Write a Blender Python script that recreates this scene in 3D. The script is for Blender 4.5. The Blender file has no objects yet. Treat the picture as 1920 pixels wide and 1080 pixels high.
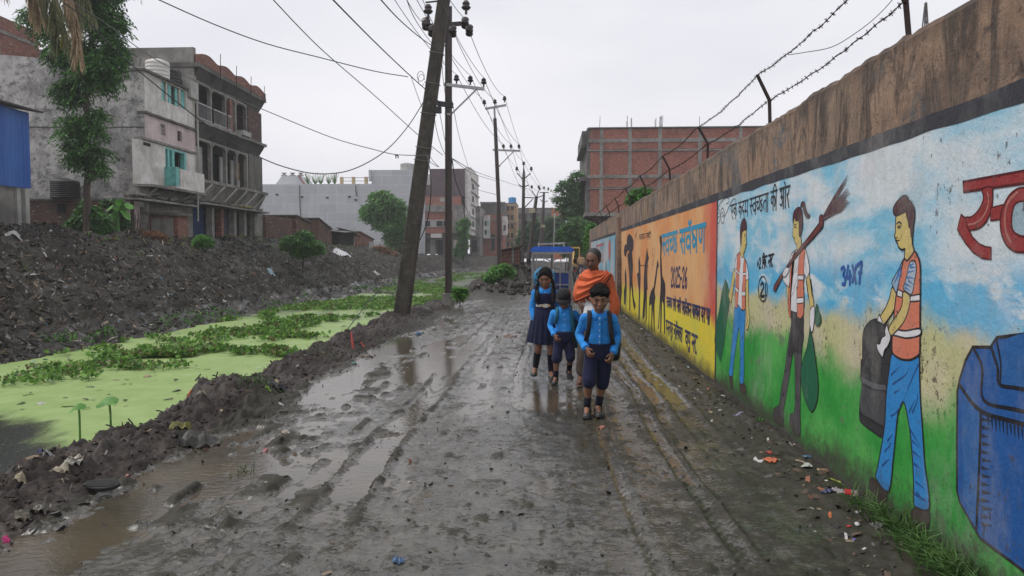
import bpy, bmesh, math, random
import numpy as np
from mathutils import Vector, Matrix, Euler
from mathutils import noise as mn

SC = bpy.context.scene
COL = SC.collection
rad = math.radians

# ------------------------------------------------------------------ camera
EYE = Vector((0.0, 0.0, 1.58))
FPX = 1333.0
cam_d = bpy.data.cameras.new('camera')
cam_d.sensor_width = 36.0
cam_d.lens = 36.0 * FPX / 1920.0
cam_d.clip_start = 0.05
cam_d.clip_end = 3000.0
cam = bpy.data.objects.new('camera', cam_d)
COL.objects.link(cam)
cam.location = EYE
cam.rotation_euler = Euler((rad(90 - 2.62), 0, rad(2.92)), 'XYZ')
SC.camera = cam

# ------------------------------------------------------------------ sky (overcast monsoon sky)
SUN_EL, SUN_AZ = rad(62), rad(-100)
world = bpy.data.worlds.new('World')
SC.world = world
world.use_nodes = True
wn = world.node_tree
wn.nodes.clear()
def wnode(t, **k):
    n = wn.nodes.new(t)
    for a, b in k.items():
        setattr(n, a, b)
    return n
wout = wnode('ShaderNodeOutputWorld')
wbg = wnode('ShaderNodeBackground')
wbg.inputs['Strength'].default_value = 0.1
sky = wnode('ShaderNodeTexSky', sky_type='NISHITA', sun_disc=False, sun_elevation=SUN_EL, sun_rotation=SUN_AZ)
sky.air_density = 1.5
sky.dust_density = 4.0
tc = wnode('ShaderNodeTexCoord')
mp = wnode('ShaderNodeMapping')
mp.inputs['Scale'].default_value = (1.0, 1.0, 3.2)
wn.links.new(tc.outputs['Generated'], mp.inputs['Vector'])
cl = wnode('ShaderNodeTexNoise')
cl.inputs['Scale'].default_value = 1.7
cl.inputs['Detail'].default_value = 4.0
cl.inputs['Roughness'].default_value = 0.45
wn.links.new(mp.outputs['Vector'], cl.inputs['Vector'])
cr = wnode('ShaderNodeValToRGB')
cr.color_ramp.elements[0].position = 0.3
cr.color_ramp.elements[0].color = (5.7, 5.8, 6.35, 1)
cr.color_ramp.elements[1].position = 0.72
cr.color_ramp.elements[1].color = (7.6, 7.5, 7.85, 1)
wn.links.new(cl.outputs['Fac'], cr.inputs['Fac'])
wmx = wnode('ShaderNodeMixRGB')
wmx.inputs['Fac'].default_value = 0.95
wn.links.new(sky.outputs['Color'], wmx.inputs['Color1'])
wn.links.new(cr.outputs['Color'], wmx.inputs['Color2'])
wn.links.new(wmx.outputs['Color'], wbg.inputs['Color'])
wn.links.new(wbg.outputs['Background'], wout.inputs['Surface'])

sun_d = bpy.data.lights.new('sun', 'SUN')
sun_d.energy = 1.5
sun_d.angle = rad(25)
sun_d.color = (1.0, 0.97, 0.93)
sun = bpy.data.objects.new('sun', sun_d)
COL.objects.link(sun)
sun.rotation_euler = Euler((rad(90) - SUN_EL, 0, rad(180) - SUN_AZ), 'XYZ')
sun.location = (0, 0, 60)

SC.view_settings.view_transform = 'Standard'
SC.view_settings.look = 'None'
SC.view_settings.exposure = 0.38
SC.view_settings.gamma = 1.0
SC.view_settings.use_curve_mapping = False
SC.render.engine = 'CYCLES'
SC.cycles.use_denoising = True
SC.cycles.max_bounces = 6
SC.cycles.diffuse_bounces = 3
SC.cycles.glossy_bounces = 3
SC.cycles.transparent_max_bounces = 6
SC.cycles.volume_bounces = 1

# ------------------------------------------------------------------ measuring on the photograph's sight lines
CM = cam.rotation_euler.to_matrix()
def ray(px, py):
    return CM @ Vector(((px - 960) / FPX, (540 - py) / FPX, -1.0))
def onX(px, py, X):
    d = ray(px, py); return EYE + d * (X / d.x)
def onY(px, py, Y):
    d = ray(px, py); return EYE + d * (Y / d.y)
def onZ(px, py, Z):
    d = ray(px, py); return EYE + d * ((Z - EYE.z) / d.z)

# ------------------------------------------------------------------ mesh helpers
class MB:
    """collects shapes that become ONE mesh object"""
    def __init__(s):
        s.v = []; s.f = []; s.m = []; s.k = 0
    def add(s, vs, fs, k=None):
        b = len(s.v)
        s.v.extend([tuple(p) for p in vs])
        kk = s.k if k is None else k
        for f in fs:
            s.f.append(tuple(b + i for i in f)); s.m.append(kk)
        return s
    def box(s, x0, x1, y0, y1, z0, z1, k=None):
        if x0 > x1: x0, x1 = x1, x0
        if y0 > y1: y0, y1 = y1, y0
        if z0 > z1: z0, z1 = z1, z0
        return s.add([(x0,y0,z0),(x1,y0,z0),(x1,y1,z0),(x0,y1,z0),(x0,y0,z1),(x1,y0,z1),(x1,y1,z1),(x0,y1,z1)],
              [(0,3,2,1),(4,5,6,7),(0,1,5,4),(1,2,6,5),(2,3,7,6),(3,0,4,7)], k)
    def cbox(s, c, size, rot=(0,0,0), k=None):
        M = Euler(rot).to_matrix(); c = Vector(c); hx, hy, hz = [q/2 for q in size]
        vs = [c + M @ Vector(p) for p in [(-hx,-hy,-hz),(hx,-hy,-hz),(hx,hy,-hz),(-hx,hy,-hz),(-hx,-hy,hz),(hx,-hy,hz),(hx,hy,hz),(-hx,hy,hz)]]
        return s.add(vs, [(0,3,2,1),(4,5,6,7),(0,1,5,4),(1,2,6,5),(2,3,7,6),(3,0,4,7)], k)
    def beam(s, a, b, w, h=None, k=None, up=(0,0,1)):
        a = Vector(a); b = Vector(b); h = w if h is None else h
        d = (b - a).normalized(); u = Vector(up)
        if abs(d.dot(u)) > 0.98: u = Vector((0,1,0))
        sx = d.cross(u).normalized(); uz = sx.cross(d).normalized()
        vs = []
        for p in (a, b):
            for i, j in ((-1,-1),(1,-1),(1,1),(-1,1)):
                vs.append(p + sx * (w/2*i) + uz * (h/2*j))
        return s.add(vs, [(0,1,2,3),(7,6,5,4),(0,4,5,1),(1,5,6,2),(2,6,7,3),(3,7,4,0)], k)
    def tube(s, pts, r, n=8, k=None, caps=True, asp=None):
        pts = [Vector(p) for p in pts]
        m = len(pts)
        rs = r if isinstance(r, (list, tuple)) else [r]*m
        vs = []; ref = None
        for i, p in enumerate(pts):
            d = (pts[min(i+1,m-1)] - pts[max(i-1,0)])
            d = d.normalized() if d.length > 1e-9 else Vector((0,0,1))
            if ref is None:
                ref = Vector((1,0,0)) if abs(d.x) < 0.9 else Vector((0,1,0))
            sx = (ref - d * ref.dot(d)).normalized(); sy = d.cross(sx); ref = sx
            rr = rs[i]
            ra, rb = (rr, rr) if not isinstance(rr, (tuple, list)) else rr
            for j in range(n):
                t = 2*math.pi*j/n
                vs.append(p + sx*(ra*math.cos(t)) + sy*(rb*math.sin(t)))
        fs = []
        for i in range(m-1):
            for j in range(n):
                a = i*n+j; b = i*n+(j+1)%n
                fs.append((a, b, b+n, a+n))
        if caps:
            fs.append(tuple(range(n-1,-1,-1))); fs.append(tuple((m-1)*n+j for j in range(n)))
        return s.add(vs, fs, k)
    def lathe(s, prof, c=(0,0,0), n=20, k=None, M=None):
        c = Vector(c); vs = []
        for r, z in prof:
            for j in range(n):
                t = 2*math.pi*j/n
                p = Vector((r*math.cos(t), r*math.sin(t), z))
                if M is not None: p = M @ p
                vs.append(c + p)
        m = len(prof); fs = []
        for i in range(m-1):
            for j in range(n):
                a = i*n+j; b = i*n+(j+1)%n
                fs.append((a,b,b+n,a+n))
        fs.append(tuple(range(n-1,-1,-1))); fs.append(tuple((m-1)*n+j for j in range(n)))
        return s.add(vs, fs, k)
    def ball(s, c, r, n=14, m=9, k=None, rot=None, fn=None):
        c = Vector(c); rx, ry, rz = r if isinstance(r, (tuple, list)) else (r, r, r)
        vs = []; Mx = Euler(rot).to_matrix() if rot else None
        for i in range(m+1):
            ph = math.pi*i/m
            for j in range(n):
                t = 2*math.pi*j/n
                p = Vector((rx*math.sin(ph)*math.cos(t), ry*math.sin(ph)*math.sin(t), rz*math.cos(ph)))
                if fn: p = fn(p)
                if Mx: p = Mx @ p
                vs.append(c + p)
        fs = []
        for i in range(m):
            for j in range(n):
                a = i*n+j; b = i*n+(j+1)%n
                if i == 0: fs.append((a, a+n, b+n))
                elif i == m-1: fs.append((a, a+n, b))
                else: fs.append((a, a+n, b+n, b))
        return s.add(vs, fs, k)
    def build(s, name, mats, parent=None, smooth=False, origin=None, weld=False):
        if origin is None:
            origin = parent['_o'] if parent is not None and '_o' in parent else (0.0,0.0,0.0)
        ox, oy, oz = origin
        me = bpy.data.meshes.new(name)
        me.from_pydata([(x-ox, y-oy, z-oz) for x, y, z in s.v], [], s.f)
        if not isinstance(mats, (list, tuple)): mats = [mats]
        for m_ in mats: me.materials.append(m_)
        if len(mats) > 1:
            me.polygons.foreach_set('material_index', s.m)
        if smooth: me.polygons.foreach_set('use_smooth', [True]*len(s.f))
        me.validate(); me.update()
        if weld:
            bm = bmesh.new(); bm.from_mesh(me)
            bmesh.ops.remove_doubles(bm, verts=bm.verts, dist=1e-5)
            bmesh.ops.recalc_face_normals(bm, faces=bm.faces)
            bm.to_mesh(me); bm.free()
        o = bpy.data.objects.new(name, me)
        COL.objects.link(o)
        o['_o'] = [float(ox), float(oy), float(oz)]
        if parent is not None:
            o.parent = parent
        else:
            o.location = (ox, oy, oz)
        return o

def tag(o, label=None, cat=None, group=None, kind=None):
    if label: o['label'] = label
    if cat: o['category'] = cat
    if group: o['group'] = group
    if kind: o['kind'] = kind
    return o
def thing(name, label, cat, loc=(0,0,0), group=None):
    o = bpy.data.objects.new(name, None)
    COL.objects.link(o)
    o.empty_display_size = 0.2
    o.location = loc
    o['_o'] = [float(q) for q in loc]
    return tag(o, label, cat, group)
def kids(o):
    return [c for c in bpy.data.objects if c.parent == o]
def copy_tree(o, parent=None, _map=None):
    if _map is None:
        _map = {}
        for c in bpy.data.objects:
            if c.parent: _map.setdefault(c.parent.name, []).append(c)
    c = o.copy(); COL.objects.link(c)
    if parent is not None: c.parent = parent
    for ch in _map.get(o.name, []): copy_tree(ch, c, _map)
    return c
def catmull(pts, n=6, closed=False):
    P = [Vector(p) for p in pts]; out = []
    m = len(P)
    if m < 3: return P
    rng = range(m) if closed else range(m-1)
    for i in rng:
        if closed:
            a, b, c, d = P[i-1], P[i], P[(i+1)%m], P[(i+2)%m]
        else:
            a, b, c, d = P[max(i-1,0)], P[i], P[i+1], P[min(i+2,m-1)]
        for j in range(n):
            t = j/n
            out.append(0.5*((2*b) + (c-a)*t + (2*a-5*b+4*c-d)*t*t + (3*b-a-3*c+d)*t*t*t))
    if not closed: out.append(P[-1])
    return out

# ------------------------------------------------------------------ numpy noise
def _h(ix, iy, seed):
    n = (ix.astype(np.int64)*374761393 + iy.astype(np.int64)*668265263 + seed*144665) & 0xffffffff
    n = ((n ^ (n >> 13)) * 1274126177) & 0xffffffff
    n = n ^ (n >> 16)
    return (n & 0xffff) / 65535.0
def vnoise(x, y, seed=0):
    x = np.asarray(x, float); y = np.asarray(y, float)
    ix = np.floor(x); iy = np.floor(y); fx = x-ix; fy = y-iy
    ux = fx*fx*fx*(fx*(fx*6-15)+10); uy = fy*fy*fy*(fy*(fy*6-15)+10)
    a = _h(ix,iy,seed); b = _h(ix+1,iy,seed); c = _h(ix,iy+1,seed); d = _h(ix+1,iy+1,seed)
    return (a*(1-ux)+b*ux)*(1-uy) + (c*(1-ux)+d*ux)*uy
def fbm(x, y, oct=4, seed=0, gain=0.5, ridged=False):
    s = 0; a = 1; t = 0
    for i in range(oct):
        v = vnoise(x*(2**i)+i*17.3, y*(2**i)-i*9.1, seed+i)
        if ridged: v = 1-abs(2*v-1)
        s = s + a*v; t += a; a *= gain
    return s/t
def sst(a, b, x):
    t = np.clip((x-a)/(b-a), 0, 1); return t*t*(3-2*t)

# ------------------------------------------------------------------ materials
class NT:
    def __init__(s, name):
        s.mat = bpy.data.materials.new(name); s.mat.use_nodes = True
        s.t = s.mat.node_tree
        s.b = s.t.nodes['Principled BSDF']
        s._c = {}
    def n(s, typ, **k):
        q = s.t.nodes.new(typ)
        for a, b in k.items(): setattr(q, a, b)
        return q
    def put(s, sock, v):
        if hasattr(v, 'is_output') or isinstance(v, bpy.types.NodeSocket): s.t.links.new(v, sock)
        elif isinstance(v, (tuple, list)):
            if len(v) == 3 and sock.type == 'RGBA': v = (*v, 1)
            sock.default_value = v
        else: sock.default_value = v
    def pos(s, scale=(1,1,1), obj=False, rot=(0,0,0)):
        key = (scale, obj, rot)
        if key in s._c: return s._c[key]
        if obj: src = s.n('ShaderNodeTexCoord').outputs['Object']
        else: src = s.n('ShaderNodeNewGeometry').outputs['Position']
        m = s.n('ShaderNodeMapping'); m.inputs['Scale'].default_value = scale; m.inputs['Rotation'].default_value = rot
        s.t.links.new(src, m.inputs['Vector'])
        s._c[key] = m.outputs['Vector']
        return m.outputs['Vector']
    def xyz(s, v=None):
        q = s.n('ShaderNodeSeparateXYZ'); s.t.links.new(v if v is not None else s.pos(), q.inputs[0]); return q.outputs
    def noise(s, scale, detail=4, rough=0.55, vec=None, dist=0.0):
        q = s.n('ShaderNodeTexNoise'); q.inputs['Scale'].default_value = scale; q.inputs['Detail'].default_value = detail
        q.inputs['Roughness'].default_value = rough; q.inputs['Distortion'].default_value = dist
        s.t.links.new(vec if vec is not None else s.pos(), q.inputs['Vector']); return q.outputs['Fac']
    def voro(s, scale, vec=None, feature='F1', out='Distance'):
        q = s.n('ShaderNodeTexVoronoi'); q.feature = feature; q.inputs['Scale'].default_value = scale
        s.t.links.new(vec if vec is not None else s.pos(), q.inputs['Vector']); return q.outputs[out]
    def ramp(s, fac, stops, interp='LINEAR'):
        q = s.n('ShaderNodeValToRGB'); e = q.color_ramp; e.interpolation = interp
        while len(e.elements) < len(stops): e.elements.new(0.5)
        for el, (p, c) in zip(e.elements, stops):
            el.position = p
            if not isinstance(c, (tuple, list)): c = (c, c, c)
            el.color = (*c, 1) if len(c) == 3 else c
        s.put(q.inputs['Fac'], fac); return q.outputs['Color']
    def mix(s, fac, a, b, mode='MIX'):
        q = s.n('ShaderNodeMixRGB', blend_type=mode)
        s.put(q.inputs['Fac'], fac); s.put(q.inputs['Color1'], a); s.put(q.inputs['Color2'], b); return q.outputs['Color']
    def math(s, op, a, b=0.0, c=None, clamp=False):
        q = s.n('ShaderNodeMath', operation=op, use_clamp=clamp)
        s.put(q.inputs[0], a); s.put(q.inputs[1], b)
        if c is not None: s.put(q.inputs[2], c)
        return q.outputs[0]
    def rng(s, v, a, b, c=0.0, d=1.0, smooth=True):
        q = s.n('ShaderNodeMapRange'); q.interpolation_type = 'SMOOTHSTEP' if smooth else 'LINEAR'
        s.put(q.inputs['Value'], v); q.inputs['From Min'].default_value = a; q.inputs['From Max'].default_value = b
        q.inputs['To Min'].default_value = c; q.inputs['To Max'].default_value = d; return q.outputs['Result']
    def bump(s, h, strength=0.4, dist=0.02):
        q = s.n('ShaderNodeBump'); q.inputs['Strength'].default_value = strength; q.inputs['Distance'].default_value = dist
        s.put(q.inputs['Height'], h); s.t.links.new(q.outputs['Normal'], s.b.inputs['Normal'])
    def fin(s, col=None, rough=None, metal=None, spec=None):
        if col is not None: s.put(s.b.inputs['Base Color'], col)
        if rough is not None: s.put(s.b.inputs['Roughness'], rough)
        if metal is not None: s.put(s.b.inputs['Metallic'], metal)
        if spec is not None: s.put(s.b.inputs['Specular IOR Level'], spec)
        return s.mat

def simple(name, col, rough=0.7, var=0.25, scale=6.0, metal=0.0, bump=0.0, bscale=None, obj=False, detail=5, stretch=(1,1,1), spec=None):
    t = NT(name)
    v = t.pos(stretch, obj)
    f = t.noise(scale, detail, 0.6, v)
    dk = tuple(c*(1-var) for c in col); lt = tuple(min(1, c*(1+var)) for c in col)
    c = t.ramp(f, [(0.3, dk), (0.7, lt)])
    r = t.rng(t.noise(scale*2.3, 3, 0.6, v), 0.3, 0.7, max(0.02, rough-0.1), min(1, rough+0.1))
    if bump:
        t.bump(t.noise(bscale or scale*4, 4, 0.6, v), 1.0, bump)
    return t.fin(c, r, metal, spec)

def plaster(name, base, dark, streak=0.5, scale=1.0, rough=0.85, extra=None, bump=0.01):
    """weathered plaster: blotches, rain streaks, patches"""
    t = NT(name)
    p = t.pos()
    big = t.noise(0.55*scale, 5, 0.62, p)
    med = t.noise(2.6*scale, 6, 0.7, p)
    st = t.noise(1.0, 5, 0.65, t.pos((3.5*scale, 3.5*scale, 0.35*scale)))
    c = t.mix(t.rng(med, 0.38, 0.68), base, tuple((a+b)/2 for a, b in zip(base, dark)))
    c = t.mix(t.rng(big, 0.42, 0.66, 0, 0.85), c, dark)
    c = t.mix(t.rng(st, 0.5, 0.75, 0, streak), c, tuple(q*0.6 for q in dark))
    if extra:
        c = t.mix(t.rng(t.noise(1.1*scale, 4, 0.6, t.pos((1,1,1), rot=(0.4,0.3,0.9))), 0.6, 0.68, 0, 0.7), c, extra)
    t.bump(t.noise(14*scale, 6, 0.7, p), 1.0, bump)
    return t.fin(c, t.rng(med, 0.3, 0.7, rough-0.12, rough+0.08))

def brickmat(name, c1, c2, mortar, axis='x', bw=0.24, bh=0.085, bump=0.012, stain=0.5, flecks=True):
    """brick courses on a wall whose horizontal direction is x or y"""
    t = NT(name)
    o = t.xyz()
    cb = t.n('ShaderNodeCombineXYZ')
    if axis == 'xy':
        t.put(cb.inputs[0], t.math('ADD', o[0], o[1]))
    else:
        t.put(cb.inputs[0], o[0] if axis == 'x' else o[1])
    t.put(cb.inputs[1], o[2])
    br = t.n('ShaderNodeTexBrick')
    t.put(br.inputs['Vector'], cb.outputs[0])
    br.inputs['Scale'].default_value = 1.0
    br.inputs['Brick Width'].default_value = bw
    br.inputs['Row Height'].default_value = bh
    br.inputs['Mortar Size'].default_value = 0.010
    br.inputs['Mortar Smooth'].default_value = 0.4
    br.inputs['Bias'].default_value = -0.1
    br.inputs['Color1'].default_value = (*c1, 1); br.inputs['Color2'].default_value = (*c2, 1)
    br.inputs['Mortar'].default_value = (*mortar, 1)
    c = br.outputs['Color']
    c = t.mix(t.rng(t.noise(9, 4, 0.7), 0.4, 0.7, 0, 0.5), c, tuple(q*0.55 for q in c1))
    c = t.mix(t.rng(t.noise(0.8, 5, 0.65), 0.45, 0.72, 0, stain), c, (0.05, 0.045, 0.04))
    if flecks:
        fl = t.noise(3.0, 3, 0.6, t.pos((1.3, 1.3, 4)))
        c = t.mix(t.rng(fl, 0.62, 0.68, 0, 0.8), c, (0.55, 0.45, 0.36))
        c = t.mix(t.rng(t.noise(2.2, 4, 0.75, t.pos((1, 1, 3.5), rot=(.1,.2,.3))), 0.5, 0.66, 0, 0.55), c, tuple(q*0.5 for q in c1))
    t.bump(t.math('SUBTRACT', t.noise(30, 4, 0.7), t.math('MULTIPLY', br.outputs['Fac'], 1.4)), 1.0, bump)
    return t.fin(c, 0.9)

M = {}
M['concrete'] = plaster('grey_concrete', (0.29,0.275,0.25), (0.11,0.103,0.095), 0.5)
M['concrete_light'] = plaster('pale_concrete', (0.44,0.43,0.41), (0.25,0.24,0.22), 0.4)
M['concrete_dark'] = plaster('dark_stained_concrete', (0.15,0.14,0.125), (0.045,0.042,0.038), 0.6)
M['soot'] = plaster('sooty_inner_wall', (0.09,0.085,0.08), (0.03,0.03,0.03), 0.4)  # much darker grey plaster for inner walls, soffits and bay panels
M['white_plaster'] = plaster('dirty_white_plaster', (0.74,0.71,0.68), (0.40,0.37,0.33), 0.45, 1.2)
M['pink_plaster'] = plaster('pale_pink_plaster', (0.68,0.56,0.56), (0.46,0.37,0.36), 0.35, 1.2)
M['teal'] = simple('teal_paint', (0.14,0.45,0.42), 0.55, 0.3, 5)
M['brick'] = brickmat('red_brick_facing_road', (0.42,0.13,0.085), (0.31,0.10,0.07), (0.38,0.28,0.23), 'x')
M['brick_y'] = brickmat('red_brick_facing_canal', (0.30,0.115,0.08), (0.20,0.08,0.06), (0.26,0.22,0.19), 'y')
M['brick_old'] = brickmat('old_sooty_brick', (0.17,0.085,0.06), (0.11,0.06,0.045), (0.07,0.06,0.05), 'xy', stain=0.8)
M['dark'] = simple('dark_interior', (0.015,0.015,0.016), 0.9, 0.3, 2)
M['black_rubber'] = simple('black_rubber', (0.018,0.018,0.019), 0.55, 0.3, 12, bump=0.002)
M['steel_dark'] = simple('dark_rusty_steel', (0.045,0.032,0.03), 0.6, 0.4, 9, bump=0.003)
M['rust'] = simple('rusted_iron', (0.040,0.020,0.018), 0.75, 0.45, 20, bump=0.002)
M['steel'] = simple('dull_steel', (0.30,0.30,0.30), 0.35, 0.2, 10, metal=0.7)
M['wire'] = simple('dark_cable', (0.03,0.03,0.032), 0.6, 0.2, 5)
M['wire_grey'] = simple('grey_cable', (0.13,0.13,0.13), 0.6, 0.2, 5)
M['porcelain'] = simple('brown_porcelain', (0.03,0.02,0.02), 0.25, 0.2, 5)
M['leaf_dark'] = None
def leafmat(name, a, b, rough=0.5):
    t = NT(name)
    f = t.noise(1.7, 3, 0.6)
    g = t.noise(14, 2, 0.5)
    c = t.mix(t.rng(f, 0.35, 0.65), a, b)
    c = t.mix(t.rng(g, 0.45, 0.7, 0, 0.6), c, tuple(min(1, q*1.5) for q in b))
    t.fin(c, rough, 0.0, 0.35)
    tr = t.n('ShaderNodeBsdfTranslucent'); t.put(tr.inputs['Color'], c)
    mx = t.n('ShaderNodeMixShader'); mx.inputs[0].default_value = 0.25
    t.t.links.new(t.b.outputs[0], mx.inputs[1]); t.t.links.new(tr.outputs[0], mx.inputs[2])
    t.t.links.new(mx.outputs[0], t.t.nodes['Material Output'].inputs['Surface'])
    return t.mat
M['leaf_dark'] = leafmat('dark_green_leaves', (0.032,0.079,0.028), (0.070,0.149,0.049))
M['leaf_mid'] = leafmat('mid_green_leaves', (0.049,0.131,0.035), (0.105,0.263,0.052))
M['leaf_bright'] = leafmat('bright_green_leaves', (0.068,0.176,0.034), (0.135,0.324,0.068))
M['leaf_far'] = leafmat('far_tree_leaves', (0.061,0.114,0.061), (0.114,0.201,0.096))
M['leaf_dry'] = leafmat('dry_brown_leaves', (0.13,0.07,0.04), (0.26,0.14,0.08), 0.8)
M['palm_dry'] = leafmat('dry_palm_leaflets', (0.26,0.19,0.12), (0.45,0.33,0.21), 0.7)
M['palm_green'] = leafmat('palm_leaflets', (0.11,0.12,0.06), (0.22,0.22,0.11), 0.6)
M['palm_yellow'] = leafmat('yellowing_palm_leaflets', (0.22,0.18,0.02), (0.36,0.29,0.04), 0.6)
M['bark'] = simple('grey_brown_bark', (0.085,0.065,0.055), 0.9, 0.4, 12, bump=0.02, stretch=(1,1,0.25))
# ================================================================== TERRAIN
WALLX = 1.97
def gauss(x, y, cx, cy, sx, sy):
    return np.exp(-((x-cx)/sx)**2 - ((y-cy)/sy)**2)

def H_road(x, y):
    """height of the mud surface east of the canal"""
    h = 0.016*(fbm(x*0.9, y*0.5, 3, 11)-0.5)
    det = 1 - sst(14, 30, y)*0.6
    # churned mud: lumps stretched along the road, fine ridges across it
    rough = 0.35 + 0.65*sst(0.42, 0.62, fbm(x*0.8, y*0.35, 3, 61))
    edge = sst(-1.0, -2.6, x)
    wl_ = sst(1.0, 1.7, x)
    h = h + (0.030+0.040*edge+0.01*wl_)*rough*(fbm(x*9+0.6*y, y*5, 4, 21)-0.5)*det
    h = h + 0.017*rough*(fbm(x*22, y*13, 3, 23, ridged=True)-0.6)*det
    h = h + 0.018*(fbm(x*17+y*4, y*36, 3, 25)-0.5)*det*(0.4+0.8*rough)
    h = h + 0.012*(fbm(x*2.2, y*1.2, 2, 27)-0.5)
    # clods
    cl = vnoise(x*7.5, y*4.5, 31); h = h + np.where(cl > 0.80, (cl-0.80)*0.22, 0)*(0.5+edge)*det
    cl = vnoise(x*24, y*19, 35)*sst(.45,.6,fbm(x*1.6,y*.9,2,36)); h = h + np.where(cl > 0.70, (cl-0.70)*0.05, 0)*det
    cl = vnoise(x*3.1, y*1.7, 33); h = h + sst(0.78, 0.93, cl)*0.035*edge
    # wheel ruts with tread marks
    wob = 0.16*(vnoise(y*0.35, y*0+3.3, 41)-0.5) + 0.05*(vnoise(y*1.3, y*0+3.3, 42)-0.5)
    def rut(cx, w, d, on, lip=0.6, tread=0.006):
        u = (x-cx-wob)/w
        g = np.exp(-u**4)
        l = np.exp(-((np.abs(u)-1.25)/0.28)**2)
        r = -d*g + d*lip*l*(0.5+vnoise(x*14, y*7, 43))
        r = r + tread*g*np.sin(y*2*math.pi/0.085 + 2.2*np.abs(u)*3)
        return r*on
    on1 = sst(3.6, 4.6, y)*(1-sst(8.5, 10.5, y)*0.6)
    h = h + rut(-1.32, 0.13, 0.014, on1, 1.6, 0.012) 
    h = h + rut(-0.95, 0.05, 0.010, sst(9, 11, y))
    h = h + rut(0.78, 0.09, 0.010, sst(4.6, 6, y), tread=0.004)
    h = h + rut(1.02, 0.06, 0.010, sst(3.3, 4.0, y)*(1-sst(9, 11, y)), 1.3, tread=0.008)
    h = h + rut(1.18, 0.07, 0.012, sst(6, 8, y))
    h = h + rut(1.42, 0.10, 0.014, sst(5.0, 8, y), 1.2)
    h = h + rut(0.55, 0.05, 0.010, 1-sst(6.5, 8.5, y))
    h = h + rut(-0.35, 0.05, 0.008, sst(7, 9, y))
    slick = sst(0.40, 0.62, fbm(x*0.75+5, y*0.22, 3, 65))*(0.35+0.65*sst(5.5, 8, y))*sst(1.5, 0.4, x)
    slick = np.maximum(slick, gauss(x, y, -1.7, 11, 1.0, 4.5)*0.9)
    h = h - 0.015*slick
    # a shallow trough holding water along the foot of the mud berm
    tr = np.exp(-((x+2.72+0.25*(vnoise(y*0.5, y*0+7, 51)-0.5))/0.34)**2)
    h = h - 0.060*tr*(0.35+0.9*vnoise(y*0.55+3.1, y*0+1.5, 52))*(1-sst(16, 20, y))
    h = h - 0.022*gauss(x, y, -1.9, 5.0, 0.9, 0.5) - 0.02*gauss(x, y, -1.75, 10.5, 0.45, 2.4)
    h = h + 0.010*sst(0.4,1.0,x) + 0.02*sst(.7,1.1,x)*(fbm(x*5,y*3.2,3,66)-.5) - 0.032*gauss(x, y, 1.30, 8.6, 0.22, 1.3) - 0.014*gauss(x, y, -0.05, 7.8, 0.22, 0.4) - 0.014*gauss(x, y, -0.05, 4.9, 0.07, 0.4)
    h = h - 0.012*gauss(x, y, 0.95, 5.4, 0.3, 0.5)
    # dirt drifted against the wall foot
    h = h + 0.055*sst(1.45, 1.95, x)*(0.6+0.8*vnoise(x*4, y*1.3, 55)) + 0.02*sst(1.5, 1.8, x)*(fbm(x*16, y*12, 3, 56)-0.5)
    return h

def H_east(x, y):
    h = H_road(x, y)
    wv = 0.22*(vnoise(y*0.45, y*0+9.0, 71)-0.5)
    cx = -3.46 + wv - 0.03*np.clip(y-8, 0, 5)
    hb = 0.015 + 0.10*vnoise(y*0.75+1.3, y*0, 72)
    hb = hb + 0.17*np.exp(-((y-7.1)/0.65)**2) + 0.16*np.exp(-((y-16.0)/2.2)**2) + 0.05*sst(8,10,y)
    hb = hb*(1-0.25*sst(18, 24, y))
    w = 0.46 + 0.25*np.exp(-((y-16)/3)**2)+0.18*np.exp(-((y-7.0)/0.8)**2)
    body = np.exp(-(np.abs(x-cx)/w)**2.2)
    lump = fbm(x*4.2, y*3.4, 4, 73)-0.45
    fine = fbm(x*13, y*12, 4, 74, 0.6, ridged=True)-0.55 + 0.5*(fbm(x*31, y*28, 2, 75)-.5)
    far = 1 - sst(12, 26, y)*0.5
    h = h + hb*body + body*(0.20*lump + 0.12*fine)*far
    # ground falling to the water on the canal side
    dr = sst(cx-0.12, cx-0.62, x)
    h = h - dr*(0.95 + 0.1*lump) + (1-dr)*0
    # low shoulder beyond the puddle, ragged
    h = h + 0.05*np.exp(-((x+3.0)/0.25)**2)*fine
    # spoil heap narrowing the road further on
    hp = gauss(x, y, -2.0, 40.0, 1.5, 6.5)*1.25 + gauss(x, y, -1.2, 34.5, 0.8, 2.2)*0.55 + gauss(x, y, -2.6, 30.5, 0.6, 3)*0.35
    h = h + hp*(0.75+0.7*lump) + hp*0.35*fine
    h = h + sst(44, 60, y)*(0.25)*sst(-0.3, -1.2, x)
    return h

def crest_x(y):
    return -16.0 + 3.6*sst(60, 105, y)
def H_west(x, y):
    foot = -10.25 + 0.5*(vnoise(y*0.16, y*0, 81)-0.5)
    cxx = crest_x(y)
    t = (foot-x)/(foot-cxx)
    top = 2.28 - 0.75*sst(45, 85, y)
    h = -0.72 + (top+0.72)*sst(-0.12, 1.02, t)**0.85
    on = sst(-0.1, 0.12, t)*(1-0.82*sst(1.15, 1.6, t))
    h = h + on*(0.6*(fbm(x*0.55, y*0.45, 3, 82)-0.5) + 0.34*(fbm(x*1.8, y*1.6, 4, 83, ridged=True)-0.6) + 0.24*(fbm(x*6, y*5.5, 3, 84, 0.65)-0.5))
    h = h + 0.25*np.exp(-((t-0.98)/0.12)**2)*(vnoise(y*0.5, y*0+2, 85))
    return h

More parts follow.
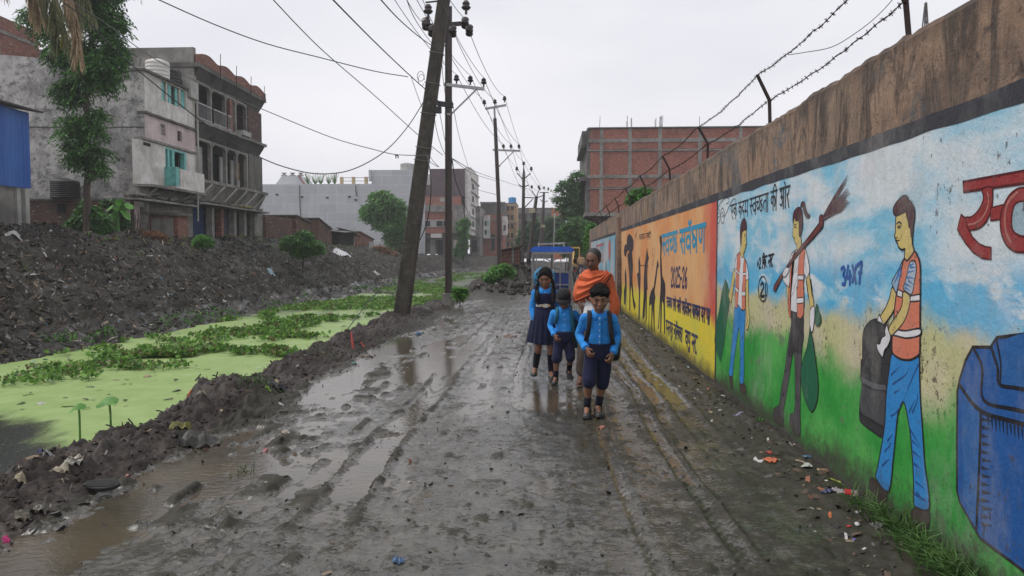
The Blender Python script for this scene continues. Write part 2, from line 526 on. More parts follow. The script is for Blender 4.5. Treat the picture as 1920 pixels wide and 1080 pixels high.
def grid_obj(name, xs, ys, fn, mat, kind='structure'):
    X, Y = np.meshgrid(xs, ys)
    Z = fn(X, Y)
    nx, ny = len(xs), len(ys)
    co = np.stack([X, Y, Z], -1).reshape(-1, 3).astype(np.float32)
    idx = np.arange(nx*ny).reshape(ny, nx)
    q = np.stack([idx[:-1,:-1], idx[:-1,1:], idx[1:,1:], idx[1:,:-1]], -1).reshape(-1, 4).astype(np.int32)
    me = bpy.data.meshes.new(name)
    me.vertices.add(len(co)); me.vertices.foreach_set('co', co.ravel())
    me.loops.add(q.size); me.loops.foreach_set('vertex_index', q.ravel())
    me.polygons.add(len(q)); me.polygons.foreach_set('loop_start', np.arange(0, q.size, 4, dtype=np.int32))
    me.polygons.foreach_set('loop_total', np.full(len(q), 4, np.int32))
    me.polygons.foreach_set('use_smooth', np.ones(len(q), bool))
    me.update(calc_edges=True); me.validate()
    me.materials.append(mat)
    o = bpy.data.objects.new(name, me); COL.objects.link(o)
    o['kind'] = kind
    return o

def rows(y0, y1, a=1/950.0, lo=0.012, hi=0.4):
    ys = [y0]
    while ys[-1] < y1:
        ys.append(ys[-1] + min(hi, max(lo, ys[-1]**2*a)))
    return np.array(ys)

# ---- mud material: dark wet slurry; low spots are glossy films of water
def mud_material(name, dry, wet, gloss=0.5, litter=False):
    t = NT(name)
    p = t.pos(); o = t.xyz(p)
    n1 = t.noise(1.1, 6, 0.62, p)
    n2 = t.noise(7.0, 6, 0.68, p)
    n3 = t.noise(34, 5, 0.7, t.pos((1.0, 0.55, 1)))
    c = t.mix(t.rng(n2, 0.32, 0.66), wet, dry)
    c = t.mix(t.rng(n1, 0.4, 0.65, 0, 0.55), c, tuple(q*0.72 for q in wet))
    c = t.mix(t.rng(n3, 0.5, 0.75, 0, 0.5), c, tuple(q*0.45 for q in wet))
    if litter:
        vcol = t.voro(9.0, p, out='Color')
        sep = t.n('ShaderNodeSeparateColor'); t.put(sep.inputs[0], vcol)
        m = t.rng(sep.outputs[0], 0.90, 0.94)
        m = t.math('MULTIPLY', m, t.rng(t.noise(16, 3, 0.6), 0.45, 0.6))
        c = t.mix(t.math('MULTIPLY', m, 0.8), c, t.ramp(sep.outputs[1], [(0.0, (0.30,0.28,0.26)), (0.5, (0.22,0.19,0.15)), (0.75, (0.16,0.10,0.07)), (0.9, (0.14,0.2,0.26))], 'CONSTANT'))
    lo = t.rng(o[2], -0.030, 0.012, 0.0, 1.0)
    film = t.rng(n1, 0.38, 0.62)
    r = t.math('MULTIPLY', t.math('ADD', lo, film), 0.5)
    r = t.math('ADD', t.math('MULTIPLY', r, gloss), 0.12)
    r = t.math('ADD', r, t.rng(n3, 0.45, 0.7, 0, 0.22*gloss/0.3 if gloss < 0.5 else 0.25), clamp=True)
    if gloss < 0.5:
        w1 = t.noise(3.2, 6, 0.7, t.pos((1.0, 1.5, 1)), 0.4); w2 = t.noise(19, 5, 0.75, t.pos((1.0, 2.2, 1)))
        hz_ = t.math('ADD', o[2], t.math('ADD', t.math('MULTIPLY', t.math('SUBTRACT', w1, 0.5), 0.075), t.math('MULTIPLY', t.math('SUBTRACT', w2, 0.5), 0.085)))
        hz_ = t.math('ADD', hz_, t.math('MULTIPLY', t.math('SUBTRACT', t.noise(62, 4, 0.75, t.pos((1.0, 1.6, 1))), 0.5), 0.06))
        wet_m = t.rng(hz_, -0.006, 0.008)
        r = t.math('ADD', t.math('MULTIPLY', r, .35), t.math('MULTIPLY', wet_m, 0.42))
        c = t.mix(t.math('MULTIPLY', wet_m, 0.55), c, tuple(q*0.75 for q in wet))
        t.put(t.b.inputs['Specular IOR Level'], t.math('SUBTRACT', 0.95, t.math('MULTIPLY', wet_m, 0.75)))
        c = t.mix(t.rng(t.noise(48, 4, 0.8, t.pos((1, 2, 1))), 0.56, 0.66, 0, 0.75), c, tuple(q*0.3 for q in wet))
    hgt = t.math('ADD', t.math('MULTIPLY', n3, 0.6), t.math('MULTIPLY', t.noise(95, 3, 0.7), 0.35))
    t.bump(hgt, 0.9, 0.006 if gloss < 0.5 else 0.009)
    return t.fin(c, r, 0.0, None if gloss < 0.5 else 0.35)
M['mud_road'] = mud_material('wet_grey_mud', (0.090,0.082,0.060), (0.036,0.033,0.024), 0.28)
M['mud_berm'] = mud_material('black_canal_sludge', (0.052,0.040,0.032), (0.024,0.019,0.017), 0.75)
M['bank'] = mud_material('dumped_dark_spoil', (0.050,0.043,0.034), (0.019,0.017,0.014), 1.0, True)

ysr = rows(2.2, 62.0)
x_road = np.arange(-3.0, 2.41, 0.0125)
x_berm = np.append(np.arange(-4.9, -3.0, 0.017), x_road[0])
road = grid_obj('muddy_road', x_road, ysr, H_east, M['mud_road'])
berm = grid_obj('mud_berm', x_berm, ysr, H_east, M['mud_berm'])
ysb = rows(9.5, 125.0, 1/1500.0, 0.045, 0.5)
x_bank = np.concatenate([np.arange(-24.0, -18.0, 0.25), np.arange(-18.0, -9.6, 0.05)])
bank = grid_obj('canal_bank', x_bank, ysb, H_west, M['bank'])
# land carrying the houses, the far road and one big sheet to the horizon
def far_h(x, y): return 0.03*(fbm(x*0.5, y*0.3, 3, 91)-0.5) + 0.25*sst(-0.3, -1.2, x)
fr = grid_obj('far_road', np.arange(-4.9, 30, 0.4), np.arange(62.0, 190, 1.0), lambda x, y: far_h(x, y)*1.0-0.004, M['bank'])
wl = grid_obj('house_land', np.arange(-90, -23.7, 1.5), np.arange(-5, 190, 1.5), lambda x, y: 2.2-0.7*sst(45, 85, y)+0.1*(fbm(x*0.3, y*0.3, 3, 92)-0.5), M['bank'])
ww = grid_obj('house_land', np.arange(-24.0, -9.0, 0.8), np.arange(-5, 9.9, 0.8), lambda x, y: H_west(x, y)-0.02, M['bank'])
be = grid_obj('far_land', np.arange(-24.0, -3.9, 1.0), np.arange(124.5, 200, 1.5), lambda x, y: 1.45+0.1*(fbm(x*0.3, y*0.3, 3, 93)-0.5), M['bank'])
grid_obj('far_land', np.arange(-12.6, -3.85, 0.25), np.arange(96, 125.5, 0.5), lambda x, y: -0.75+2.2*sst(97,106,y)-0.9*sst(-5.2,-4.2,x)+0.25*(fbm(x*0.8, y*0.6, 3, 94)-0.5), M['bank'])
g = MB(); g.add([(-170,-40,-1.6),(170,-40,-1.6),(170,260,-1.6),(-170,260,-1.6)], [(0,1,2,3)])
tag(g.build('ground', M['bank']), kind='structure')
g = MB(); g.add([(2.3,-30,-0.03),(120,-30,-0.03),(120,190,-0.03),(2.3,190,-0.03)], [(0,1,2,3)])
tag(g.build('yard_ground', M['mud_road']), kind='structure')
g = MB(); g.add([(-4.95,-12,-0.02),(2.35,-12,-0.02),(2.35,2.25,-0.02),(-4.95,2.25,-0.02)], [(0,1,2,3)])
tag(g.build('muddy_road', M['mud_road']), kind='structure')

# ---- water
def puddle_mat():
    t = NT('muddy_puddle_water')
    c = t.mix(t.rng(t.noise(1.5, 3), 0.35, 0.65), (0.080,0.064,0.042), (0.056,0.047,0.034))
    t.bump(t.noise(14, 4, 0.6, t.pos((1,1.6,1))), 1.0, 0.0022)
    return t.fin(c, 0.10, 0.0, 0.6)
g = MB(); g.add([(-3.3,2.3,-0.016),(2.0,2.3,-0.016),(2.0,31,-0.016),(-3.3,31,-0.016)], [(0,1,2,3)])
tag(g.build('puddle_water', puddle_mat()), kind='structure')
WZ = -0.5
def weed_mat():
    t = NT('duckweed_covered_water')
    p = t.pos(); o = t.xyz(p)
    n = t.noise(0.55, 5, 0.6, t.pos((1.2, 0.5, 1)))
    fine = t.noise(11, 5, 0.75, p)
    # open dark water: near the camera end and in long patches far down the canal
    near = t.math('SUBTRACT', 7.35, t.math('ADD', o[1], t.math('MULTIPLY', t.math('ADD', o[0], 4.2), 0.55)))
    near = t.math('ADD', near, t.math('MULTIPLY', t.math('SUBTRACT', n, 0.5), 5.0))
    a = t.rng(near, -0.3, 0.5)
    b = t.math('MULTIPLY', t.rng(o[1], 18, 34), t.rng(t.math('ADD', n, t.math('MULTIPLY', fine, 0.25)), 0.55, 0.66))
    b2 = t.math('MULTIPLY', t.rng(o[1], 32, 50), 0.8)
    open_ = t.math('MAXIMUM', t.math('MAXIMUM', a, b), b2)
    open_ = t.math('MULTIPLY', open_, t.rng(t.noise(26, 4, 0.8), 0.30, 0.42))
    bits = t.rng(t.noise(5.0, 4, 0.8), 0.69, 0.73, 0, 0.8)
    gc = t.mix(t.rng(t.noise(1.8, 5, 0.7), 0.35, 0.7), (0.205,0.30,0.085), (0.27,0.365,0.135))
    gc = t.mix(t.rng(t.noise(60, 3, 0.7), 0.5, 0.75, 0, 0.35), gc, (0.13,0.22,0.05))
    gc = t.mix(bits, gc, (0.05,0.07,0.03))
    c = t.mix(open_, gc, (0.035,0.036,0.026))
    r = t.mix(open_, (0.6,0.6,0.6), t.ramp(t.rng(o[1], 35, 60), [(0,0.06),(1,0.55)]))
    t.bump(t.noise(70, 3, 0.7), 0.5, 0.003)
    return t.fin(c, r, 0.0, 0.5)
g = MB(); g.add([(-11.6,-4,WZ),(-3.2,-4,WZ),(-3.2,128,WZ),(-11.6,128,WZ)], [(0,1,2,3)])
tag(g.build('canal_water', weed_mat()), kind='structure')
# ================================================================== BOUNDARY WALL WITH MURALS
WTOP = 2.79
def wear(t, col, amt=1.0, dirt=True):
    """paint brushed on plaster: streaks, tiny chips, splashed mud near the ground"""
    o = t.xyz()
    br = t.noise(3.0, 5, 0.7, t.pos((1, 6, 1.2), rot=(0.5, 0, 0)))
    c = t.mix(t.rng(br, 0.35, 0.7, 0, 0.45), col, t.mix(1.0, col, (0.80,0.80,0.80), 'MULTIPLY'))
    pale = t.noise(1.4, 6, 0.7, t.pos((1, 1.5, 0.8)))
    c = t.mix(t.rng(pale, 0.48, 0.72, 0, 0.30), c, (0.44,0.42,0.38))
    c = t.mix(t.rng(t.noise(1.8, 7, 0.8, t.pos((1, 3.0, 0.5))), 0.58, 0.75, 0, 0.18), c, (0.14,0.12,0.10))
    chip = t.noise(15, 5, 0.75, t.pos((1, 1.6, 0.9)))
    area = t.rng(t.noise(0.9, 3, 0.5), 0.35, 0.7, 0.71, 0.61)
    k = t.math('GREATER_THAN', chip, area)
    c = t.mix(t.math('MULTIPLY', k, 0.8*amt), c, (0.085,0.07,0.055))
    if dirt:
        sp = t.math('ADD', o[2], t.math('MULTIPLY', t.noise(2.2, 6, 0.75), -0.42))
        c = t.mix(t.rng(sp, 0.12, -0.10, 0, 0.85), c, (0.055,0.048,0.040))
        c = t.mix(t.math('MULTIPLY', t.rng(o[2], 0.75, 0.05), t.math('GREATER_THAN', t.noise(30, 5, 0.8), 0.60)), c, (0.06,0.055,0.045))
    t.bump(t.math('ADD', t.math('MULTIPLY', t.noise(7, 6, 0.72), 0.8), t.math('MULTIPLY', chip, 0.5)), 1.0, 0.012)
    return c
_pc = {}
def paint(rgb, rough=0.62, amt=1.0):
    key = (rgb, rough)
    if key not in _pc:
        t = NT('wall_paint_%d' % len(_pc))
        _pc[key] = t.fin(wear(t, tuple(rgb), amt), rough, 0.0, 0.3)
    return _pc[key]

# -- sky-and-field mural ground
t = NT('sky_and_grass_mural_paint')
o = t.xyz()
cl1 = t.noise(1.05, 5, 0.55, t.pos((1, 1.0, 1.7)), 0.6)
cl2 = t.noise(2.6, 4, 0.6, t.pos((1, 0.8, 2.2)), 0.3)
skyc = t.mix(t.rng(cl1, 0.40, 0.60), (0.66,0.73,0.76), (0.20,0.53,0.72))
skyc = t.mix(t.rng(cl2, 0.45, 0.68, 0, 0.7), skyc, (0.70,0.74,0.76))
lowband = t.math('MULTIPLY', t.rng(o[2], 1.62, 1.42), t.rng(cl2, 0.36, 0.50))
skyc = t.mix(t.math('MULTIPLY', lowband, 0.85), skyc, (0.06,0.42,0.70))
skyc = t.mix(t.rng(t.noise(1.7, 4, 0.5, t.pos((1, .7, 1.1), rot=(.8,0,0))), .60, .74, 0, .8), skyc, (0.74,0.72,0.76))
jit = t.math('MULTIPLY', t.math('SUBTRACT', t.noise(1.3, 5, 0.6), 0.5), 0.75)
z1 = t.math('ADD', o[2], jit)
sand = t.mix(t.rng(t.noise(2.1, 4, 0.6), 0.4, 0.65), (0.58,0.52,0.35), (0.54,0.53,0.27))
sand = t.mix(t.math('MULTIPLY', t.math('GREATER_THAN', t.noise(22, 5, 0.78), 0.57), t.rng(t.noise(1.6, 3), 0.4, 0.58)), sand, (0.13,0.11,0.075))
c = t.mix(t.rng(z1, 1.30, 1.14), skyc, sand)
grass = t.mix(t.rng(t.noise(1.5, 4, 0.6), 0.4, 0.66), (0.03,0.30,0.045), (0.10,0.42,0.09))
grass = t.mix(t.rng(t.noise(6, 6, 0.8, t.pos((1,1.2,.8))), 0.5, 0.7, 0, 0.45), grass, (0.02,0.14,0.03))
grass = t.mix(t.math('MULTIPLY', t.rng(o[2], 0.45, 0.1), t.rng(t.noise(9, 5, 0.8), 0.45, 0.62)), grass, (0.055,0.11,0.04))
c = t.mix(t.rng(z1, 1.02, 0.74), c, grass)
big = t.math('MULTIPLY', t.rng(t.noise(2.3, 6, 0.75, t.pos((1,.8,1.3))), 0.63, 0.67), t.rng(o[2], 1.3, 1.0))
c = t.mix(t.math('MULTIPLY', big, 0.6), c, (0.16,0.145,0.12))
M['mural_sky'] = t.fin(wear(t, c, 1.0), 0.62, 0, 0.3)
# -- orange to yellow panel
t = NT('orange_and_yellow_mural_paint')
o = t.xyz()
j = t.math('MULTIPLY', t.math('SUBTRACT', t.noise(1.6, 4, 0.6), 0.5), 0.35)
z1 = t.math('ADD', o[2], j)
oc = t.mix(t.rng(t.noise(0.8, 5, 0.6), 0.4, 0.62), (0.72,0.29,0.10), (0.76,0.43,0.19))
oc = t.mix(t.rng(t.math('ADD', o[1], t.math('MULTIPLY', t.noise(1.5,3), -1.0)), 8.9, 8.1), oc, (0.62,0.10,0.07))
yc = t.mix(t.rng(t.noise(1.3, 4), 0.4, 0.65), (0.80,0.64,0.04), (0.68,0.62,0.07))
c = t.mix(t.rng(z1, 0.92, 0.70), oc, yc)
M['mural_orange'] = t.fin(wear(t, c, 0.8), 0.62, 0, 0.3)
t = NT('far_panel_paint')
o = t.xyz()
c = t.mix(t.rng(t.noise(0.7, 4, 0.6), 0.42, 0.6), (0.50,0.49,0.52), (0.16,0.42,0.55))
c = t.mix(t.rng(o[2], 0.9, 0.5), c, (0.42,0.40,0.14))
M['mural_far'] = t.fin(wear(t, c, 0.8), 0.62, 0, 0.3)

# -- bare plaster along the top: ochre with black rain streaks and a few bluish remnants
t = NT('streaked_ochre_plaster')
v = t.pos((1, 2.6, 0.75))
s1 = t.noise(1.6, 8, 0.78, v, 0.7); s2 = t.noise(4.2, 7, 0.8, t.pos((1, 2.4, 0.8)), 0.5)
bl = t.noise(0.9, 5, 0.65, t.pos((1, 1, 1.2)))
c = t.mix(t.rng(bl, 0.35, 0.65), (0.33,0.205,0.135), (0.25,0.18,0.135))
c = t.mix(t.rng(s2, 0.42, 0.66, 0, 0.8), c, (0.42,0.30,0.21))
c = t.mix(t.rng(s1, 0.46, 0.60, 0, 0.88), c, (0.065,0.050,0.042))
c = t.mix(t.math('MULTIPLY', t.rng(t.noise(1.2, 4, 0.6, t.pos((1,.8,1.4))), 0.57, 0.66), t.rng(t.noise(17, 5, 0.8), 0.42, 0.60)), c, (0.105,0.135,0.155))
c = t.mix(t.rng(t.noise(0.8, 5, 0.7, t.pos((1,1.1,1.5), rot=(.2,0,0))), 0.50, 0.64, 0, 0.6), c, (0.12,0.095,0.08))
c = t.mix(t.rng(t.noise(11, 6, 0.8), 0.55, 0.66, 0, 0.75), c, (0.045,0.038,0.035))
oo = t.xyz()
c = t.mix(t.math('MULTIPLY', t.rng(t.math('ADD', oo[2], t.math('MULTIPLY', s1, -0.25)), 2.55, 2.68), 0.6), c, (0.075,0.055,0.045))
c = t.mix(t.rng(oo[2], 0.35, 0.05, 0, 0.9), c, (0.055,0.048,0.042))
t.bump(t.math('ADD', t.noise(9, 7, 0.75), t.math('MULTIPLY', s2, 0.7)), 1.0, 0.03)
M['ochre'] = t.fin(c, 0.92)

wall = thing('boundary_wall', 'long plastered boundary wall painted with cleanliness murals beside the muddy road', 'wall', (WALLX, 0, 0))
Y0, Y1 = -4.0, 34.5
def wall_face(name, y0, y1, z0fn, z1fn, xf, mat, parent, step=0.12, thick=0.004, amp=0.0):
    """a sheet on the wall's face with ragged hand-made edges and real thickness"""
    m = MB(); ys = np.arange(y0, y1+1e-6, step)
    if ys[-1] < y1-1e-3: ys = np.append(ys, y1)
    n = len(ys); vs = []
    for x in (xf, xf+thick):
        for y in ys:
            vs.append((x, y, z0fn(y))); vs.append((x, y, z1fn(y)))
    fs = []
    for i in range(n-1):
        a = 2*i; b = 2*n+2*i
        fs += [(a, a+1, a+3, a+2), (b, b+2, b+3, b+1), (a+1, b+1, b+3, a+3), (a, a+2, b+2, b)]
    fs += [(0, 2*n, 2*n+1, 1), (2*n-2, 2*n-1, 4*n-1, 4*n-2)]
    m.add(vs, fs)
    return m.build(name, mat, parent)
def wtop(y): return WTOP + 0.012*math.sin(y*1.7) + 0.025*(mn.noise(Vector((y*2.1, 0, 0)))) + 0.018*mn.noise(Vector((y*9, 3, 0)))
# body with rough top edge
m = MB(); ys = np.arange(Y0, Y1, 0.08); n = len(ys); vs = []
for y in ys:
    zt = wtop(y); e = 0.012*mn.noise(Vector((y*6, 7, 0)))
    vs += [(WALLX, y, -0.5), (WALLX+0.004*mn.noise(Vector((y*5,1,0))), y, zt-0.035), (WALLX+0.022+e, y, zt), (WALLX+0.21, y, zt+0.01*mn.noise(Vector((y*4,9,0)))), (WALLX+0.23, y, -0.5)]
fs = []
for i in range(n-1):
    for j in range(4):
        a = i*5+j; fs.append((a, a+1, a+6, a+5))
fs += [(0,4,3,2,1), tuple((n-1)*5+j for j in range(5))]
m.add(vs, fs); m.build('wall_body', M['ochre'], wall)
def jz(z, a, s, sd): return lambda y: z + a*mn.noise(Vector((y*s, sd, 0)))
BOTZ, BANDZ, BANDT = 0.10, 2.215, 2.305
XF = WALLX - 0.004
YA, YB, YC = 8.42, 19.3, 20.6       # panel limits along the wall
p_sky = tag(wall_face('mural_panel', -3.9, YA-0.03, jz(-0.05,0,1,1), jz(BANDZ+0.02,0.0,1,2), XF, M['mural_sky'], wall), 'blue sky and green field mural with cleaning workers')
p_or = tag(wall_face('mural_panel', YA+0.03, YB, jz(-0.05,0,1,1), jz(BANDZ+0.02,0,1,2), XF, M['mural_orange'], wall), 'orange and yellow mural with black silhouettes and blue lettering')
p_far = tag(wall_face('mural_panel', YC+0.4, 33.0, jz(-0.05,0,1,1), jz(BANDZ-0.02,0,1,2), XF, M['mural_far'], wall), 'far mural panel, white and blue with red lettering')
band_m = paint((0.040,0.040,0.050))
wall_face('painted_stripe', -3.9, YB+0.05, jz(BANDZ,0.012,2.5,5), jz(BANDT,0.014,1.8,6), XF-0.002, band_m, wall, 0.06, 0.005)
wall_face('painted_stripe', YC+0.4, 33.0, jz(BANDZ-0.03,0.01,2.5,5), jz(BANDT-0.03,0.01,1.8,6), XF-0.002, band_m, wall, 0.1, 0.005)
wall_face('painted_stripe', YA-0.03, YA+0.03, lambda y: -0.03, lambda y: BANDZ+0.01, XF-0.003, band_m, wall, 0.06, 0.006)
splash = simple('splashed_mud_on_wall_foot', (0.052,0.045,0.038), 0.8, 0.4, 9, bump=0.02)
wall_face('mud_splash_strip', -3.9, 33.0, lambda y: -0.1, lambda y: BOTZ+0.035*mn.noise(Vector((y*1.6,5,0)))+0.02*mn.noise(Vector((y*7,5,0))), XF-0.004, splash, wall, 0.05, 0.008)
# a square pier where the orange panel ends
pr = MB(); pr.box(WALLX-0.10, WALLX+0.05, YB+0.10, YB+0.62, -0.3, 2.62)
pr.build('wall_pier', M['ochre'], wall)
pr = MB(); pr.box(WALLX-0.02, WALLX+0.03, YB+0.64, YC+0.36, -0.3, BANDZ-0.1)
pr.build('wall_recess_panel', simple('brown_painted_recess', (0.12,0.055,0.045), 0.7, 0.3, 4), wall)

# ---- painted shapes: outlines read off the photograph, laid on the wall's plane
CR = {'A': (1330,320,4.91), 'B': (1330,520,3.6), 'C': (1440,320,4.5), 'D': (1600,350,3.175), 'E': (1590,640,3.0),
      'F': (1760,300,3.175), 'G': (1760,600,2.25), 'H': (1150,380,3.375)}
def wp(c, pts):
    ox, oy, s = CR[c]; out = []
    for x, y in pts:
        p = onX(ox+x/s, oy+y/s, WALLX); out.append((p.y, p.z))
    return out
BLACK = (0.022,0.018,0.02)
class Paint:
    def __init__(s): s.layers = []; s.mats = []; s.mb = MB(); s.lay = 0
    def mi(s, rgb):
        m_ = paint(rgb)
        if m_ not in s.mats: s.mats.append(m_)
        return s.mats.index(m_)
    def fill(s, rgb, pts, line=0.009, smooth=True, lc=BLACK, closed_line=True):
        if smooth: pts = [(v.x, v.y) for v in catmull([(a, b, 0) for a, b in pts], 4, True)]
        s.lay += 1
        x = XF - 0.0025 - 0.00006*s.lay
        s.mb.add([(x, a, b) for a, b in pts], [tuple(range(len(pts)))], s.mi(rgb))
        if line: s.stroke(lc, pts + ([pts[0]] if closed_line else []), line, False)
    def stroke(s, rgb, pts, w, smooth=True, taper=False, dx=0.0):
        if smooth and len(pts) > 2: pts = [(v.x, v.y) for v in catmull([(a, b, 0) for a, b in pts], 5)]
        s.lay += 1
        x = XF - 0.0025 - 0.00006*s.lay - dx
        P = [Vector((a, b)) for a, b in pts]
        P = [p for i, p in enumerate(P) if i == 0 or (p-P[i-1]).length > 1e-5]
        if len(P) < 2: return
        vs = []; n = len(P)
        for i, p in enumerate(P):
            d = (P[min(i+1, n-1)] - P[max(i-1, 0)])
            if d.length < 1e-9: d = Vector((1, 0))
            d.normalize(); q = Vector((-d.y, d.x))
            ww = w/2*(1+0.18*mn.noise(Vector((p.x*40, p.y*40, 1))))
            if taper: ww *= (1-0.85*i/(n-1))
            e = d*(ww*0.6) if i in (0, n-1) else Vector((0, 0))
            if i == 0: e = -e
            vs += [(x, *(p+q*ww+e)), (x, *(p-q*ww+e))]
        s.mb.add(vs, [(2*i, 2*i+1, 2*i+3, 2*i+2) for i in range(n-1)], s.mi(rgb))
    def build(s, name, parent, label=None):
        o_ = s.mb.build(name, s.mats, parent)
        if label: o_['label'] = label
        return o_

SKIN=(0.64,0.50,0.18); HAIR=(0.075,0.022,0.03); VEST=(0.66,0.20,0.12); WHT=(0.74,0.73,0.75); BLUEP=(0.03,0.24,0.58); NAVY=(0.015,0.07,0.24); GREENP=(0.015,0.125,0.06); GREYP=(0.075,0.07,0.075); CHAR=(0.035,0.035,0.038)
# -- the big worker emptying a bag
P = Paint()
P.fill(CHAR, wp('D',[(60,1060),(62,900),(75,840),(110,800),(150,790),(190,820),(205,870),(238,900)])+wp('E',[(240,150),(225,330),(218,450),(200,535),(150,510),(90,465),(70,430),(75,330),(85,240),(78,210),(80,100)]), 0.011)
P.stroke((0.11,0.11,0.12), wp('E',[(85,215),(150,250),(215,260)]), 0.03); P.stroke(BLACK, wp('E',[(75,405),(130,440),(208,490)]), 0.012)
P.fill((0.07,0.07,0.075), wp('E',[(84,260),(150,280),(215,290),(212,400),(205,470),(150,440),(80,395)]), 0)
P.stroke(BLACK, wp('D',[(75,870),(110,915),(160,930),(170,900),(162,880),(190,870)]), 0.012)
P.fill((0.05,0.03,0.03), wp('E',[(128,780),(150,770),(165,785),(222,845),(215,920),(200,930),(150,900),(130,860)]), 0.008)
P.fill((0.06,0.04,0.035), wp('E',[(385,935),(460,948),(458,1050),(420,1060),(340,1030),(350,990)]), 0.008)
P.fill(BLUEP, wp('E',[(255,70),(300,100),(360,105),(405,85),(410,200),(415,330),(425,480),(440,700),(455,800),(462,945),(385,930),(378,880),(375,750),(362,560),(345,440),(320,340),(290,400),(280,470),(262,650),(235,845),(165,770),(175,700),(200,560),(215,450),(222,300),(240,150)]), 0.012)
for a in ([(405,130),(360,230),(320,340)],[(250,190),(300,140)],[(260,240),(330,190),(350,150)],[(270,290),(300,268)],[(250,420),(280,400),(320,335)],[(370,400),(395,340),(400,290)],[(350,400),(385,330)],[(375,620),(420,660)],[(370,560),(410,600)],[(380,690),(420,720)],[(390,790),(440,830)],[(395,850),(430,890)],[(230,560),(262,520)],[(215,620),(255,570)],[(200,700),(240,660)],[(360,500),(420,600)],[(385,860),(450,900)]):
    P.stroke(NAVY, wp('E', a), 0.014, taper=True)
P.fill(SKIN, wp('D',[(240,600),(265,640),(260,700),(245,745),(200,810),(185,820),(168,800),(170,770),(200,720),(225,660)]))
P.fill(WHT, wp('D',[(163,760),(148,800),(175,812),(196,822),(180,800)]), 0.009, False)
P.fill((0.30,0.42,0.56), wp('D',[(305,438),(275,500),(240,565),(245,595),(268,635),(285,560),(300,480)]))
P.fill(VEST, wp('D',[(312,430),(332,438),(368,385),(388,405),(402,440),(408,500),(407,660),(406,840),(405,970),(395,1005),(350,1030),(300,1028),(260,1008),(240,975),(242,880),(250,780),(262,660),(275,600),(290,520),(302,460)]), 0.013)
P.fill(WHT, wp('D',[(245,850),(270,850),(320,858),(404,845),(404,885),(330,902),(270,890),(243,880)]), 0.011)
P.fill(WHT, wp('D',[(350,650),(405,640),(405,680),(350,685)]), 0.010, False)
P.fill(WHT, wp('D',[(275,610),(303,625),(298,660),(270,650)]), 0.009, False)
P.fill(SKIN, wp('D',[(308,625),(345,650),(345,700),(330,760),(300,820),(240,885),(225,875),(222,840),(250,790),(290,730),(303,680)]))
P.fill((0.42,0.50,0.60), wp('D',[(330,520),(345,455),(362,440),(380,450),(385,500),(375,560),(362,630),(345,640),(308,605),(318,570)]))
for a in ([(345,470),(370,460)],[(335,510),(378,500)],[(330,540),(375,545)],[(322,580),(360,600)],[(340,560),(370,585)],[(318,600),(350,620)],[(350,480),(380,480)]): P.stroke((0.04,0.18,0.45), wp('D', a), 0.016, taper=True)
for a in ([(290,480),(262,560)],[(280,520),(250,580)],[(295,500),(275,600)]): P.stroke((0.04,0.18,0.45), wp('D', a), 0.016, taper=True)
P.fill(WHT, wp('D',[(210,820),(218,850),(232,900),(215,950),(195,975),(185,1015),(170,1000),(152,965),(150,935),(168,935),(180,900),(200,885),(198,860)]), 0.009)
P.fill(SKIN, wp('D',[(268,165),(262,230),(260,275),(256,298),(264,312),(262,322),(270,332),(276,342),(278,355),(290,370),(305,375),(318,372),(316,425),(332,438),(355,412),(371,382),(362,340),(360,300),(352,245),(340,205),(326,140),(300,150)]), 0.010)
P.fill(HAIR, wp('D',[(325,150),(338,95),(350,85),(372,125),(374,180),(368,230),(362,300),(354,290),(352,248),(342,240),(340,215),(328,175)]), 0.008)
P.fill(HAIR, wp('D',[(250,160),(248,130),(265,95),(300,58),(320,52),(336,65),(338,95),(330,130),(320,150),(300,160),(268,175)]), 0.008)
P.stroke(BLACK, wp('D',[(270,222),(283,210),(298,222)]), 0.010); P.stroke(BLACK, wp('D',[(274,240),(286,232),(298,238)]), 0.006); P.stroke(BLACK, wp('D',[(276,244),(286,248),(294,242)]), 0.005); P.stroke(BLACK, wp('D',[(283,237),(284,246)]), 0.012)
P.stroke(BLACK, wp('D',[(266,318),(276,322),(286,318)]), 0.007); P.stroke(BLACK, wp('D',[(258,300),(266,308),(274,300)]), 0.006); P.stroke((0.25,0.17,0.06), wp('D',[(298,285),(294,310)]), 0.006)
P.build('painted_worker', p_sky, 'painted man in orange vest and blue trousers emptying a black sack')

# -- woman with the broom
P = Paint()
P.fill(GREYP, wp('B',[(560,230),(600,232),(612,285),(640,262),(640,360),(642,400),(628,520),(622,700),(618,900),(615,1070),(555,1010),(550,930),(580,900),(585,700),(578,510),(560,560),(530,760),(505,900),(500,1000),(440,960),(440,890),(475,860),(490,760),(515,620),(530,500),(545,400),(560,300)]))
P.fill((0.035,0.033,0.036), wp('B',[(560,232),(600,234),(612,287),(638,264),(638,400),(626,510),(578,506),(560,540),(532,520),(547,400),(562,300)]), 0)
for a in ([(560,420),(600,360)],[(545,480),(590,430)],[(600,330),(630,370)],[(590,500),(620,460)],[(575,300),(600,330)],[(520,640),(545,600)],[(590,640),(615,700)],[(500,800),(525,760)],[(590,800),(610,860)]): P.stroke(BLACK, wp('B', a), 0.016, taper=True)
P.fill(SKIN, wp('C',[(350,850),(362,920),(383,1075)])+wp('B',[(690,10),(712,190),(692,220),(680,150),(660,10)])+wp('C',[(350,1075),(330,920)]))
P.fill(SKIN, wp('C',[(152,945),(190,955),(198,1075)])+wp('B',[(545,100),(540,200),(530,110),(522,40)]))
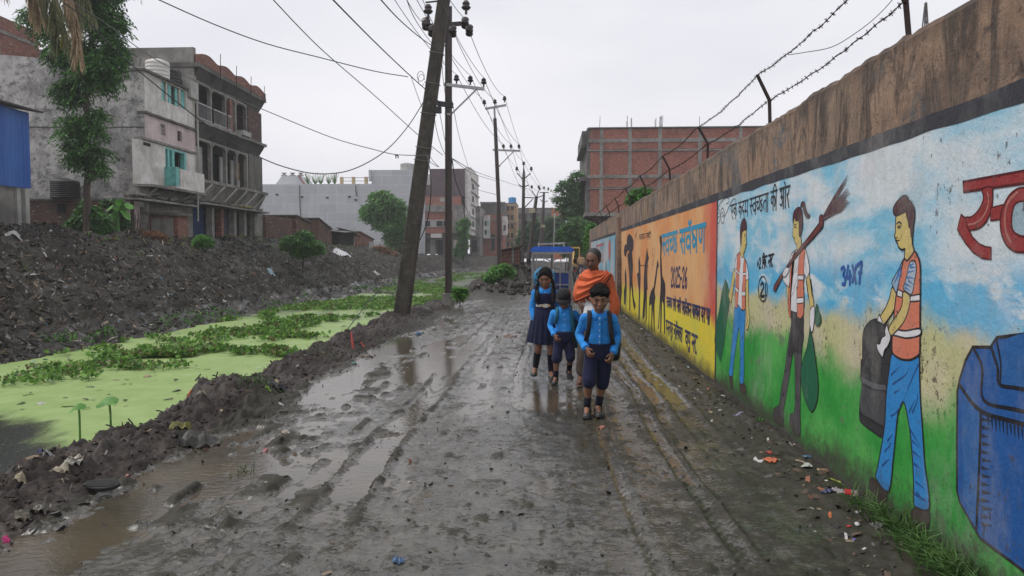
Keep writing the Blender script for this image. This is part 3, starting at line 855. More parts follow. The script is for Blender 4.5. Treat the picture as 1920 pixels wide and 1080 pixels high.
P.fill(WHT, wp('C',[(205,705),(250,665),(265,678),(290,640),(320,650),(345,740),(358,850),(330,910),(318,870),(308,960)])+wp('B',[(640,20),(642,225),(562,228),(548,200),(548,60)])+wp('C',[(190,990),(150,950),(135,900),(165,830),(185,770)]))
for a in ([(215,900),(245,780)],[(225,1000),(255,900)],[(205,1060),(240,1000)],[(320,780),(338,850)],[(240,860),(262,800)]): P.stroke((0.16,0.16,0.18), wp('C', a), 0.010, taper=True)
P.fill(VEST, wp('C',[(280,700),(295,650),(320,655),(322,690),(312,780),(310,880),(308,1000)])+wp('B',[(645,60),(643,250),(622,282),(600,265),(597,60)])+wp('C',[(258,1000),(262,850),(270,740)]), 0.010, False)
P.fill(VEST, wp('C',[(240,680),(212,722),(220,760),(215,860),(205,960)])+wp('B',[(563,20),(558,100),(556,225),(556,275),(545,262),(538,200),(540,150),(545,40)])+wp('C',[(190,985),(192,880),(200,780)]), 0.010, False)
P.fill(WHT, wp('C',[(260,882),(308,882),(308,922),(260,922)]), 0.008, False); P.fill(WHT, wp('B',[(598,140),(643,135),(643,172),(598,178)]), 0.008, False)
P.fill(SKIN, wp('C',[(236,395),(222,450),(220,500),(216,550),(225,560),(228,575),(238,612),(250,624),(252,670),(265,676),(290,625),(284,560),(270,545),(270,430),(242,425)]), 0.008)
P.fill(HAIR, wp('C',[(222,450),(217,400),(225,350),(250,315),(280,310),(297,340),(302,400),(300,480),(285,550),(270,545),(268,430),(243,425),(236,395)]), 0.006)
P.fill(HAIR, wp('C',[(282,308),(290,270),(305,260),(320,270),(325,310),(345,360),(363,375),(355,395),(335,397),(318,370),(300,310),(290,300)]), 0.006)
P.stroke(BLACK, wp('C',[(228,460),(238,452),(248,462)]), 0.009); P.stroke(BLACK, wp('C',[(230,480),(238,474),(246,482)]), 0.010); P.stroke(BLACK, wp('C',[(226,570),(236,572)]), 0.008)
P.fill(WHT, wp('B',[(690,220),(715,195),(718,260),(712,320),(702,370),(688,340),(686,280)]), 0.007)
P.fill(GREENP, wp('B',[(688,330),(696,380),(706,420),(715,480),(730,600),(742,720),(735,830),(705,905),(680,885),(645,800),(628,700),(625,620),(640,560),(665,480),(680,400)]), 0.010)
P.fill(GREENP, wp('B',[(733,180),(745,225),(760,260),(762,300),(745,328),(725,318),(720,270),(725,220)]), 0.008)
BR=(0.16,0.035,0.035)
for x, y in ((683,38),(676,70),(668,105),(682,150),(690,172),(697,192),(672,235),(685,250),(700,262),(672,300),(640,330)):
    P.stroke((0.085,0.035,0.045), wp('C',[(468,410),((468+x)/2-8,(410+y)/2),(x,y)]), 0.030, taper=True)
    P.stroke((0.20,0.13,0.13), wp('C',[(480,405),((480+x)/2,(405+y)/2),(x-10,y+12)]), 0.010, taper=True)
P.fill(BR, wp('C',[(445,440),(470,480),(400,560),(300,665),(200,790),(130,900),(70,1020),(55,1010),(60,970),(110,890),(160,820),(240,700),(330,590),(400,500)]), 0.010, False)
P.fill(BR, wp('C',[(444,395),(460,372),(476,385),(476,460),(458,486),(446,460)]), 0.008)
P.fill(WHT, wp('C',[(140,850),(165,815),(190,830),(175,870),(150,900),(135,880)]), 0.007)
P.build('painted_worker', p_sky, 'painted woman with ponytail holding a broom and green sacks')

# -- first worker
P = Paint()
P.fill((0.07,0.045,0.04), wp('B',[(137,660),(160,665),(160,750),(145,740)]), 0.006); P.fill((0.07,0.045,0.04), wp('B',[(210,710),(235,705),(255,760),(240,790),(212,770)]), 0.006)
P.fill(GREENP, wp('B',[(112,12),(125,40),(143,110),(140,180),(120,300),(105,430),(80,570),(60,520),(38,430),(45,350),(70,220),(90,90)]), 0.009, False)
P.fill(BLUEP, wp('B',[(175,200),(200,185),(225,225),(246,222),(243,330),(238,450),(236,700),(210,705),(212,600),(212,450),(205,340),(190,420),(170,560),(160,665),(137,655),(142,600),(155,450),(165,340),(170,270)]))
P.stroke(NAVY, wp('B',[(210,230),(206,300),(204,340)]), 0.012)
for a in ([(170,330),(190,290)],[(160,440),(180,400)],[(150,560),(165,520)],[(218,420),(236,380)],[(215,560),(234,520)],[(215,660),(232,620)]): P.stroke(NAVY, wp('B', a), 0.012, taper=True)
P.fill(SKIN, wp('A',[(232,910),(252,935),(235,1030)])+wp('B',[(165,80),(150,170),(138,140),(135,120),(150,60),(157,10)]))
P.fill(SKIN, wp('A',[(343,1000),(366,985)])+wp('B',[(268,60),(272,230),(278,270),(265,350),(252,340),(262,290),(255,230),(250,60)]))
P.fill(WHT, wp('A',[(258,780),(292,745),(305,795),(325,790),(350,850),(365,930),(368,1000),(345,1010)])+wp('B',[(248,100),(248,220),(225,222),(200,185),(175,200),(180,60)])+wp('A',[(245,960),(240,880)]), 0.010, False)
P.fill(VEST, wp('A',[(264,772),(290,750),(292,850),(282,950)])+wp('B',[(205,80),(197,180),(190,213),(180,200),(180,90)])+wp('A',[(250,1050),(258,900)]), 0.009, False)
P.fill(VEST, wp('A',[(330,800),(345,850),(345,1000)])+wp('B',[(248,60),(248,215),(225,222),(225,80)])+wp('A',[(318,1000),(320,880)]), 0.009, False)
P.fill(WHT, wp('A',[(247,895),(282,940),(282,960),(247,925)]), 0.007, False); P.fill(WHT, wp('A',[(316,940),(345,935),(345,960),(316,965)]), 0.007, False)
P.fill(WHT, wp('B',[(180,60),(202,88),(202,108),(180,82)]), 0.007, False); P.fill(WHT, wp('B',[(225,95),(248,95),(248,125),(225,125)]), 0.007, False)
P.fill(SKIN, wp('A',[(305,600),(318,555),(348,545),(346,640),(352,665),(345,680),(346,700),(337,715),(332,745),(322,757),(322,795),(305,795),(290,745),(297,690),(303,650)]), 0.008)
P.fill(HAIR, wp('A',[(295,685),(290,560),(298,490),(318,445),(335,442),(348,480),(350,540),(335,550),(318,560),(308,590),(305,640),(302,683)]), 0.006)
P.stroke(BLACK, wp('A',[(330,592),(336,586),(342,592)]), 0.009); P.stroke(BLACK, wp('A',[(331,607),(336,602),(342,607)]), 0.008); P.stroke(BLACK, wp('A',[(335,685),(345,690)]), 0.007)
P.build('painted_worker', p_sky, 'painted man in vest and blue trousers holding a green plank')

# -- blue dustbin at the near edge
P = Paint(); DB=(0.018,0.10,0.33)
P.fill(DB, wp('G',[(150,115),(225,115),(250,75),(700,20),(1000,60),(1000,1500),(620,1300),(360,1055),(180,920),(95,770),(83,720),(83,500),(85,300),(95,250),(120,170)]), 0.016, False)
P.fill((0.03,0.13,0.36), wp('G',[(110,310),(180,385),(175,600),(165,870),(120,770),(110,700)]), 0)
P.fill((0.025,0.12,0.34), wp('G',[(262,90),(700,40),(700,360),(360,285),(268,262)]), 0)
for a, w in (([(95,275),(185,385),(360,440),(700,560)],0.022),([(185,385),(178,600),(165,885)],0.018),([(150,115),(190,200),(198,340),(360,385),(700,480)],0.018),([(228,115),(255,200),(265,272),(360,292),(700,370)],0.018),([(250,80),(268,180),(266,270)],0.012)):
    P.stroke((0.012,0.012,0.02), wp('G', a), w)
for k in range(14):
    P.stroke((0.012,0.02,0.05), wp('G',[(190+3*(k%2),420+34*k),(232-(k*7)%15,425+34*k)]), 0.018, taper=True)
for k in range(12):
    P.stroke((0.012,0.02,0.05), wp('G',[(215+16*k,412+5*k),(218+16*k,450+5*k+(k*5)%14)]), 0.014, taper=True)
P.build('painted_dustbin', p_sky, 'painted dark blue dustbin at the near end')

# ---- hand-painted Devanagari, stroke by stroke
GL = {
 'aa': (0.28,[[(0.14,0),(0.14,1)]]),
 'ka': (0.82,[[(0.42,0),(0.42,1)],[(0.42,.38),(.25,.24),(.08,.38),(.16,.6),(.42,.52)],[(0.42,.42),(.6,.27),(.74,.42),(.7,.66),(.62,.78)]]),
 'E':  (0.72,[[(.55,0),(.55,.45)],[(.15,0),(.17,.3),(.36,.48),(.55,.42),(.34,.55),(.3,.72),(.6,1)]]),
 'da': (0.62,[[(.36,0),(.36,.2),(.12,.38),(.12,.58),(.34,.64),(.48,.52),(.38,.7),(.5,1)]]),
 'ma': (0.74,[[(.16,0),(.16,.66),(.05,.62),(.08,.76),(.18,.68),(.6,.66)],[(.6,0),(.6,1)]]),
 'sh': (0.55,[[(.28,0),(.36,.2),(.26,.36),(.08,.40),(.18,.6),(.42,.95)],[(.28,.45),(.58,.42)]]),
 'sa': (0.78,[[(.28,0),(.36,.2),(.26,.36),(.08,.40),(.18,.6),(.42,.95)],[(.28,.45),(.65,.42)],[(.65,0),(.65,1)]]),
 'va': (0.76,[[(.62,.5),(.4,.30),(.12,.42),(.18,.72),(.42,.76),(.62,.58)],[(.62,0),(.62,1)]]),
 'ch': (0.5,[[(.05,.30),(.5,.30)],[(.3,.30),(.14,.5),(.26,.74),(.52,.6)]]),
 'ca': (0.74,[[(.05,.30),(.6,.30)],[(.34,.30),(.16,.5),(.28,.74),(.6,.6)],[(.6,0),(.6,1)]]),
 'cha':(0.78,[[(.3,0),(.12,.16),(.34,.32),(.6,.22)],[(.34,.32),(.14,.5),(.24,.8),(.56,.84),(.66,.56),(.48,.46),(.42,.64)]]),
 'ta': (0.74,[[(.6,0),(.6,1)],[(.6,.38),(.3,.36),(.12,.58),(.26,.86)]]),
 'ii': (0.28,[[(.1,0),(.1,1)],[(.1,0),(.02,-.26),(-.22,-.30),(-.4,0)]]),
 'i':  (0.28,[[(.12,0),(.12,1)],[(.12,0),(.22,-.28),(.46,-.28),(.62,0)]]),
 'a':  (0.78,[[(.08,.14),(.26,.06),(.36,.24),(.2,.42),(.4,.54),(.36,.82),(.08,.76)],[(.3,.44),(.62,.42)],[(.62,0),(.62,1)]]),
 'o':  (0.28,[[(.14,0),(.14,1)],[(.14,0),(.02,-.2),(-.12,-.28)]]),
 'ra': (0.5,[[(.3,0),(.38,.18),(.24,.36),(.1,.38),(.24,.64),(.4,1)]]),
 'na': (0.7,[[(.58,0),(.58,1)],[(.58,.48),(.2,.46),(.08,.58),(.2,.62)]]),
 'ga': (0.7,[[(.2,0),(.2,.55),(.08,.62)],[(.5,0),(.5,1)]]),
 'pa': (0.7,[[(.16,0),(.16,.5),(.34,.62),(.56,.5)],[(.56,0),(.56,1)]]),
 'la': (0.8,[[(.6,0),(.6,1)],[(.1,.3),(.06,.6),(.2,.66),(.3,.4),(.4,.3),(.6,.42)]]),
 'ha': (0.66,[[(.34,0),(.34,.2),(.12,.28),(.34,.42),(.5,.38),(.44,.62),(.24,.66),(.28,.86),(.5,.9)]]),
 'ya': (0.72,[[(.14,.06),(.3,.2),(.14,.36),(.3,.62),(.58,.52)],[(.58,0),(.58,1)]]),
 'ksha':(0.78,[[(.24,.0),(.1,.2),(.32,.36),(.14,.52),(.26,.76),(.62,.60)],[(.32,.36),(.5,.5)],[(.62,0),(.62,1)]]),
 'nna':(0.80,[[(.14,0),(.14,.45),(.28,.6),(.42,.45),(.42,0)],[(.66,0),(.66,1)]]),
 'e':  (0.0,[[(-.12,0),(-.34,-.30)]]),
 'reph':(0.0,[[(-.12,0),(-.2,-.22),(-.02,-.28)]]),
 'bindu':(0.0,[[(-.36,-.3),(-.33,-.3)]]),
 'u':  (0.0,[[(-.28,1),(-.46,1.08),(-.4,1.22),(-.1,1.16)]]),
 'hal':(0.0,[[(-.3,.95),(-.1,1.15)]]),
 '.':  (0.3,[[(.12,.9),(.18,.95)]]),
 ' ':  (0.35,[]),
 '2': (0.7,[[(.12,.2),(.3,0),(.55,.14),(.5,.42),(.12,.96),(.62,.94)]]),
 '0': (0.7,[[(.34,0),(.1,.3),(.12,.75),(.34,1),(.58,.75),(.58,.3),(.34,0)]]),
 '5': (0.66,[[(.56,0),(.16,.02),(.14,.42),(.4,.38),(.58,.62),(.44,.94),(.1,.94)]]),
 '6': (0.66,[[(.5,.02),(.2,.3),(.12,.7),(.34,1),(.56,.76),(.42,.52),(.14,.66)]]),
 '-': (0.4,[[(.06,.55),(.34,.55)]]),
 '+': (0.6,[[(.05,.5),(.5,.5)],[(.28,.25),(.28,.75)]]),
 '3': (0.7,[[(.1,.1),(.4,0),(.55,.2),(.28,.42),(.55,.62),(.4,.95),(.05,.92)]]),
 '4': (0.75,[[(.3,0),(.08,.6),(.65,.55)],[(.48,.3),(.45,1)]]),
 'x': (0.65,[[(.08,.05),(.55,.95)],[(.55,.1),(.05,.9)]]),
 '7': (0.65,[[(.08,.1),(.55,.02),(.45,.5),(.4,1.0)],[(.25,.5),(.58,.45)]]),
 ',': (0.2,[[(.1,.9),(.02,1.1)]]),
}
DIG = set('2 0 5 6 - + 3 4 x 7 , . '.split()) | {' '}
def letter(P, rgb, words, quad, w, head=True):
    """words: list of glyph-name lists; quad: wall points TL, TR, BR, BL"""
    tot = sum(sum(GL[g][0] for g in wd) for wd in words) + 0.4*(len(words)-1)
    TL, TR, BR, BL = [Vector(q) for q in quad]
    def pt(x, y):
        u = x/tot
        a = TL.lerp(TR, u); b = BL.lerp(BR, u)
        q = a + (b-a)*y
        return (q.x, q.y)
    x = 0
    for wd in words:
        x0 = x
        for g_ in wd:
            wid, sts = GL[g_]
            for st in sts: P.stroke(rgb, [pt(x+a, b) for a, b in st], w, dx=0.0)
            x += wid
        if head and not all(g_ in DIG for g_ in wd):
            xa = x0
            P.stroke(rgb, [pt(x0-0.03, 0), pt(x+0.03, 0)], w, False)
        x += 0.4
P = Paint(); P.mb = MB()
INK = (0.02,0.02,0.028)
letter(P, INK, [['E','ka'],['ka','da','ma'],['sh','va','ch','cha','ta','aa'],['ka','ii'],['a','o','ra']], wp('A',[(200,322),(750,138),(745,335),(203,452)]), 0.016)
P.lay = 0
letter(P, INK, [['+','2'],['i','ka','.'],['na','ra','.']], wp('A',[(445,812),(600,768),(592,880),(445,905)]), 0.020)
def ell(c, cx, cy, rx, ry, n=16): return wp(c, [(cx+rx*math.cos(2*math.pi*i/n), cy+ry*math.sin(2*math.pi*i/n)) for i in range(n+1)])
P.stroke(INK, ell('B', 366, 78, 30, 84), 0.014); P.stroke(INK, wp('B',[(352,50),(362,38),(372,60),(350,125),(376,125)]), 0.026); P.stroke(INK, wp('B',[(384,40),(384,125)]), 0.020)
P.build('painted_lettering', p_sky, 'black Hindi slogan and pole marks painted on the sky')
P = Paint()
P.stroke(INK, ell('A', 88, 420, 16, 66), 0.010); P.stroke(INK, ell('A', 126, 415, 17, 72), 0.010)
P.stroke(INK, wp('A',[(104,400),(112,398)]), 0.010); P.stroke(INK, wp('A',[(75,360),(100,310),(140,262),(172,250),(186,265),(178,295),(160,305)]), 0.008)
P.stroke(INK, wp('A',[(142,430),(165,380),(200,300),(225,262),(245,262),(250,290)]), 0.008)
for x, y in ((80,395),(84,430),(118,390),(122,425),(130,410)): P.stroke(INK, wp('A',[(x,y),(x+12,y-6)]), 0.008)
for a in ([(70,500),(80,540),(72,580)],[(95,500),(88,560),(98,600)],[(85,600),(92,640),(82,680)]): P.stroke((0.28,0.10,0.09), wp('A', a), 0.008)
P.build('painted_logo', p_sky, 'painted round spectacles logo')
P = Paint(); letter(P, (0.03,0.10,0.36), [['3','4','x','7']], wp('C',[(618,820),(808,768),(795,950),(632,968)]), 0.026, False)
P.build('painted_lettering', p_sky, 'blue 34x7 painted on the sky')
# big red letters
P = Paint(); RED=(0.30,0.035,0.035)
P.fill(RED, wp('F',[(155,130),(508,66),(1100,-45),(1100,30),(508,140),(155,190)]), 0.012, False, (0.10,0.01,0.012))
P.fill(RED, wp('F',[(268,172),(322,160),(330,215),(322,290),(300,350),(270,390),(230,412),(180,415),(170,395),(165,345),(205,338),(245,300),(270,250),(275,210)]), 0.009, True, (0.10,0.01,0.012))
P.fill(RED, wp('F',[(142,325),(165,345),(180,400),(210,460),(250,500),(290,518),(320,518),(320,592),(270,585),(215,550),(165,490),(135,440),(120,415),(130,370)]), 0.009, False, (0.10,0.01,0.012))
P.fill(RED, wp('F',[(318,285),(395,265),(385,352),(318,360)]), 0.008, False, (0.10,0.01,0.012))
ringo = [(700,330),(620,190),(508,165),(440,200),(400,265),(378,340),(382,430),(410,500),(455,540),(508,548),(600,540),(690,450)]
ringi = [(650,340),(590,260),(508,245),(465,265),(448,320),(445,390),(460,430),(508,455),(580,445),(640,400)]
P.fill(RED, wp('F', ringo), 0.010, True, (0.10,0.01,0.012))
P.fill((0.33,0.44,0.50), wp('F', ringi), 0.010, True, (0.10,0.01,0.012))
P.fill(RED, wp('F',[(690,80),(760,66),(760,640),(690,600)]), 0.012, False, (0.10,0.01,0.012))
P.stroke((0.42,0.16,0.13), wp('F',[(300,190),(308,250),(285,320),(240,370),(185,385)]), 0.010); P.stroke((0.42,0.16,0.13), wp('F',[(480,190),(425,250),(405,330),(410,420),(440,490)]), 0.012)
P.build('painted_lettering', p_sky, 'huge red Devanagari letters at the near end')
# ---- orange panel
P = Paint(); SIL=(0.035,0.025,0.03)
for s_ in ([(72,275),(78,262),(88,262),(86,240),(92,208),(103,196),(118,212),(130,240),(129,285),(122,310),(108,316),(96,300),(86,318),(82,345),(72,335),(68,305)],
  [(105,305),(120,308),(126,400),(122,480),(130,600),(143,650),(137,685),(127,645),(114,520),(109,600),(109,680),(103,682),(104,500),(98,400),(90,330)],
  [(294,215),(300,205),(308,218),(310,260),(306,330),(312,460),(330,510),(332,570),(328,620),(330,830),(324,832),(320,640),(310,620),(305,825),(299,825),(300,600),(290,800),(284,800),(300,560),(302,500),(298,400),(300,270),(296,250)],
  [(283,360),(290,400),(281,420),(272,500),(262,560),(268,600),(262,650),(264,820),(259,820),(252,660),(245,810),(241,810),(244,640),(230,655),(228,830),(223,830),(230,600),(240,560),(258,530),(272,430),(278,380)],
  [(215,285),(222,330),(227,350),(219,380),(216,460),(219,550),(207,560),(200,720),(191,742),(186,722),(195,560),(195,480),(200,400),(208,340)],
  [(205,550),(214,560),(213,740),(200,768),(206,740)],
  [(165,335),(172,380),(174,480),(172,560),(168,740),(160,742),(164,560),(150,450),(162,440),(160,380)],
  [(48,320),(53,360),(52,480),(56,560),(48,640),(44,640),(46,500),(44,380)],
  [(78,412),(84,460),(86,560),(80,650),(70,640),(68,560),(75,520),(74,450)]):
    P.fill(SIL, wp('H', s_), 0, False)
P.stroke(SIL, wp('H',[(165,395),(225,400)]), 0.015)
for a in ([(140,225),(150,190),(145,240)],[(155,170),(140,215)],[(255,280),(250,320),(258,350),(250,400)],[(265,285),(262,340)]): P.stroke(SIL, wp('H', a), 0.015)
P.build('painted_silhouettes', p_or, 'black silhouettes of people, giraffes and a tree')
P = Paint(); SKB=(0.03,0.30,0.50)
letter(P, SKB, [['sh','va','ch','cha'],['sa','va','e','reph','ksha','nna']], wp('H',[(310,212),(586,138),(584,305),(314,335)]), 0.060)
P.build('painted_lettering', p_or, 'light blue Hindi heading')
P = Paint(); NV=(0.03,0.03,0.10)
P.lay = 0; letter(P, NV, [list('2025-26')], wp('H',[(366,412),(472,412),(470,540),(366,530)]), 0.050, False)
P.lay = 0; letter(P, NV, [['sh','va','ch','cha'],['ra','bindu','ga','o'],['na','aa','ra','ii'],['pa','ra','i','va','ha','na'],['ka','aa','ya','la'],['da','ra'],['pa','aa']], wp('H',[(340,600),(616,680),(612,770),(340,660)]), 0.036)
P.lay = 0; letter(P, NV, [['ga','na','ta','pa','u','ra'],['la','bindu','i','sh','ka','ha','aa']], wp('H',[(335,745),(440,800),(438,885),(335,830)]), 0.036)
P.lay = 0; letter(P, NV, [['va','pa','u'],['na','ra','.']], wp('H',[(458,812),(535,850),(532,960),(458,900)]), 0.045)
P.lay = 0; letter(P, SIL, [['sh','va','ca','ma'],['la','ka','aa','ii']], wp('H',[(165,205),(240,190),(240,225),(165,240)]), 0.018)
P.build('painted_lettering', p_or, 'dark blue year and lines of Hindi lettering')
# ---- far panel: red word, brown drop, blue figure
P = Paint()
def wy(pts): return [(a, b) for a, b in pts]
P.stroke((0.48,0.10,0.09), [(29.5,1.95),(25.2,2.0)], 0.07, False)
for k, y in enumerate((25.6,26.3,27.1,27.9,28.8)):
    P.stroke((0.48,0.10,0.09), [(y,1.97),(y+0.05,1.7),(y-0.2,1.5),(y+0.1,1.32)], 0.07)
    P.stroke((0.48,0.10,0.09), [(y+0.25,1.97),(y+0.28,1.35)], 0.06)
P.fill((0.50,0.12,0.08), [(22.9,2.1),(22.6,1.9),(22.7,1.55),(23.0,1.4),(23.3,1.6),(23.4,1.95)], 0.012)
P.fill((0.06,0.32,0.45), [(24.3,1.4),(23.9,1.1),(23.8,0.6),(24.3,0.3),(24.6,0.7),(24.7,1.1)], 0.012)
for k in range(5): P.stroke((0.10,0.10,0.30), [(26.0+k*0.6,1.15),(26.1+k*0.6,0.85),(26.3+k*.6,0.9)], 0.04)
P.build('painted_lettering', p_far, 'red word, drop and small blue figure')

# ---- barbed wire posts and strands
posts_y = [1.65, 4.25, 6.85, 9.5, 12.3, 15.3, 18.2, 21.2, 24.3, 27.4, 30.4]
ANG = []
for i, y in enumerate(posts_y):
    r_ = thing('fence_post', '', 'post', (WALLX+0.11, y, WTOP-0.02), 'bent iron posts along the top of the painted wall')
    lean = R2 = random.Random(i+3).uniform(-0.03, 0.03)
    a = Vector((WALLX+0.11, y, WTOP-0.12)); b = a + Vector((lean-0.015, 0.02*math.sin(i), 0.36)); c_ = b + Vector((-0.13, 0.03*math.cos(i*2), 0.24))
    m = MB(); w = 0.032
    m.beam(a, b, w, 0.006); m.beam(a+Vector((w/2-.003, w/2, 0)), b+Vector((w/2-.003, w/2, 0)), 0.006, w)
    m.build('upright', M['rust'], r_)
    m = MB(); m.beam(b-Vector((0,0,0.01)), c_, w, 0.006); m.beam(b+Vector((w/2-.003,w/2,-0.005)), c_+Vector((w/2-.003,w/2,0)), 0.006, w)
    m.build('bent_arm', M['rust'], r_)
    ANG.append((a, b, c_))
    nm = ['nearest, outside the frame', 'its top cut by the frame', 'second along the wall, clear against the sky', 'third along the wall, in front of the brick building', 'fourth along the wall, before the brick building', 'fifth along the wall, beside the green shrub', 'sixth along the wall', 'seventh along the wall', 'eighth along the wall', 'ninth along the wall', 'farthest, by the trees']
    r_['label'] = 'bent rusty iron post, ' + nm[i]
def barbed(label, sel, sag, seed):
    rr = random.Random(seed)
    pts = []
    P0 = [sel(*q) for q in ANG]
    P0 = [P0[0] - (P0[1]-P0[0])] + P0
    for i in range(len(P0)-1):
        n_ = 16
        for j in range(n_):
            t_ = j/n_
            p = P0[i].lerp(P0[i+1], t_); p.z -= sag*4*t_*(1-t_)*(0.6+0.8*rr.random() if j == 0 else 1)
            p += Vector((rr.uniform(-1,1), 0, rr.uniform(-1,1)))*0.006
            pts.append(p)
    pts.append(P0[-1])
    root = thing('barbed_wire', label, 'barbed wire', tuple(pts[0]), 'barbed wire strands over the wall')
    m = MB()
    # two twisted strands
    for ph in (0, math.pi):
        q = []
        for i in range(len(pts)-1):
            for j in range(4):
                t_ = j/4; p = pts[i].lerp(pts[i+1], t_); a_ = (i*4+j)*1.9 + ph
                q.append(p + Vector((math.cos(a_), 0, math.sin(a_)))*0.004)
        m.tube(q, 0.0028, 4, caps=False)
    m.build('strand', M['rust'], root)
    m = MB()
    L = 0; nxt = 0.1
    for i in range(len(pts)-1):
        p = pts[i]; d = pts[i+1]-p; L += d.length
        while L > nxt:
            q = pts[i+1] - d.normalized()*(L-nxt)
            for k in range(3):
                v = Vector((rr.uniform(-1,1), rr.uniform(-1,1), rr.uniform(-1,1))).normalized()*0.021
                m.beam(q-v, q+v, 0.0035)
            m.ball(q, 0.007, 5, 3)
            nxt += 0.11
    tag(m.build('barbs', M['rust'], root), kind='stuff')
barbed('upper barbed strand tied to the bent tips of the posts', lambda a, b, c_: c_+Vector((0,0,-0.01)), 0.05, 4)
barbed('middle barbed strand tied at the knees of the posts', lambda a, b, c_: b+Vector((-0.02,0,0.0)), 0.04, 5)
barbed('lowest barbed strand lying along the wall top', lambda a, b, c_: a+Vector((0.0,0,0.15)), 0.02, 6)
lw = MB(); q = [onX(1478,103,2.07), onX(1510,98,2.07), onX(1560,88,2.07), onX(1610,58,2.07), onX(1650,25,2.07), onX(1690,-20,2.07)]
lw.tube(catmull(q, 5), 0.003, 4); tag(lw.build('loose_wire', M['rust'], origin=tuple(q[0])), 'thin loose wire drooping between two barbed strands', 'wire')
# ================================================================== BUILDINGS
def slab(m, x0, x1, y0, y1, z0, z1, seed=1, amp=0.03, step=0.5, k=None):
    """a slab whose front edge (largest x) is broken and uneven"""
    n = max(2, int((y1-y0)/step)); vs = []
    for i in range(n+1):
        y = y0+(y1-y0)*i/n
        e = amp*mn.noise(Vector((y*3.1, seed, 0))); d = amp*0.6*mn.noise(Vector((y*2.3, seed, 5)))
        vs += [(x0, y, z0), (x1+e, y, z0+d), (x1+e, y, z1+d), (x0, y, z1)]
    fs = [(0,1,2,3), (4*n+3,4*n+2,4*n+1,4*n)]
    for i in range(n):
        for j in range(4):
            a = 4*i+j; b = 4*i+(j+1)%4
            fs.append((a, a+4, b+4, b))
    m.add(vs, fs, k)

# ---------------- narrow white house with its long blank grey side wall
wh = thing('white_house', 'narrow white and pink house with teal shutters and a long blank grey side wall', 'house', (-17, 32, 2.3))
m = MB()
xs = [-27.0, -23.0, -20.5, -18.6, -17.02]; zt = [10.35, 10.2, 9.95, 9.9, 9.6]
vs = []; n = len(xs)
for y in (29.9, 30.15):
    for x, z in zip(xs, zt): vs += [(x, y, 1.6), (x, y, z)]
fs = []
for i in range(n-1):
    a = 2*i; b = 2*n+2*i
    fs += [(a, a+2, a+3, a+1), (b, b+1, b+3, b+2), (a+1, a+3, b+3, b+1)]
fs.append((2*n-2, 4*n-2, 4*n-1, 2*n-1))
m.add(vs, fs)
t = NT('mildewed_grey_render'); p = t.pos()
b1 = t.noise(0.42, 6, 0.68, p); b2 = t.noise(1.5, 7, 0.75, t.pos((1.2,1.2,0.8))); b3 = t.noise(2.6, 8, 0.82, t.pos((0.9,0.9,1.1)), 0.4)
c = t.mix(t.rng(b2, 0.36, 0.64), (0.56,0.54,0.51), (0.27,0.26,0.25))
c = t.mix(t.rng(b1, 0.45, 0.62, 0, 0.7), c, (0.18,0.172,0.168))
c = t.mix(t.rng(b3, 0.49, 0.60, 0, 0.75), c, (0.065,0.062,0.063))
c = t.mix(t.rng(t.noise(0.7, 5, 0.6, t.pos((1,1,.6), rot=(0,.4,0))), 0.55, 0.7, 0, 0.6), c, (0.50,0.48,0.45))
oo = t.xyz()
ln = t.math('ABSOLUTE', t.math('SUBTRACT', t.math('ADD', oo[2], t.math('MULTIPLY', b1, 0.35)), 7.25))
c = t.mix(t.rng(ln, 0.05, 0.02, 0, 0.85), c, (0.035,0.033,0.033))
t.bump(b3, 1.0, 0.03); M['mildew'] = t.fin(c, 0.92)
m.build('side_wall', M['mildew'], wh)
# core and facade (upper floors stand over the street line, ground floor set back)
m = MB(); m.box(-24, -17.25, 30.15, 34.35, 1.6, 9.45); m.build('core', M['concrete'], wh)
F = MB()
def facade_with_holes(m, X, th, y0, y1, z0, z1, holes, k=None):
    """wall in the plane x=X from y0..y1, z0..z1 with rectangular openings, built as abutting blocks"""
    ys = sorted({y0, y1, *[h[0] for h in holes], *[h[1] for h in holes]})
    zs = sorted({z0, z1, *[h[2] for h in holes], *[h[3] for h in holes]})
    for i in range(len(ys)-1):
        run = None
        for j in range(len(zs)-1):
            cy, cz = (ys[i]+ys[i+1])/2, (zs[j]+zs[j+1])/2
            hole = any(h[0] < cy < h[1] and h[2] < cz < h[3] for h in holes)
            if not hole: m.box(X-th, X, ys[i], ys[i+1], zs[j], zs[j+1], k)
m = MB(); facade_with_holes(m, -17.0, 0.22, 29.92, 34.3, 7.75, 9.46, [(31.3,33.45,8.52,9.40)]); m.build('upper_wall', M['white_plaster'], wh)
m = MB(); facade_with_holes(m, -17.0, 0.22, 29.92, 34.3, 6.62, 7.66, [(31.17,31.56,6.97,7.45),(32.6,33.0,6.92,7.40)]); m.build('middle_wall', M['pink_plaster'], wh)
m = MB(); slab(m, -17.6, -16.88, 29.8, 34.4, 9.46, 9.56, 2, 0.04); m.build('roof_slab', M['concrete_dark'], wh)
m = MB(); slab(m, -17.3, -16.88, 29.85, 34.35, 7.66, 7.75, 3, 0.05); m.build('ledge', M['concrete_dark'], wh)
m = MB(); slab(m, -17.3, -16.90, 29.6, 34.3, 6.52, 6.62, 4, 0.03); m.build('ledge', M['concrete'], wh)
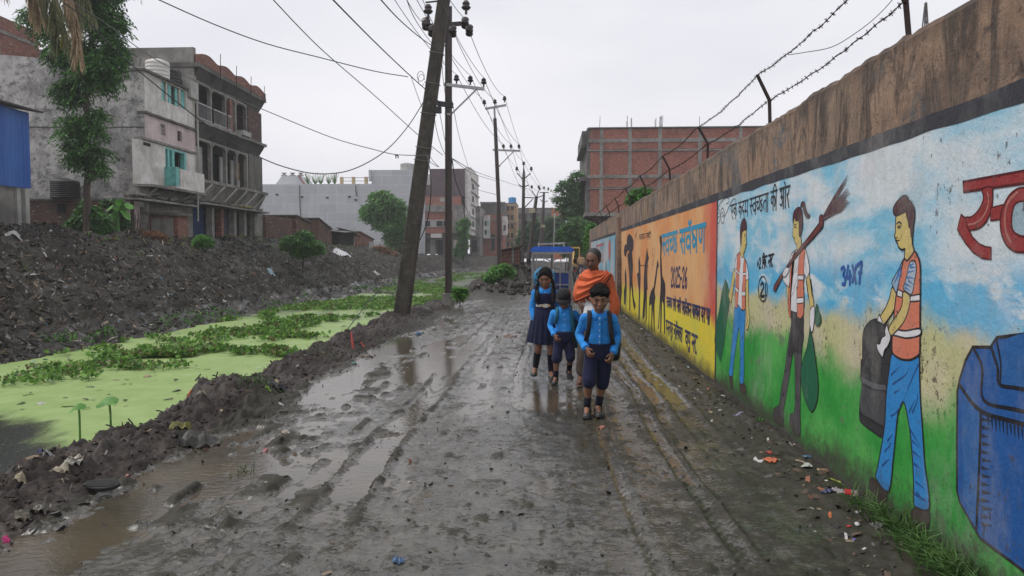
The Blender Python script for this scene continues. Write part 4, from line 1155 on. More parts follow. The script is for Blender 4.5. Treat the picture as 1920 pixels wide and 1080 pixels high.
# upper window: teal shutters in an open frame
w_ = MB(); w_.box(-17.6, -17.5, 31.3, 33.45, 8.5, 9.42); wo = w_.build('window', M['dark'], wh)
for i, (a, b) in enumerate(((31.32,31.62),(32.02,32.25),(32.62,32.80),(33.18,33.42))):
    w_ = MB(); w_.box(-17.14, -17.08, a, b, 8.54, 9.38); w_.build('shutter', M['teal'], wo)
for a in (31.74, 32.90):
    w_ = MB(); w_.box(-17.12, -17.02, a, a+0.10, 8.53, 9.39); w_.build('mullion', M['white_plaster'], wo)
def grille(y0, y1, z0, z1, parent, mat):
    w_ = MB(); w_.box(-17.2, -17.14, y0+.01, y1-.01, z0, z1); wq = w_.build('window', M['dark'], parent)
    w_ = MB()
    for k in range(4): y = y0+(y1-y0)*(k+1)/5; w_.box(-17.12, -17.10, y-.012, y+.012, z0, z1)
    for k in range(2): z = z0+(z1-z0)*(k+1)/3; w_.box(-17.10, -17.085, y0, y1, z-.012, z+.012)
    w_.build('grille', mat, wq)
grille(31.17,31.56,6.97,7.45, wh, M['white_plaster']); grille(32.6,33.0,6.92,7.40, wh, M['steel_dark'])
# lower storey juts out a little, with a teal balcony opening
m = MB(); facade_with_holes(m, -16.97, 0.2, 29.45, 34.15, 4.62, 6.50, [(31.45,33.25,5.35,6.45),(31.0,31.3,4.9,4.91)]); m.box(-17.3,-16.98,29.43,29.6,4.62,6.5)
m.build('lower_wall', M['white_plaster'], wh)
m = MB(); m.box(-17.22, -16.96, 29.7, 30.25, 6.28, 6.42); m.build('vent_slot', M['dark'], wh)
m = MB(); m.box(-18.0, -17.9, 31.3, 33.4, 4.7, 6.5); m.build('room_back', M['dark'], wh)
m = MB(); m.box(-17.16,-16.95,31.62,31.76,5.35,6.45); m.box(-17.16,-16.95,32.0,32.2,5.35,6.45); m.box(-17.16,-16.95,33.08,33.26,5.0,6.45); m.box(-17.1,-16.955,31.45,33.25,6.38,6.46); m.build('door_frame', M['teal'], wh)
m = MB(); m.box(-17.3,-17.25,32.2,33.08,5.3,6.4); m.build('curtain', simple('maroon_curtain', (0.13,0.03,0.035), 0.9, 0.3, 4), wh)
m = MB(); m.box(-16.96,-16.45,31.35,34.0,4.62,4.72); m.box(-16.57,-16.45,31.75,34.0,4.72,5.52); m.box(-16.96,-16.57,33.88,34.0,4.72,5.52); b_ = m.build('balcony', M['white_plaster'], wh)
m = MB(); m.box(-16.96,-16.43,31.33,31.60,4.72,5.56); m.build('balcony_end', M['teal'], b_)
m = MB(); slab(m, -17.35, -16.40, 29.35, 34.1, 4.50, 4.60, 7, 0.05); m.build('floor_slab', M['concrete'], wh)
for y in (30.0, 31.5, 33.0):
    m = MB(); m.beam((-17.25, y, 4.0), (-16.6, y+0.1, 4.5), 0.06); m.build('strut', M['concrete_light'], wh)
m = MB(); slab(m, -17.2, -16.35, 28.3, 33.0, 3.86, 3.94, 8, 0.06); m.build('canopy', M['concrete'], wh)
m = MB()
rr = random.Random(5)
for k in range(26):
    y = rr.uniform(28.6, 32.8); m.cbox((rr.uniform(-17.4,-16.6), y, 4.0+rr.random()*0.12), (rr.uniform(.2,.9), rr.uniform(.1,.5), rr.uniform(.03,.12)), (rr.uniform(-.3,.3), rr.uniform(-.3,.3), rr.uniform(0,3)))
tag(m.build('canopy_junk', M['concrete_dark'], wh), kind='stuff')
m = MB(); facade_with_holes(m, -17.3, 0.15, 28.6, 34.2, 2.0, 3.86, [(30.4,31.5,2.0,3.75)]); m.box(-17.9,-17.46,28.45,28.6,2.0,3.86)
m.build('ground_floor_wall', M['pink_plaster'], wh)
m = MB(); m.box(-17.4,-17.34,30.42,31.48,2.0,3.74); m.build('door', simple('brown_door', (0.12,0.045,0.03), 0.7, 0.3, 3), wh)
m = MB(); m.tube([(-16.86,34.28,4.0),(-16.86,34.25,9.4)], 0.05, 8); m.tube([(-16.4,33.2,3.2),(-16.4,33.25,4.6)],0.04,6); m.build('drain_pipe', M['concrete_light'], wh)
for y, h_ in ((29.95, .5),): 
    m = MB(); m.tube([(-17.2,y,9.5),(-17.15,y,9.5+h_)], 0.015, 5); m.build('rebar_stub', M['rust'], wh)
# roof tanks
def tank(name, label, c, r, h, mat, ribs=9, group=None):
    m = MB(); prof = []
    for i in range(ribs*2+1):
        prof.append((r*(1.0 if i % 2 else 0.955), h*0.86*i/(ribs*2)))
    prof += [(r*0.93, h*0.88), (r*0.6, h*0.95), (r*0.36, h*0.97), (r*0.36, h), (0.01, h)]
    m.lathe([(r*0.9, 0)]+prof, c, 28)
    o = m.build(name, mat, smooth=False, origin=c)
    return tag(o, label, 'water tank', group)
tank('water_tank', 'white ribbed water tank on the roof of the white house', (-17.55, 32.0, 9.56), 0.52, 0.95, simple('white_plastic', (0.62,0.60,0.56), 0.45, 0.12, 3), 5)
tank('water_tank', 'black water tank beside the white one on the roof', (-17.6, 33.25, 9.56), 0.48, 0.85, M['black_rubber'], 5)
m = MB(); m.box(-17.3,-16.8,33.55,34.3,9.15,9.95); o_ = m.build('roof_cistern', M['concrete_light'], origin=(-17,34,9.15)); tag(o_, 'small concrete cistern box at the roof corner of the white house', 'cistern')
tank('water_tank', 'black ribbed water tank standing on the low brick wall', (-20.15, 29.25, 3.98), 0.56, 0.84, M['black_rubber'], 9)

# ---------------- grey building with open balconies
gb = thing('balcony_building', 'unfinished grey concrete building with open pillared balconies and brick parapet', 'building', (-17, 38.5, 2.3))
Ya, Yb = 34.4, 42.5
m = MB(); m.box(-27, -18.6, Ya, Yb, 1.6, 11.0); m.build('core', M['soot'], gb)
m = MB(); m.box(-27, -17.05, Ya-0.02, Ya+0.2, 9.0, 11.75); m.box(-27,-18.0,Ya+0.25,Ya+0.5,10.9,11.2); m.box(-18.6,-17.3,Ya,Ya+0.18,4.2,9.0); m.build('end_wall', M['concrete'], gb)
m = MB(); slab(m, -18.8, -16.75, Ya-0.1, Yb+0.1, 10.78, 11.0, 11, 0.07); m.build('roof_slab', M['concrete_dark'], gb)
# brick parapet with stepped scallops
m = MB(); ys = np.linspace(Ya, Yb, 61)
def ptop(y):
    u = (y-Ya)/(Yb-Ya)*4; f = u-math.floor(u)
    return 11.42 + 0.16*math.sin(math.pi*min(1, f*1.15)) - 0.03*u
vs = []
for x in (-16.98, -16.74):
    for y in ys: vs += [(x, y, 11.0), (x, y, ptop(y))]
N = len(ys); fs = []
for i in range(N-1):
    a = 2*i; b = 2*N+2*i
    fs += [(a, a+1, a+3, a+2), (b, b+2, b+3, b+1), (a+1, b+1, b+3, a+3)]
fs += [(0, 2*N, 2*N+1, 1), (2*N-2, 2*N-1, 4*N-1, 4*N-2)]
m.add(vs, fs); m.build('brick_parapet', M['brick_y'], gb)
for k in range(4):
    y = Ya+0.2+(k+1)*1.9; m = MB(); m.tube([(-16.72,y,10.7),(-16.7,y+.02,12.0-0.1*k)], 0.018, 5); m.build('rebar_stub', M['rust'], gb)
# sloping soffit below the parapet
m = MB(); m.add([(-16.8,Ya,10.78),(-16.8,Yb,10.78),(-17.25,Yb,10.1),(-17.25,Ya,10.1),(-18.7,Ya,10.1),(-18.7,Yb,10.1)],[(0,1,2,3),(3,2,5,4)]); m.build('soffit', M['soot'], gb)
colY = [36.05, 37.68, 38.3, 38.95, 40.35]
def arcade(z0, z1, head, cols, nm):
    for y in cols:
        m = MB(); m.box(-17.2, -17.02, y-0.085, y+0.085, z0, z1); m.build('pillar', M['concrete'], gb)
    ed = [Ya]+cols
    m = MB()
    for a, b in zip(ed[:-1], ed[1:]):
        a2, b2 = a+0.09, b-0.09
        if b2-a2 < 0.4: continue
        # chamfered lintel between pillars
        pts = [(a2, z1), (a2, z1-0.32), (a2+0.18, z1-0.12), (b2-0.18, z1-0.12), (b2, z1-0.32), (b2, z1)]
        vs = [(-17.16, y, z) for y, z in pts]+[(-17.0, y, z) for y, z in pts]
        n_ = len(pts)
        m.add(vs, [tuple(range(n_)), tuple(range(2*n_-1, n_-1, -1))]+[(i, (i+1)%n_+0, (i+1)%n_+n_, i+n_) for i in range(n_)])
    m.build('lintel', M['concrete'], gb)
arcade(8.28, 10.2, 0.2, [36.05, 37.7, 38.95, 40.35], 'second')
arcade(5.38, 7.42, 0.2, [36.0, 37.7, 39.0, 40.35], 'first')
m = MB(); m.box(-17.25,-17.0,38.18,38.5,8.28,10.1); m.build('brick_pier', M['brick_y'], gb)
m = MB(); m.box(-18.6,-17.03,40.6,Yb,8.28,10.1); m.build('brick_infill', brickmat('dark_brick_infill',(0.13,0.06,0.05),(0.09,0.045,0.04),(0.10,0.09,0.08),'y'), gb)
m = MB(); m.box(-18.6,-17.03,40.6,Yb,5.38,7.5); m.build('infill_wall', M['concrete_dark'], gb)
m = MB(); slab(m, -18.8, -16.75, Ya-0.05, Yb+0.08, 8.12, 8.28, 12, 0.09); m.build('balcony_slab', M['concrete'], gb)
m = MB(); slab(m, -18.8, -16.72, Ya-0.4, Yb+0.1, 5.22, 5.38, 13, 0.10); m.build('balcony_slab', M['concrete'], gb)
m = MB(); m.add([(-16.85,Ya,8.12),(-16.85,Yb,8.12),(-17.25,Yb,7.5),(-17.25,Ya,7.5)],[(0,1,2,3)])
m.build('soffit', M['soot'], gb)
# rooms behind: doors and pale partition panels on the inner wall
for z0, z1 in ((5.4,7.3),(8.3,10.0)):
    for y0, y1 in ((36.3,37.3),(39.2,40.1)):
        inn = MB(); inn.box(-18.62,-18.55,y0,y1,z0,z1); inn.build('door_opening', M['dark'], gb)
for bx_ in ((-18.62,-17.35,Ya+.2,Ya+.24,5.4,7.3),(-17.5,-17.42,Ya+0.25,35.8,5.38,7.1),(-17.5,-17.42,37.8,38.4,5.38,6.9),(-17.5,-17.42,39.1,39.45,5.38,6.9),(-17.5,-17.42,39.5,40.2,5.38,5.9)):
    inn = MB(); inn.box(*bx_); inn.build('partition', M['concrete_light'], gb)
#inn.build('partition', M['concrete'], gb)
inn = MB(); inn.box(-17.48,-17.40,39.5,40.15,5.9,6.9); inn.build('board_panel', simple('ochre_boards', (0.20,0.13,0.07), 0.8, 0.3, 5), gb)
# railings
def railing(y0, y1, parent):
    r_ = MB(); r_.box(-16.98,-16.93,y0,y1,9.08,9.13); r_.box(-16.98,-16.93,y0,y1,8.36,8.40); rl = r_.build('railing', M['steel'], parent)
    b = MB(); y = y0+0.08
    while y < y1: b.box(-16.97,-16.945,y-.009,y+.009,8.40,9.08); y += 0.13
    b.build('balusters', M['steel'], rl)
railing(Ya+.05, 35.95, gb); railing(36.15, 37.6, gb); railing(37.78, 38.2, gb)
m = MB(); m.box(-17.1,-16.65,39.05,40.1,8.28,8.55); m.build('balcony_trough', M['concrete_light'], gb)
# canopy over the shops and struts under the first balcony
m = MB(); m.add([(-16.8,Ya-.4,5.22),(-16.8,Yb,5.22),(-17.3,Yb,4.3),(-17.3,Ya-.4,4.3)],[(0,1,2,3)]); m.box(-18.6,-17.3,Ya-.2,Yb,4.15,5.22); m.build('apron_wall', M['concrete'], gb)
for y in (34.8,36.2,37.6,38.9,40.3,41.6):
    m = MB(); m.beam((-17.3,y,4.3),(-16.66,y+.5,5.2),0.07,0.09); m.build('strut', M['concrete_light'], gb)
m = MB(); slab(m, -18.6, -16.35, 33.3, 41.9, 4.08, 4.16, 15, 0.09); m.build('canopy', M['concrete'], gb)
m = MB()
for k in range(40):
    y = rr.uniform(33.8, 41.5); m.cbox((rr.uniform(-17.2,-16.5), y, 4.2+rr.random()*0.1), (rr.uniform(.2,.8), rr.uniform(.1,.5), rr.uniform(.03,.12)), (rr.uniform(-.3,.3), rr.uniform(-.3,.3), rr.uniform(0,3)))
tag(m.build('canopy_junk', M['concrete_dark'], gb), kind='stuff')
m = MB(); 
for k in range(8): m.ball((-16.6+rr.uniform(-.2,.2), 38.4+rr.uniform(-.6,.6), 4.25), (0.3,0.35,0.1), 7, 5)
m.build('straw_bundle', simple('yellow_straw', (0.28,0.24,0.10), 0.9, 0.4, 20, bump=0.03), gb)
for i, y in enumerate((35.95, 37.0, 38.55, 39.85, 41.3)):
    m = MB(); m.box(-17.3,-16.98,y-0.14,y+0.14,1.9,4.08); m.build('shop_pier', M['concrete'] if i != 1 else M['brick_y'], gb)
blue_sh = NT('blue_roller_shutter')
wv = blue_sh.math('SINE', blue_sh.math('MULTIPLY', blue_sh.xyz()[2], 75.0)); blue_sh.bump(wv, 1.0, 0.02)
M['blue_shutter'] = blue_sh.fin(blue_sh.mix(blue_sh.rng(blue_sh.noise(2,4),.35,.7), (0.02,0.06,0.2), (0.03,0.05,0.11)), 0.5)
for (a, b, mm) in ((34.0,35.8,'blue_shutter'),(36.1,36.85,'dark'),(37.15,38.4,'soot'),(38.7,39.7,'soot'),(40.0,41.15,'soot')):  # one blue shutter; the rest paint the gloom of open bays as dark panels
    m = MB(); m.box(-17.5,-17.4,a,b,1.9,4.08); m.build('shutter', M[mm], gb)
for y in (38.05, 39.2, 40.6):
    m = MB(); m.box(-17.38,-17.33,y-.35,y+.35,2.0,3.9); m.build('shutter', simple('slate_shutter', (0.05,0.055,0.075), 0.6, 0.3, 4), gb)
m = MB(); m.box(-18.6,-17.1,41.4,43.2,1.9,4.1); m.build('side_room', M['concrete'], gb)

# ---------------- small brick outhouse by the door, low brick wall, blue shed
oh = thing('brick_outhouse', 'tiny brick outhouse with a patched roof before the white house', 'outhouse', (-15.9, 30.9, 2.2))
m = MB(); m.box(-17.0,-15.75,30.1,31.0,1.6,3.35); m.build('wall', M['brick_y'], oh)
m = MB(); m.box(-16.9,-15.95,30.06,30.1,2.0,3.2); m.build('doorway', M['concrete'], oh)
m = MB(); m.cbox((-16.4,30.5,3.40),(1.6,1.3,0.07),(0.05,0.06,0)); m.cbox((-16.3,30.3,3.47),(1.0,0.6,0.05),(0.1,-0.05,0.4)); m.build('roof', M['concrete_dark'], oh)
lwall = thing('low_brick_wall', 'low brown brick wall with a small barred window behind the tall tree', 'wall', (-19.5, 29.3, 2.2))
m = MB(); m.box(-22.5,-17.55,29.2,29.42,1.5,3.9); m.build('wall', M['brick_old'], lwall)
m = MB(); m.box(-22.5,-17.5,29.15,29.47,3.9,3.98); m.build('coping', M['concrete_dark'], lwall)
m = MB(); m.box(-20.75,-20.4,29.16,29.2,3.35,3.75); m.build('window', M['dark'], lwall)
m = MB(); m.box(-21.0,-20.4,29.17,29.2,2.1,2.5); m.build('recess', M['dark'], lwall)
sh = thing('blue_shed', 'shed clad in bright blue corrugated sheet above grey concrete panels', 'shed', (-17, 22, 2.2))
t = NT('blue_corrugated_sheet'); n_ = t.noise(1.2, 5, 0.6, t.pos((1,1,0.4)))
M['blue_sheet'] = t.fin(t.mix(t.rng(n_, .35, .7), (0.012,0.085,0.36), (0.02,0.12,0.42)), 0.42)
def corr(name, y0, y1, z0, z1, X, parent, mat, amp=0.022, pitch=0.17):
    m = MB(); n_ = int((y1-y0)/(pitch/6)); vs = []
    for x_ in (0, -0.008):
        for i in range(n_+1):
            y = y0+(y1-y0)*i/n_; ph = (y/pitch) % 1
            x = X + x_ + amp*(1 if ph < .32 else (1-(ph-.32)/.1 if ph < .42 else (0 if ph < .9 else (ph-.9)/.1)))
            vs += [(x, y, z0), (x, y, z1)]
    N = n_+1; fs = []
    for i in range(n_): a = 2*i; b = 2*N+2*i; fs += [(a, a+2, a+3, a+1), (b, b+1, b+3, b+2), (a,b,b+2,a+2)]
    fs += [(0,1,2*N+1,2*N),(2*N-2,4*N-2,4*N-1,2*N-1)]
    m.add(vs, fs); return m.build(name, mat, parent)
ysh = 22.65
for a in range(6):
    y1_ = ysh - a*1.02; corr('sheet', y1_-1.015, y1_, 3.78, 6.24, -17.0+(a%2)*0.012, sh, M['blue_sheet'])
m = MB(); m.box(-24,-17.05,ysh-0.05,ysh,3.78,6.24); m.build('end_sheet', M['blue_sheet'], sh)
m = MB(); m.add([(-16.7,16.8,6.27),(-16.7,ysh+.3,6.27),(-24,ysh+.3,7.6),(-24,16.8,7.6),(-16.7,16.8,6.33),(-16.7,ysh+.3,6.33),(-24,ysh+.3,7.66),(-24,16.8,7.66)],[(0,1,2,3),(7,6,5,4),(0,4,5,1),(1,5,6,2),(2,6,7,3),(3,7,4,0)]); m.build('roof', M['steel_dark'], sh)
for k in range(5):
    y = ysh-0.55-k*1.25
    m = MB(); m.box(-17.22,-17.12,y-1.05,y,1.8,3.76); m.build('panel', M['concrete'], sh)
    m = MB(); m.box(-17.25,-17.04,y+0.01,y+0.17,1.8,3.76); m.build('post', M['concrete_light'], sh)
m = MB(); m.box(-17.3,-17.02,ysh-0.2,ysh-0.03,1.8,3.77); m.build('post', M['concrete_light'], sh)
m = MB(); m.box(-24,-17.3,ysh-0.35,ysh-0.2,1.8,3.76); m.build('panel', M['concrete'], sh)
bb = thing('brick_building', 'red brick block rising behind the grey side wall, far left', 'building', (-25, 36, 2.2))
m = MB(); m.box(-30,-24.3,30.3,33.2,2,12.2); m.build('wall', M['brick_y'], bb)
m = MB(); m.box(-30,-24.27,30.28,33.0,11.45,11.6); m.box(-30,-24.26,30.5,30.75,9,12.15); m.build('concrete_band', M['concrete'], bb)
tooth = MB()
for k in range(7): tooth.box(-24.6,-24.3,33.2,33.2+0.12*(k%2+0.3),10.2+k*0.28,10.35+k*0.28)
tooth.build('brick_toothing', M['brick_y'], bb)

for q_ in bpy.data.objects:
    if q_.parent is None and (q_ in (wh, gb, oh) or q_.name.startswith('water_tank') or q_.name.startswith('roof_cistern')): q_.location.x -= 0.28
# ---------------- long pale cement-washed building across the middle
lb = thing('pale_building', 'long windowless pale grey rendered building behind the round tree', 'building', (-18, 88, 1.8))
t = NT('pale_cement_wash'); p = t.pos(); o = t.xyz(p)
cb = t.n('ShaderNodeCombineXYZ'); t.put(cb.inputs[0], o[0]); t.put(cb.inputs[1], o[2])
br = t.n('ShaderNodeTexBrick'); t.put(br.inputs['Vector'], t.math('ADD', 0, 0)); t.t.links.new(cb.outputs[0], br.inputs['Vector'])
br.inputs['Brick Width'].default_value = 2.3; br.inputs['Row Height'].default_value = 1.15; br.inputs['Mortar Size'].default_value = 0.06; br.inputs['Mortar Smooth'].default_value = 1.0
br.inputs['Color1'].default_value = (0.50,0.51,0.53,1); br.inputs['Color2'].default_value = (0.43,0.44,0.46,1); br.inputs['Mortar'].default_value = (0.58,0.59,0.60,1); br.inputs['Scale'].default_value = 1.0
c = t.mix(t.rng(t.noise(0.8, 5, 0.6, t.pos((2,1,0.4))), 0.4, 0.7, 0, 0.5), br.outputs['Color'], (0.40,0.41,0.43))
c = t.mix(t.rng(t.noise(1.5, 5, 0.7), 0.55, 0.7, 0, 0.4), c, (0.62,0.63,0.64))
M['wash'] = t.fin(c, 0.9)
m = MB(); m.box(-42,-22.0,88,100,1,10.5); m.build('wall', M['wash'], lb)
m = MB(); m.box(-22.0+.003,-16.0,88.02,92,1,12.2); m.box(-22.3,-22.0,87.8,92,10.95,12.2); m.build('tower_wall', M['wash'], lb)
for i, (x, z) in enumerate(((-34.0,9.2),(-30.8,8.9),(-27.6,8.8),(-24.8,8.9),(-24.0,8.5),(-27.3,5.1))):
    m = MB(); m.box(x-.16,x+.16,87.95,88.05,z-.1,z+.1); m.build('wall_hole', M['dark'], lb)
for x, z0, z1 in ((-31.1,5.2,10.4),(-24.0,9.0,10.3)):
    m = MB(); m.tube([(x,87.93,z1),(x+.03,87.93,(z0+z1)/2),(x+.15,87.93,z0)],0.05,5); m.build('drain_pipe', M['steel_dark'], lb)
m = MB(); m.add([(-35.1,90,10.5),(-31.0,90,10.5),(-31.9,90,11.8),(-34.1,90,11.8),(-35.1,94,10.5),(-31.0,94,10.5),(-31.9,94,11.8),(-34.1,94,11.8)],[(0,1,2,3),(7,6,5,4),(0,3,7,4),(1,5,6,2),(3,2,6,7)]); m.build('roof_house', M['wash'], lb)
m = MB(); m.beam((-31.0,89.9,10.5),(-31.9,89.9,11.8),0.35,0.1); m.build('stair_edge', simple('red_paint',(0.25,0.06,0.06),.7,.2), lb)
for k in range(3): 
    m = MB(); m.lathe([(0.35,0),(0.42,.12),(0.1,.15),(0.3,.35),(.35,.4)], (-34.0+k*1.1,90.5,11.8), 10); m.build('roof_finial', M['concrete_light'], lb)
m = MB(); 
for x in (-25.9,-24.4,-22.8): m.box(x-.18,x+.18,88.3,88.7,10.5,11.4)
m.build('roof_pier', simple('cream_paint', (0.50,0.38,0.22), .7, .15), lb)
m = MB(); 
for z in (10.9,11.3): m.beam((-25.9,88.5,z),(-22.0,88.5,z),0.06)
m.build('roof_rail', M['steel_dark'], lb)
tank('water_tank', 'pale round water tank on the tall end of the pale building', (-17.9, 90, 12.2), 0.9, 1.1, M['concrete_light'], 4)
m = MB()
rr = random.Random(9)
for x in (-30.2,-29.3,-28.6,-27.6,-26.8):
    for k in range(26):
        a = rr.uniform(0,6.28); m.beam((x,88.6,10.5),(x+rr.uniform(-.5,.5),88.6+rr.uniform(-.3,.3),10.5+rr.uniform(.3,1.5)),0.03)
tag(m.build('roof_pots', M['leaf_mid'], lb), 'potted plants along the roof edge')

# ---------------- low brick sheds and shacks on the bank
def shed(name, label, y0, y1, xl, zt, mat, roof=0.3, cat='shed', rmat=None, front=-17.0, zb=1.3):
    r_ = thing(name, label, cat, (front, y0, zb+.7))
    m = MB(); m.add([(xl,y0,zb),(front,y0,zb),(front,y1,zb),(xl,y1,zb),(xl,y0,zt),(front,y0,zt),(front,y1,zt-roof),(xl,y1,zt-roof)],[(0,1,5,4),(1,2,6,5),(2,3,7,6),(3,0,4,7)]); m.build('wall', mat, r_)
    m = MB(); e=0.12; m.add([(xl-e,y0-e,zt),(front+e,y0-e,zt),(front+e,y1+e,zt-roof),(xl-e,y1+e,zt-roof),(xl-e,y0-e,zt+.07),(front+e,y0-e,zt+.07),(front+e,y1+e,zt-roof+.07),(xl-e,y1+e,zt-roof+.07)],[(3,2,1,0),(4,5,6,7),(0,1,5,4),(1,2,6,5),(2,3,7,6),(3,0,4,7)]); m.build('roof', rmat or M['concrete_dark'], r_)
    return r_
s1 = shed('brick_shed', 'dark brick shed with a flat sloping roof next to the balcony building', 47.3, 50.2, -22.5, 4.25, M['brick_old'], 0.35)
s2 = shed('brick_shed', 'second brick shed, beyond the dark one, below the pale building', 52.0, 55.0, -19.8, 4.3, M['brick_old'], 0.7)
s3 = shed('tarpaulin_shack', 'dark shack under sagging tarpaulin with an orange door post', 57.0, 62.0, -20.5, 3.55, M['dark'], 0.1, 'shack', simple('dark_tarpaulin', (0.05,0.048,0.05), .6, .4, 4, bump=.03))
m = MB(); m.cbox((-17.6,56.4,2.35),(0.42,0.1,2.0)); m.build('door_post', simple('orange_board', (0.36,0.16,0.05), .7, .3, 6), s3)
for k in range(7):
    m = MB(); m.box(-20.4+k*.4,-20.1+k*.4,56.85,56.95,1.3,3.4); m.build('plank', M['bark'], s3)
m = MB(); m.tube([(-16.8,60.8,1.5),(-16.75,60.9,4.1)],0.06,6); m.build('pole', M['concrete_light'], s3)
m = MB(); m.cbox((-17.9,57.8,3.72),(3.6,4,0.05),(0.06,0.12,0)); m.cbox((-17.0,60.2,3.55),(1.4,4.5,0.05),(-0.08,0.25,0.1)); m.build('roof_sheet', simple('dark_tarpaulin', (0.07,0.065,0.065), .6, .4, 4, bump=.03), s3)
s4 = shed('brick_hut', 'tumbledown red brick hut with sheet roof right of the shack', 63.5, 68.5, -20.5, 3.7, M['brick_y'], 0.6, 'hut', simple('rust_roof_sheet', (0.12,0.06,0.05), .7, .4, 4, bump=.02))
m = MB(); m.box(-16.98,-16.93,66.6,68.4,1.3,2.9); m.build('sheet_door', M['concrete_light'], s4)
# a rendered low wall linking balcony building and the first shed
lk = thing('yard_wall', 'brown brick yard wall right of the balcony building', 'wall', (-17.2, 44, 2.2))
m = MB(); m.box(-17.5,-17.2,42.6,47.2,1.5,4.05); m.build('wall', M['brick_old'], lk)

# ---------------- maroon-topped building and the street beyond, generic builder
def win(m_parent, y0, y1, z0, z1, X, mat=None, frame=None):
    m = MB(); m.box(X-0.02, X+0.015, y0, y1, z0, z1); w_ = m.build('window', mat or M['dark'], m_parent)
    if frame:
        f = MB(); e = .08
        f.box(X+.015,X+.07,y0-e,y0,z0-e,z1+e); f.box(X+.015,X+.07,y1,y1+e,z0-e,z1+e); f.box(X+.015,X+.07,y0,y1,z1,z1+e); f.box(X+.015,X+.07,y0,y1,z0-e,z0); f.build('frame', frame, w_)
def winY(m_parent, x0, x1, z0, z1, Y, mat=None, frame=None):
    m = MB(); m.box(x0, x1, Y-0.03, Y+0.02, z0, z1); w_ = m.build('window', mat or M['dark'], m_parent)
    if frame:
        f = MB(); e = .09
        f.box(x0-e,x0,Y-.09,Y-.03,z0-e,z1+e); f.box(x1,x1+e,Y-.09,Y-.03,z0-e,z1+e); f.box(x0,x1,Y-.09,Y-.03,z1,z1+e); f.box(x0,x1,Y-.09,Y-.03,z0-e,z0); f.build('frame', frame, w_)
YM = 105.0
def pxX(px, Y): return onY(px, 479, Y).x
def pyZ(py, Y, px=900): return onY(px, py, Y).z
mb_ = thing('maroon_building', 'tall building with maroon top storeys over banded brick and concrete floors', 'building', (pxX(830,YM), YM, 1.5))
maroon = simple('maroon_paint', (0.085,0.055,0.065), .8, .25, 1.2)
xL, xR = pxX(786,YM), pxX(871.5,YM); xT = pxX(807,YM)
zz = lambda py: pyZ(py, YM)
m = MB(); m.box(xT,xR,YM,YM+12,zz(368),zz(316)); m.box(xL,xT-.01,YM,YM+12,zz(368),zz(346)); m.build('upper_wall', maroon, mb_)
m = MB(); m.box(xR+.003,xR+.9,YM+.3,YM+12,zz(440),zz(313)); m.build('side_bay', M['white_plaster'], mb_)
for k in range(5):
    m = MB(); m.box(xR+.9,xR+1.1,YM+.2+0.02,YM+12,zz(335+k*24),zz(333+k*24)); m.build('ledge', M['concrete_light'], mb_)
for k in range(4):
    win(mb_, YM+2, YM+4.5, zz(352+k*24), zz(341+k*24), xR+.9)
bands = [(368,384,'brick',.0),(384,397,'concrete',.25),(397,412,'brick',.0),(412,426,'concrete_light',.18),(426,437,'brick',.12),(437,476,'concrete_dark',-.3)]
for a, b, mm, pr_ in bands:
    m = MB(); m.box(xL, xR-.5+pr_, YM-pr_, YM+11, zz(b)+.003, zz(a)-.003); m.build('wall_band', M[mm], mb_)
m = MB(); m.box(xR-1.6,xR,YM-1.0,YM-.3,zz(437),zz(397)); m.build('balcony', M['concrete'], mb_)
for x in (0.5,1.3): winY(mb_, xR-1.7+x, xR-1.3+x, zz(425), zz(416), YM-1.0)
for x in (1.0, 3.3, 4.6): winY(mb_, xL+x*.8, xL+x*.8+.9, zz(424), zz(414), YM-.2)
winY(mb_, xT+1.5, xT+2.2, zz(378), zz(371), YM, M['concrete_light'])
for x0, x1, mm in ((-.2,1.1,'rust'),(1.6,2.4,'concrete_light'),(2.7,3.5,'dark'),(4.0,4.8,'concrete_dark'),(5.1,5.6,'pink_plaster')):
    winY(mb_, xL+x0, xL+x1, 1.4, zz(450), YM+.3, M[mm])
m = MB(); m.box(xL+1.9,xL+3.5,YM-.9,YM-.3,zz(450),zz(438)); m.build('sign_board', M['white_plaster'], mb_)
m = MB(); m.box(xT-1.3,xT-.1,YM+.5,YM+3,zz(346),zz(325)); m.build('stair_house', M['white_plaster'], mb_)
m = MB(); m.box(xL-2,xR-2.5,YM-1.6,YM-.4,zz(449),zz(446)); m.build('awning', M['rust'], mb_)

def street_block(label, px0, px1, pyt, Y, mat, cat='building', side=None, sidemat=None, rows_=(), depth=8, name='street_building', ledges=True, base=1.4):
    x0, x1 = pxX(px0, Y), pxX(px1, Y); zt = pyZ(pyt, Y)
    r_ = thing(name, label, cat, ((x0+x1)/2, Y, base))
    m = MB(); m.box(x0, x1, Y, Y+depth, base-.5, zt); m.build('wall', mat, r_)
    if side:
        xs_ = pxX(side, Y+.5)
        m = MB(); m.box(x1+.003, xs_, Y+.4, Y+depth, base-.5, zt-.3); m.build('side_wing', sidemat or M['concrete_light'], r_)
    if ledges:
        for z in np.arange(base+3.1, zt, 3.1):
            m = MB(); m.box(x0-.1, x1+.25, Y-.25, Y-.005, z-.08, z+.08); m.build('ledge', M['concrete'], r_)
    for (a, b, t_, bt, mm, fr) in rows_:
        winY(r_, pxX(a, Y), pxX(b, Y), pyZ(bt, Y), pyZ(t_, Y), Y-.01, M[mm], M[fr] if fr else None)
    m = MB(); m.box(x0-.05, x1+.05, Y-.08, Y+depth, zt, zt+.12); m.build('roof_slab', M['concrete_dark'], r_)
    return r_
street_block('narrow grey building with a blue-grey window box left of the second pole', 881, 900, 388, 112, M['concrete'], rows_=((885,892,402,409,'dark','concrete_light'),(886,893,417,425,'dark','teal'),(885,895,450,472,'dark',None)))
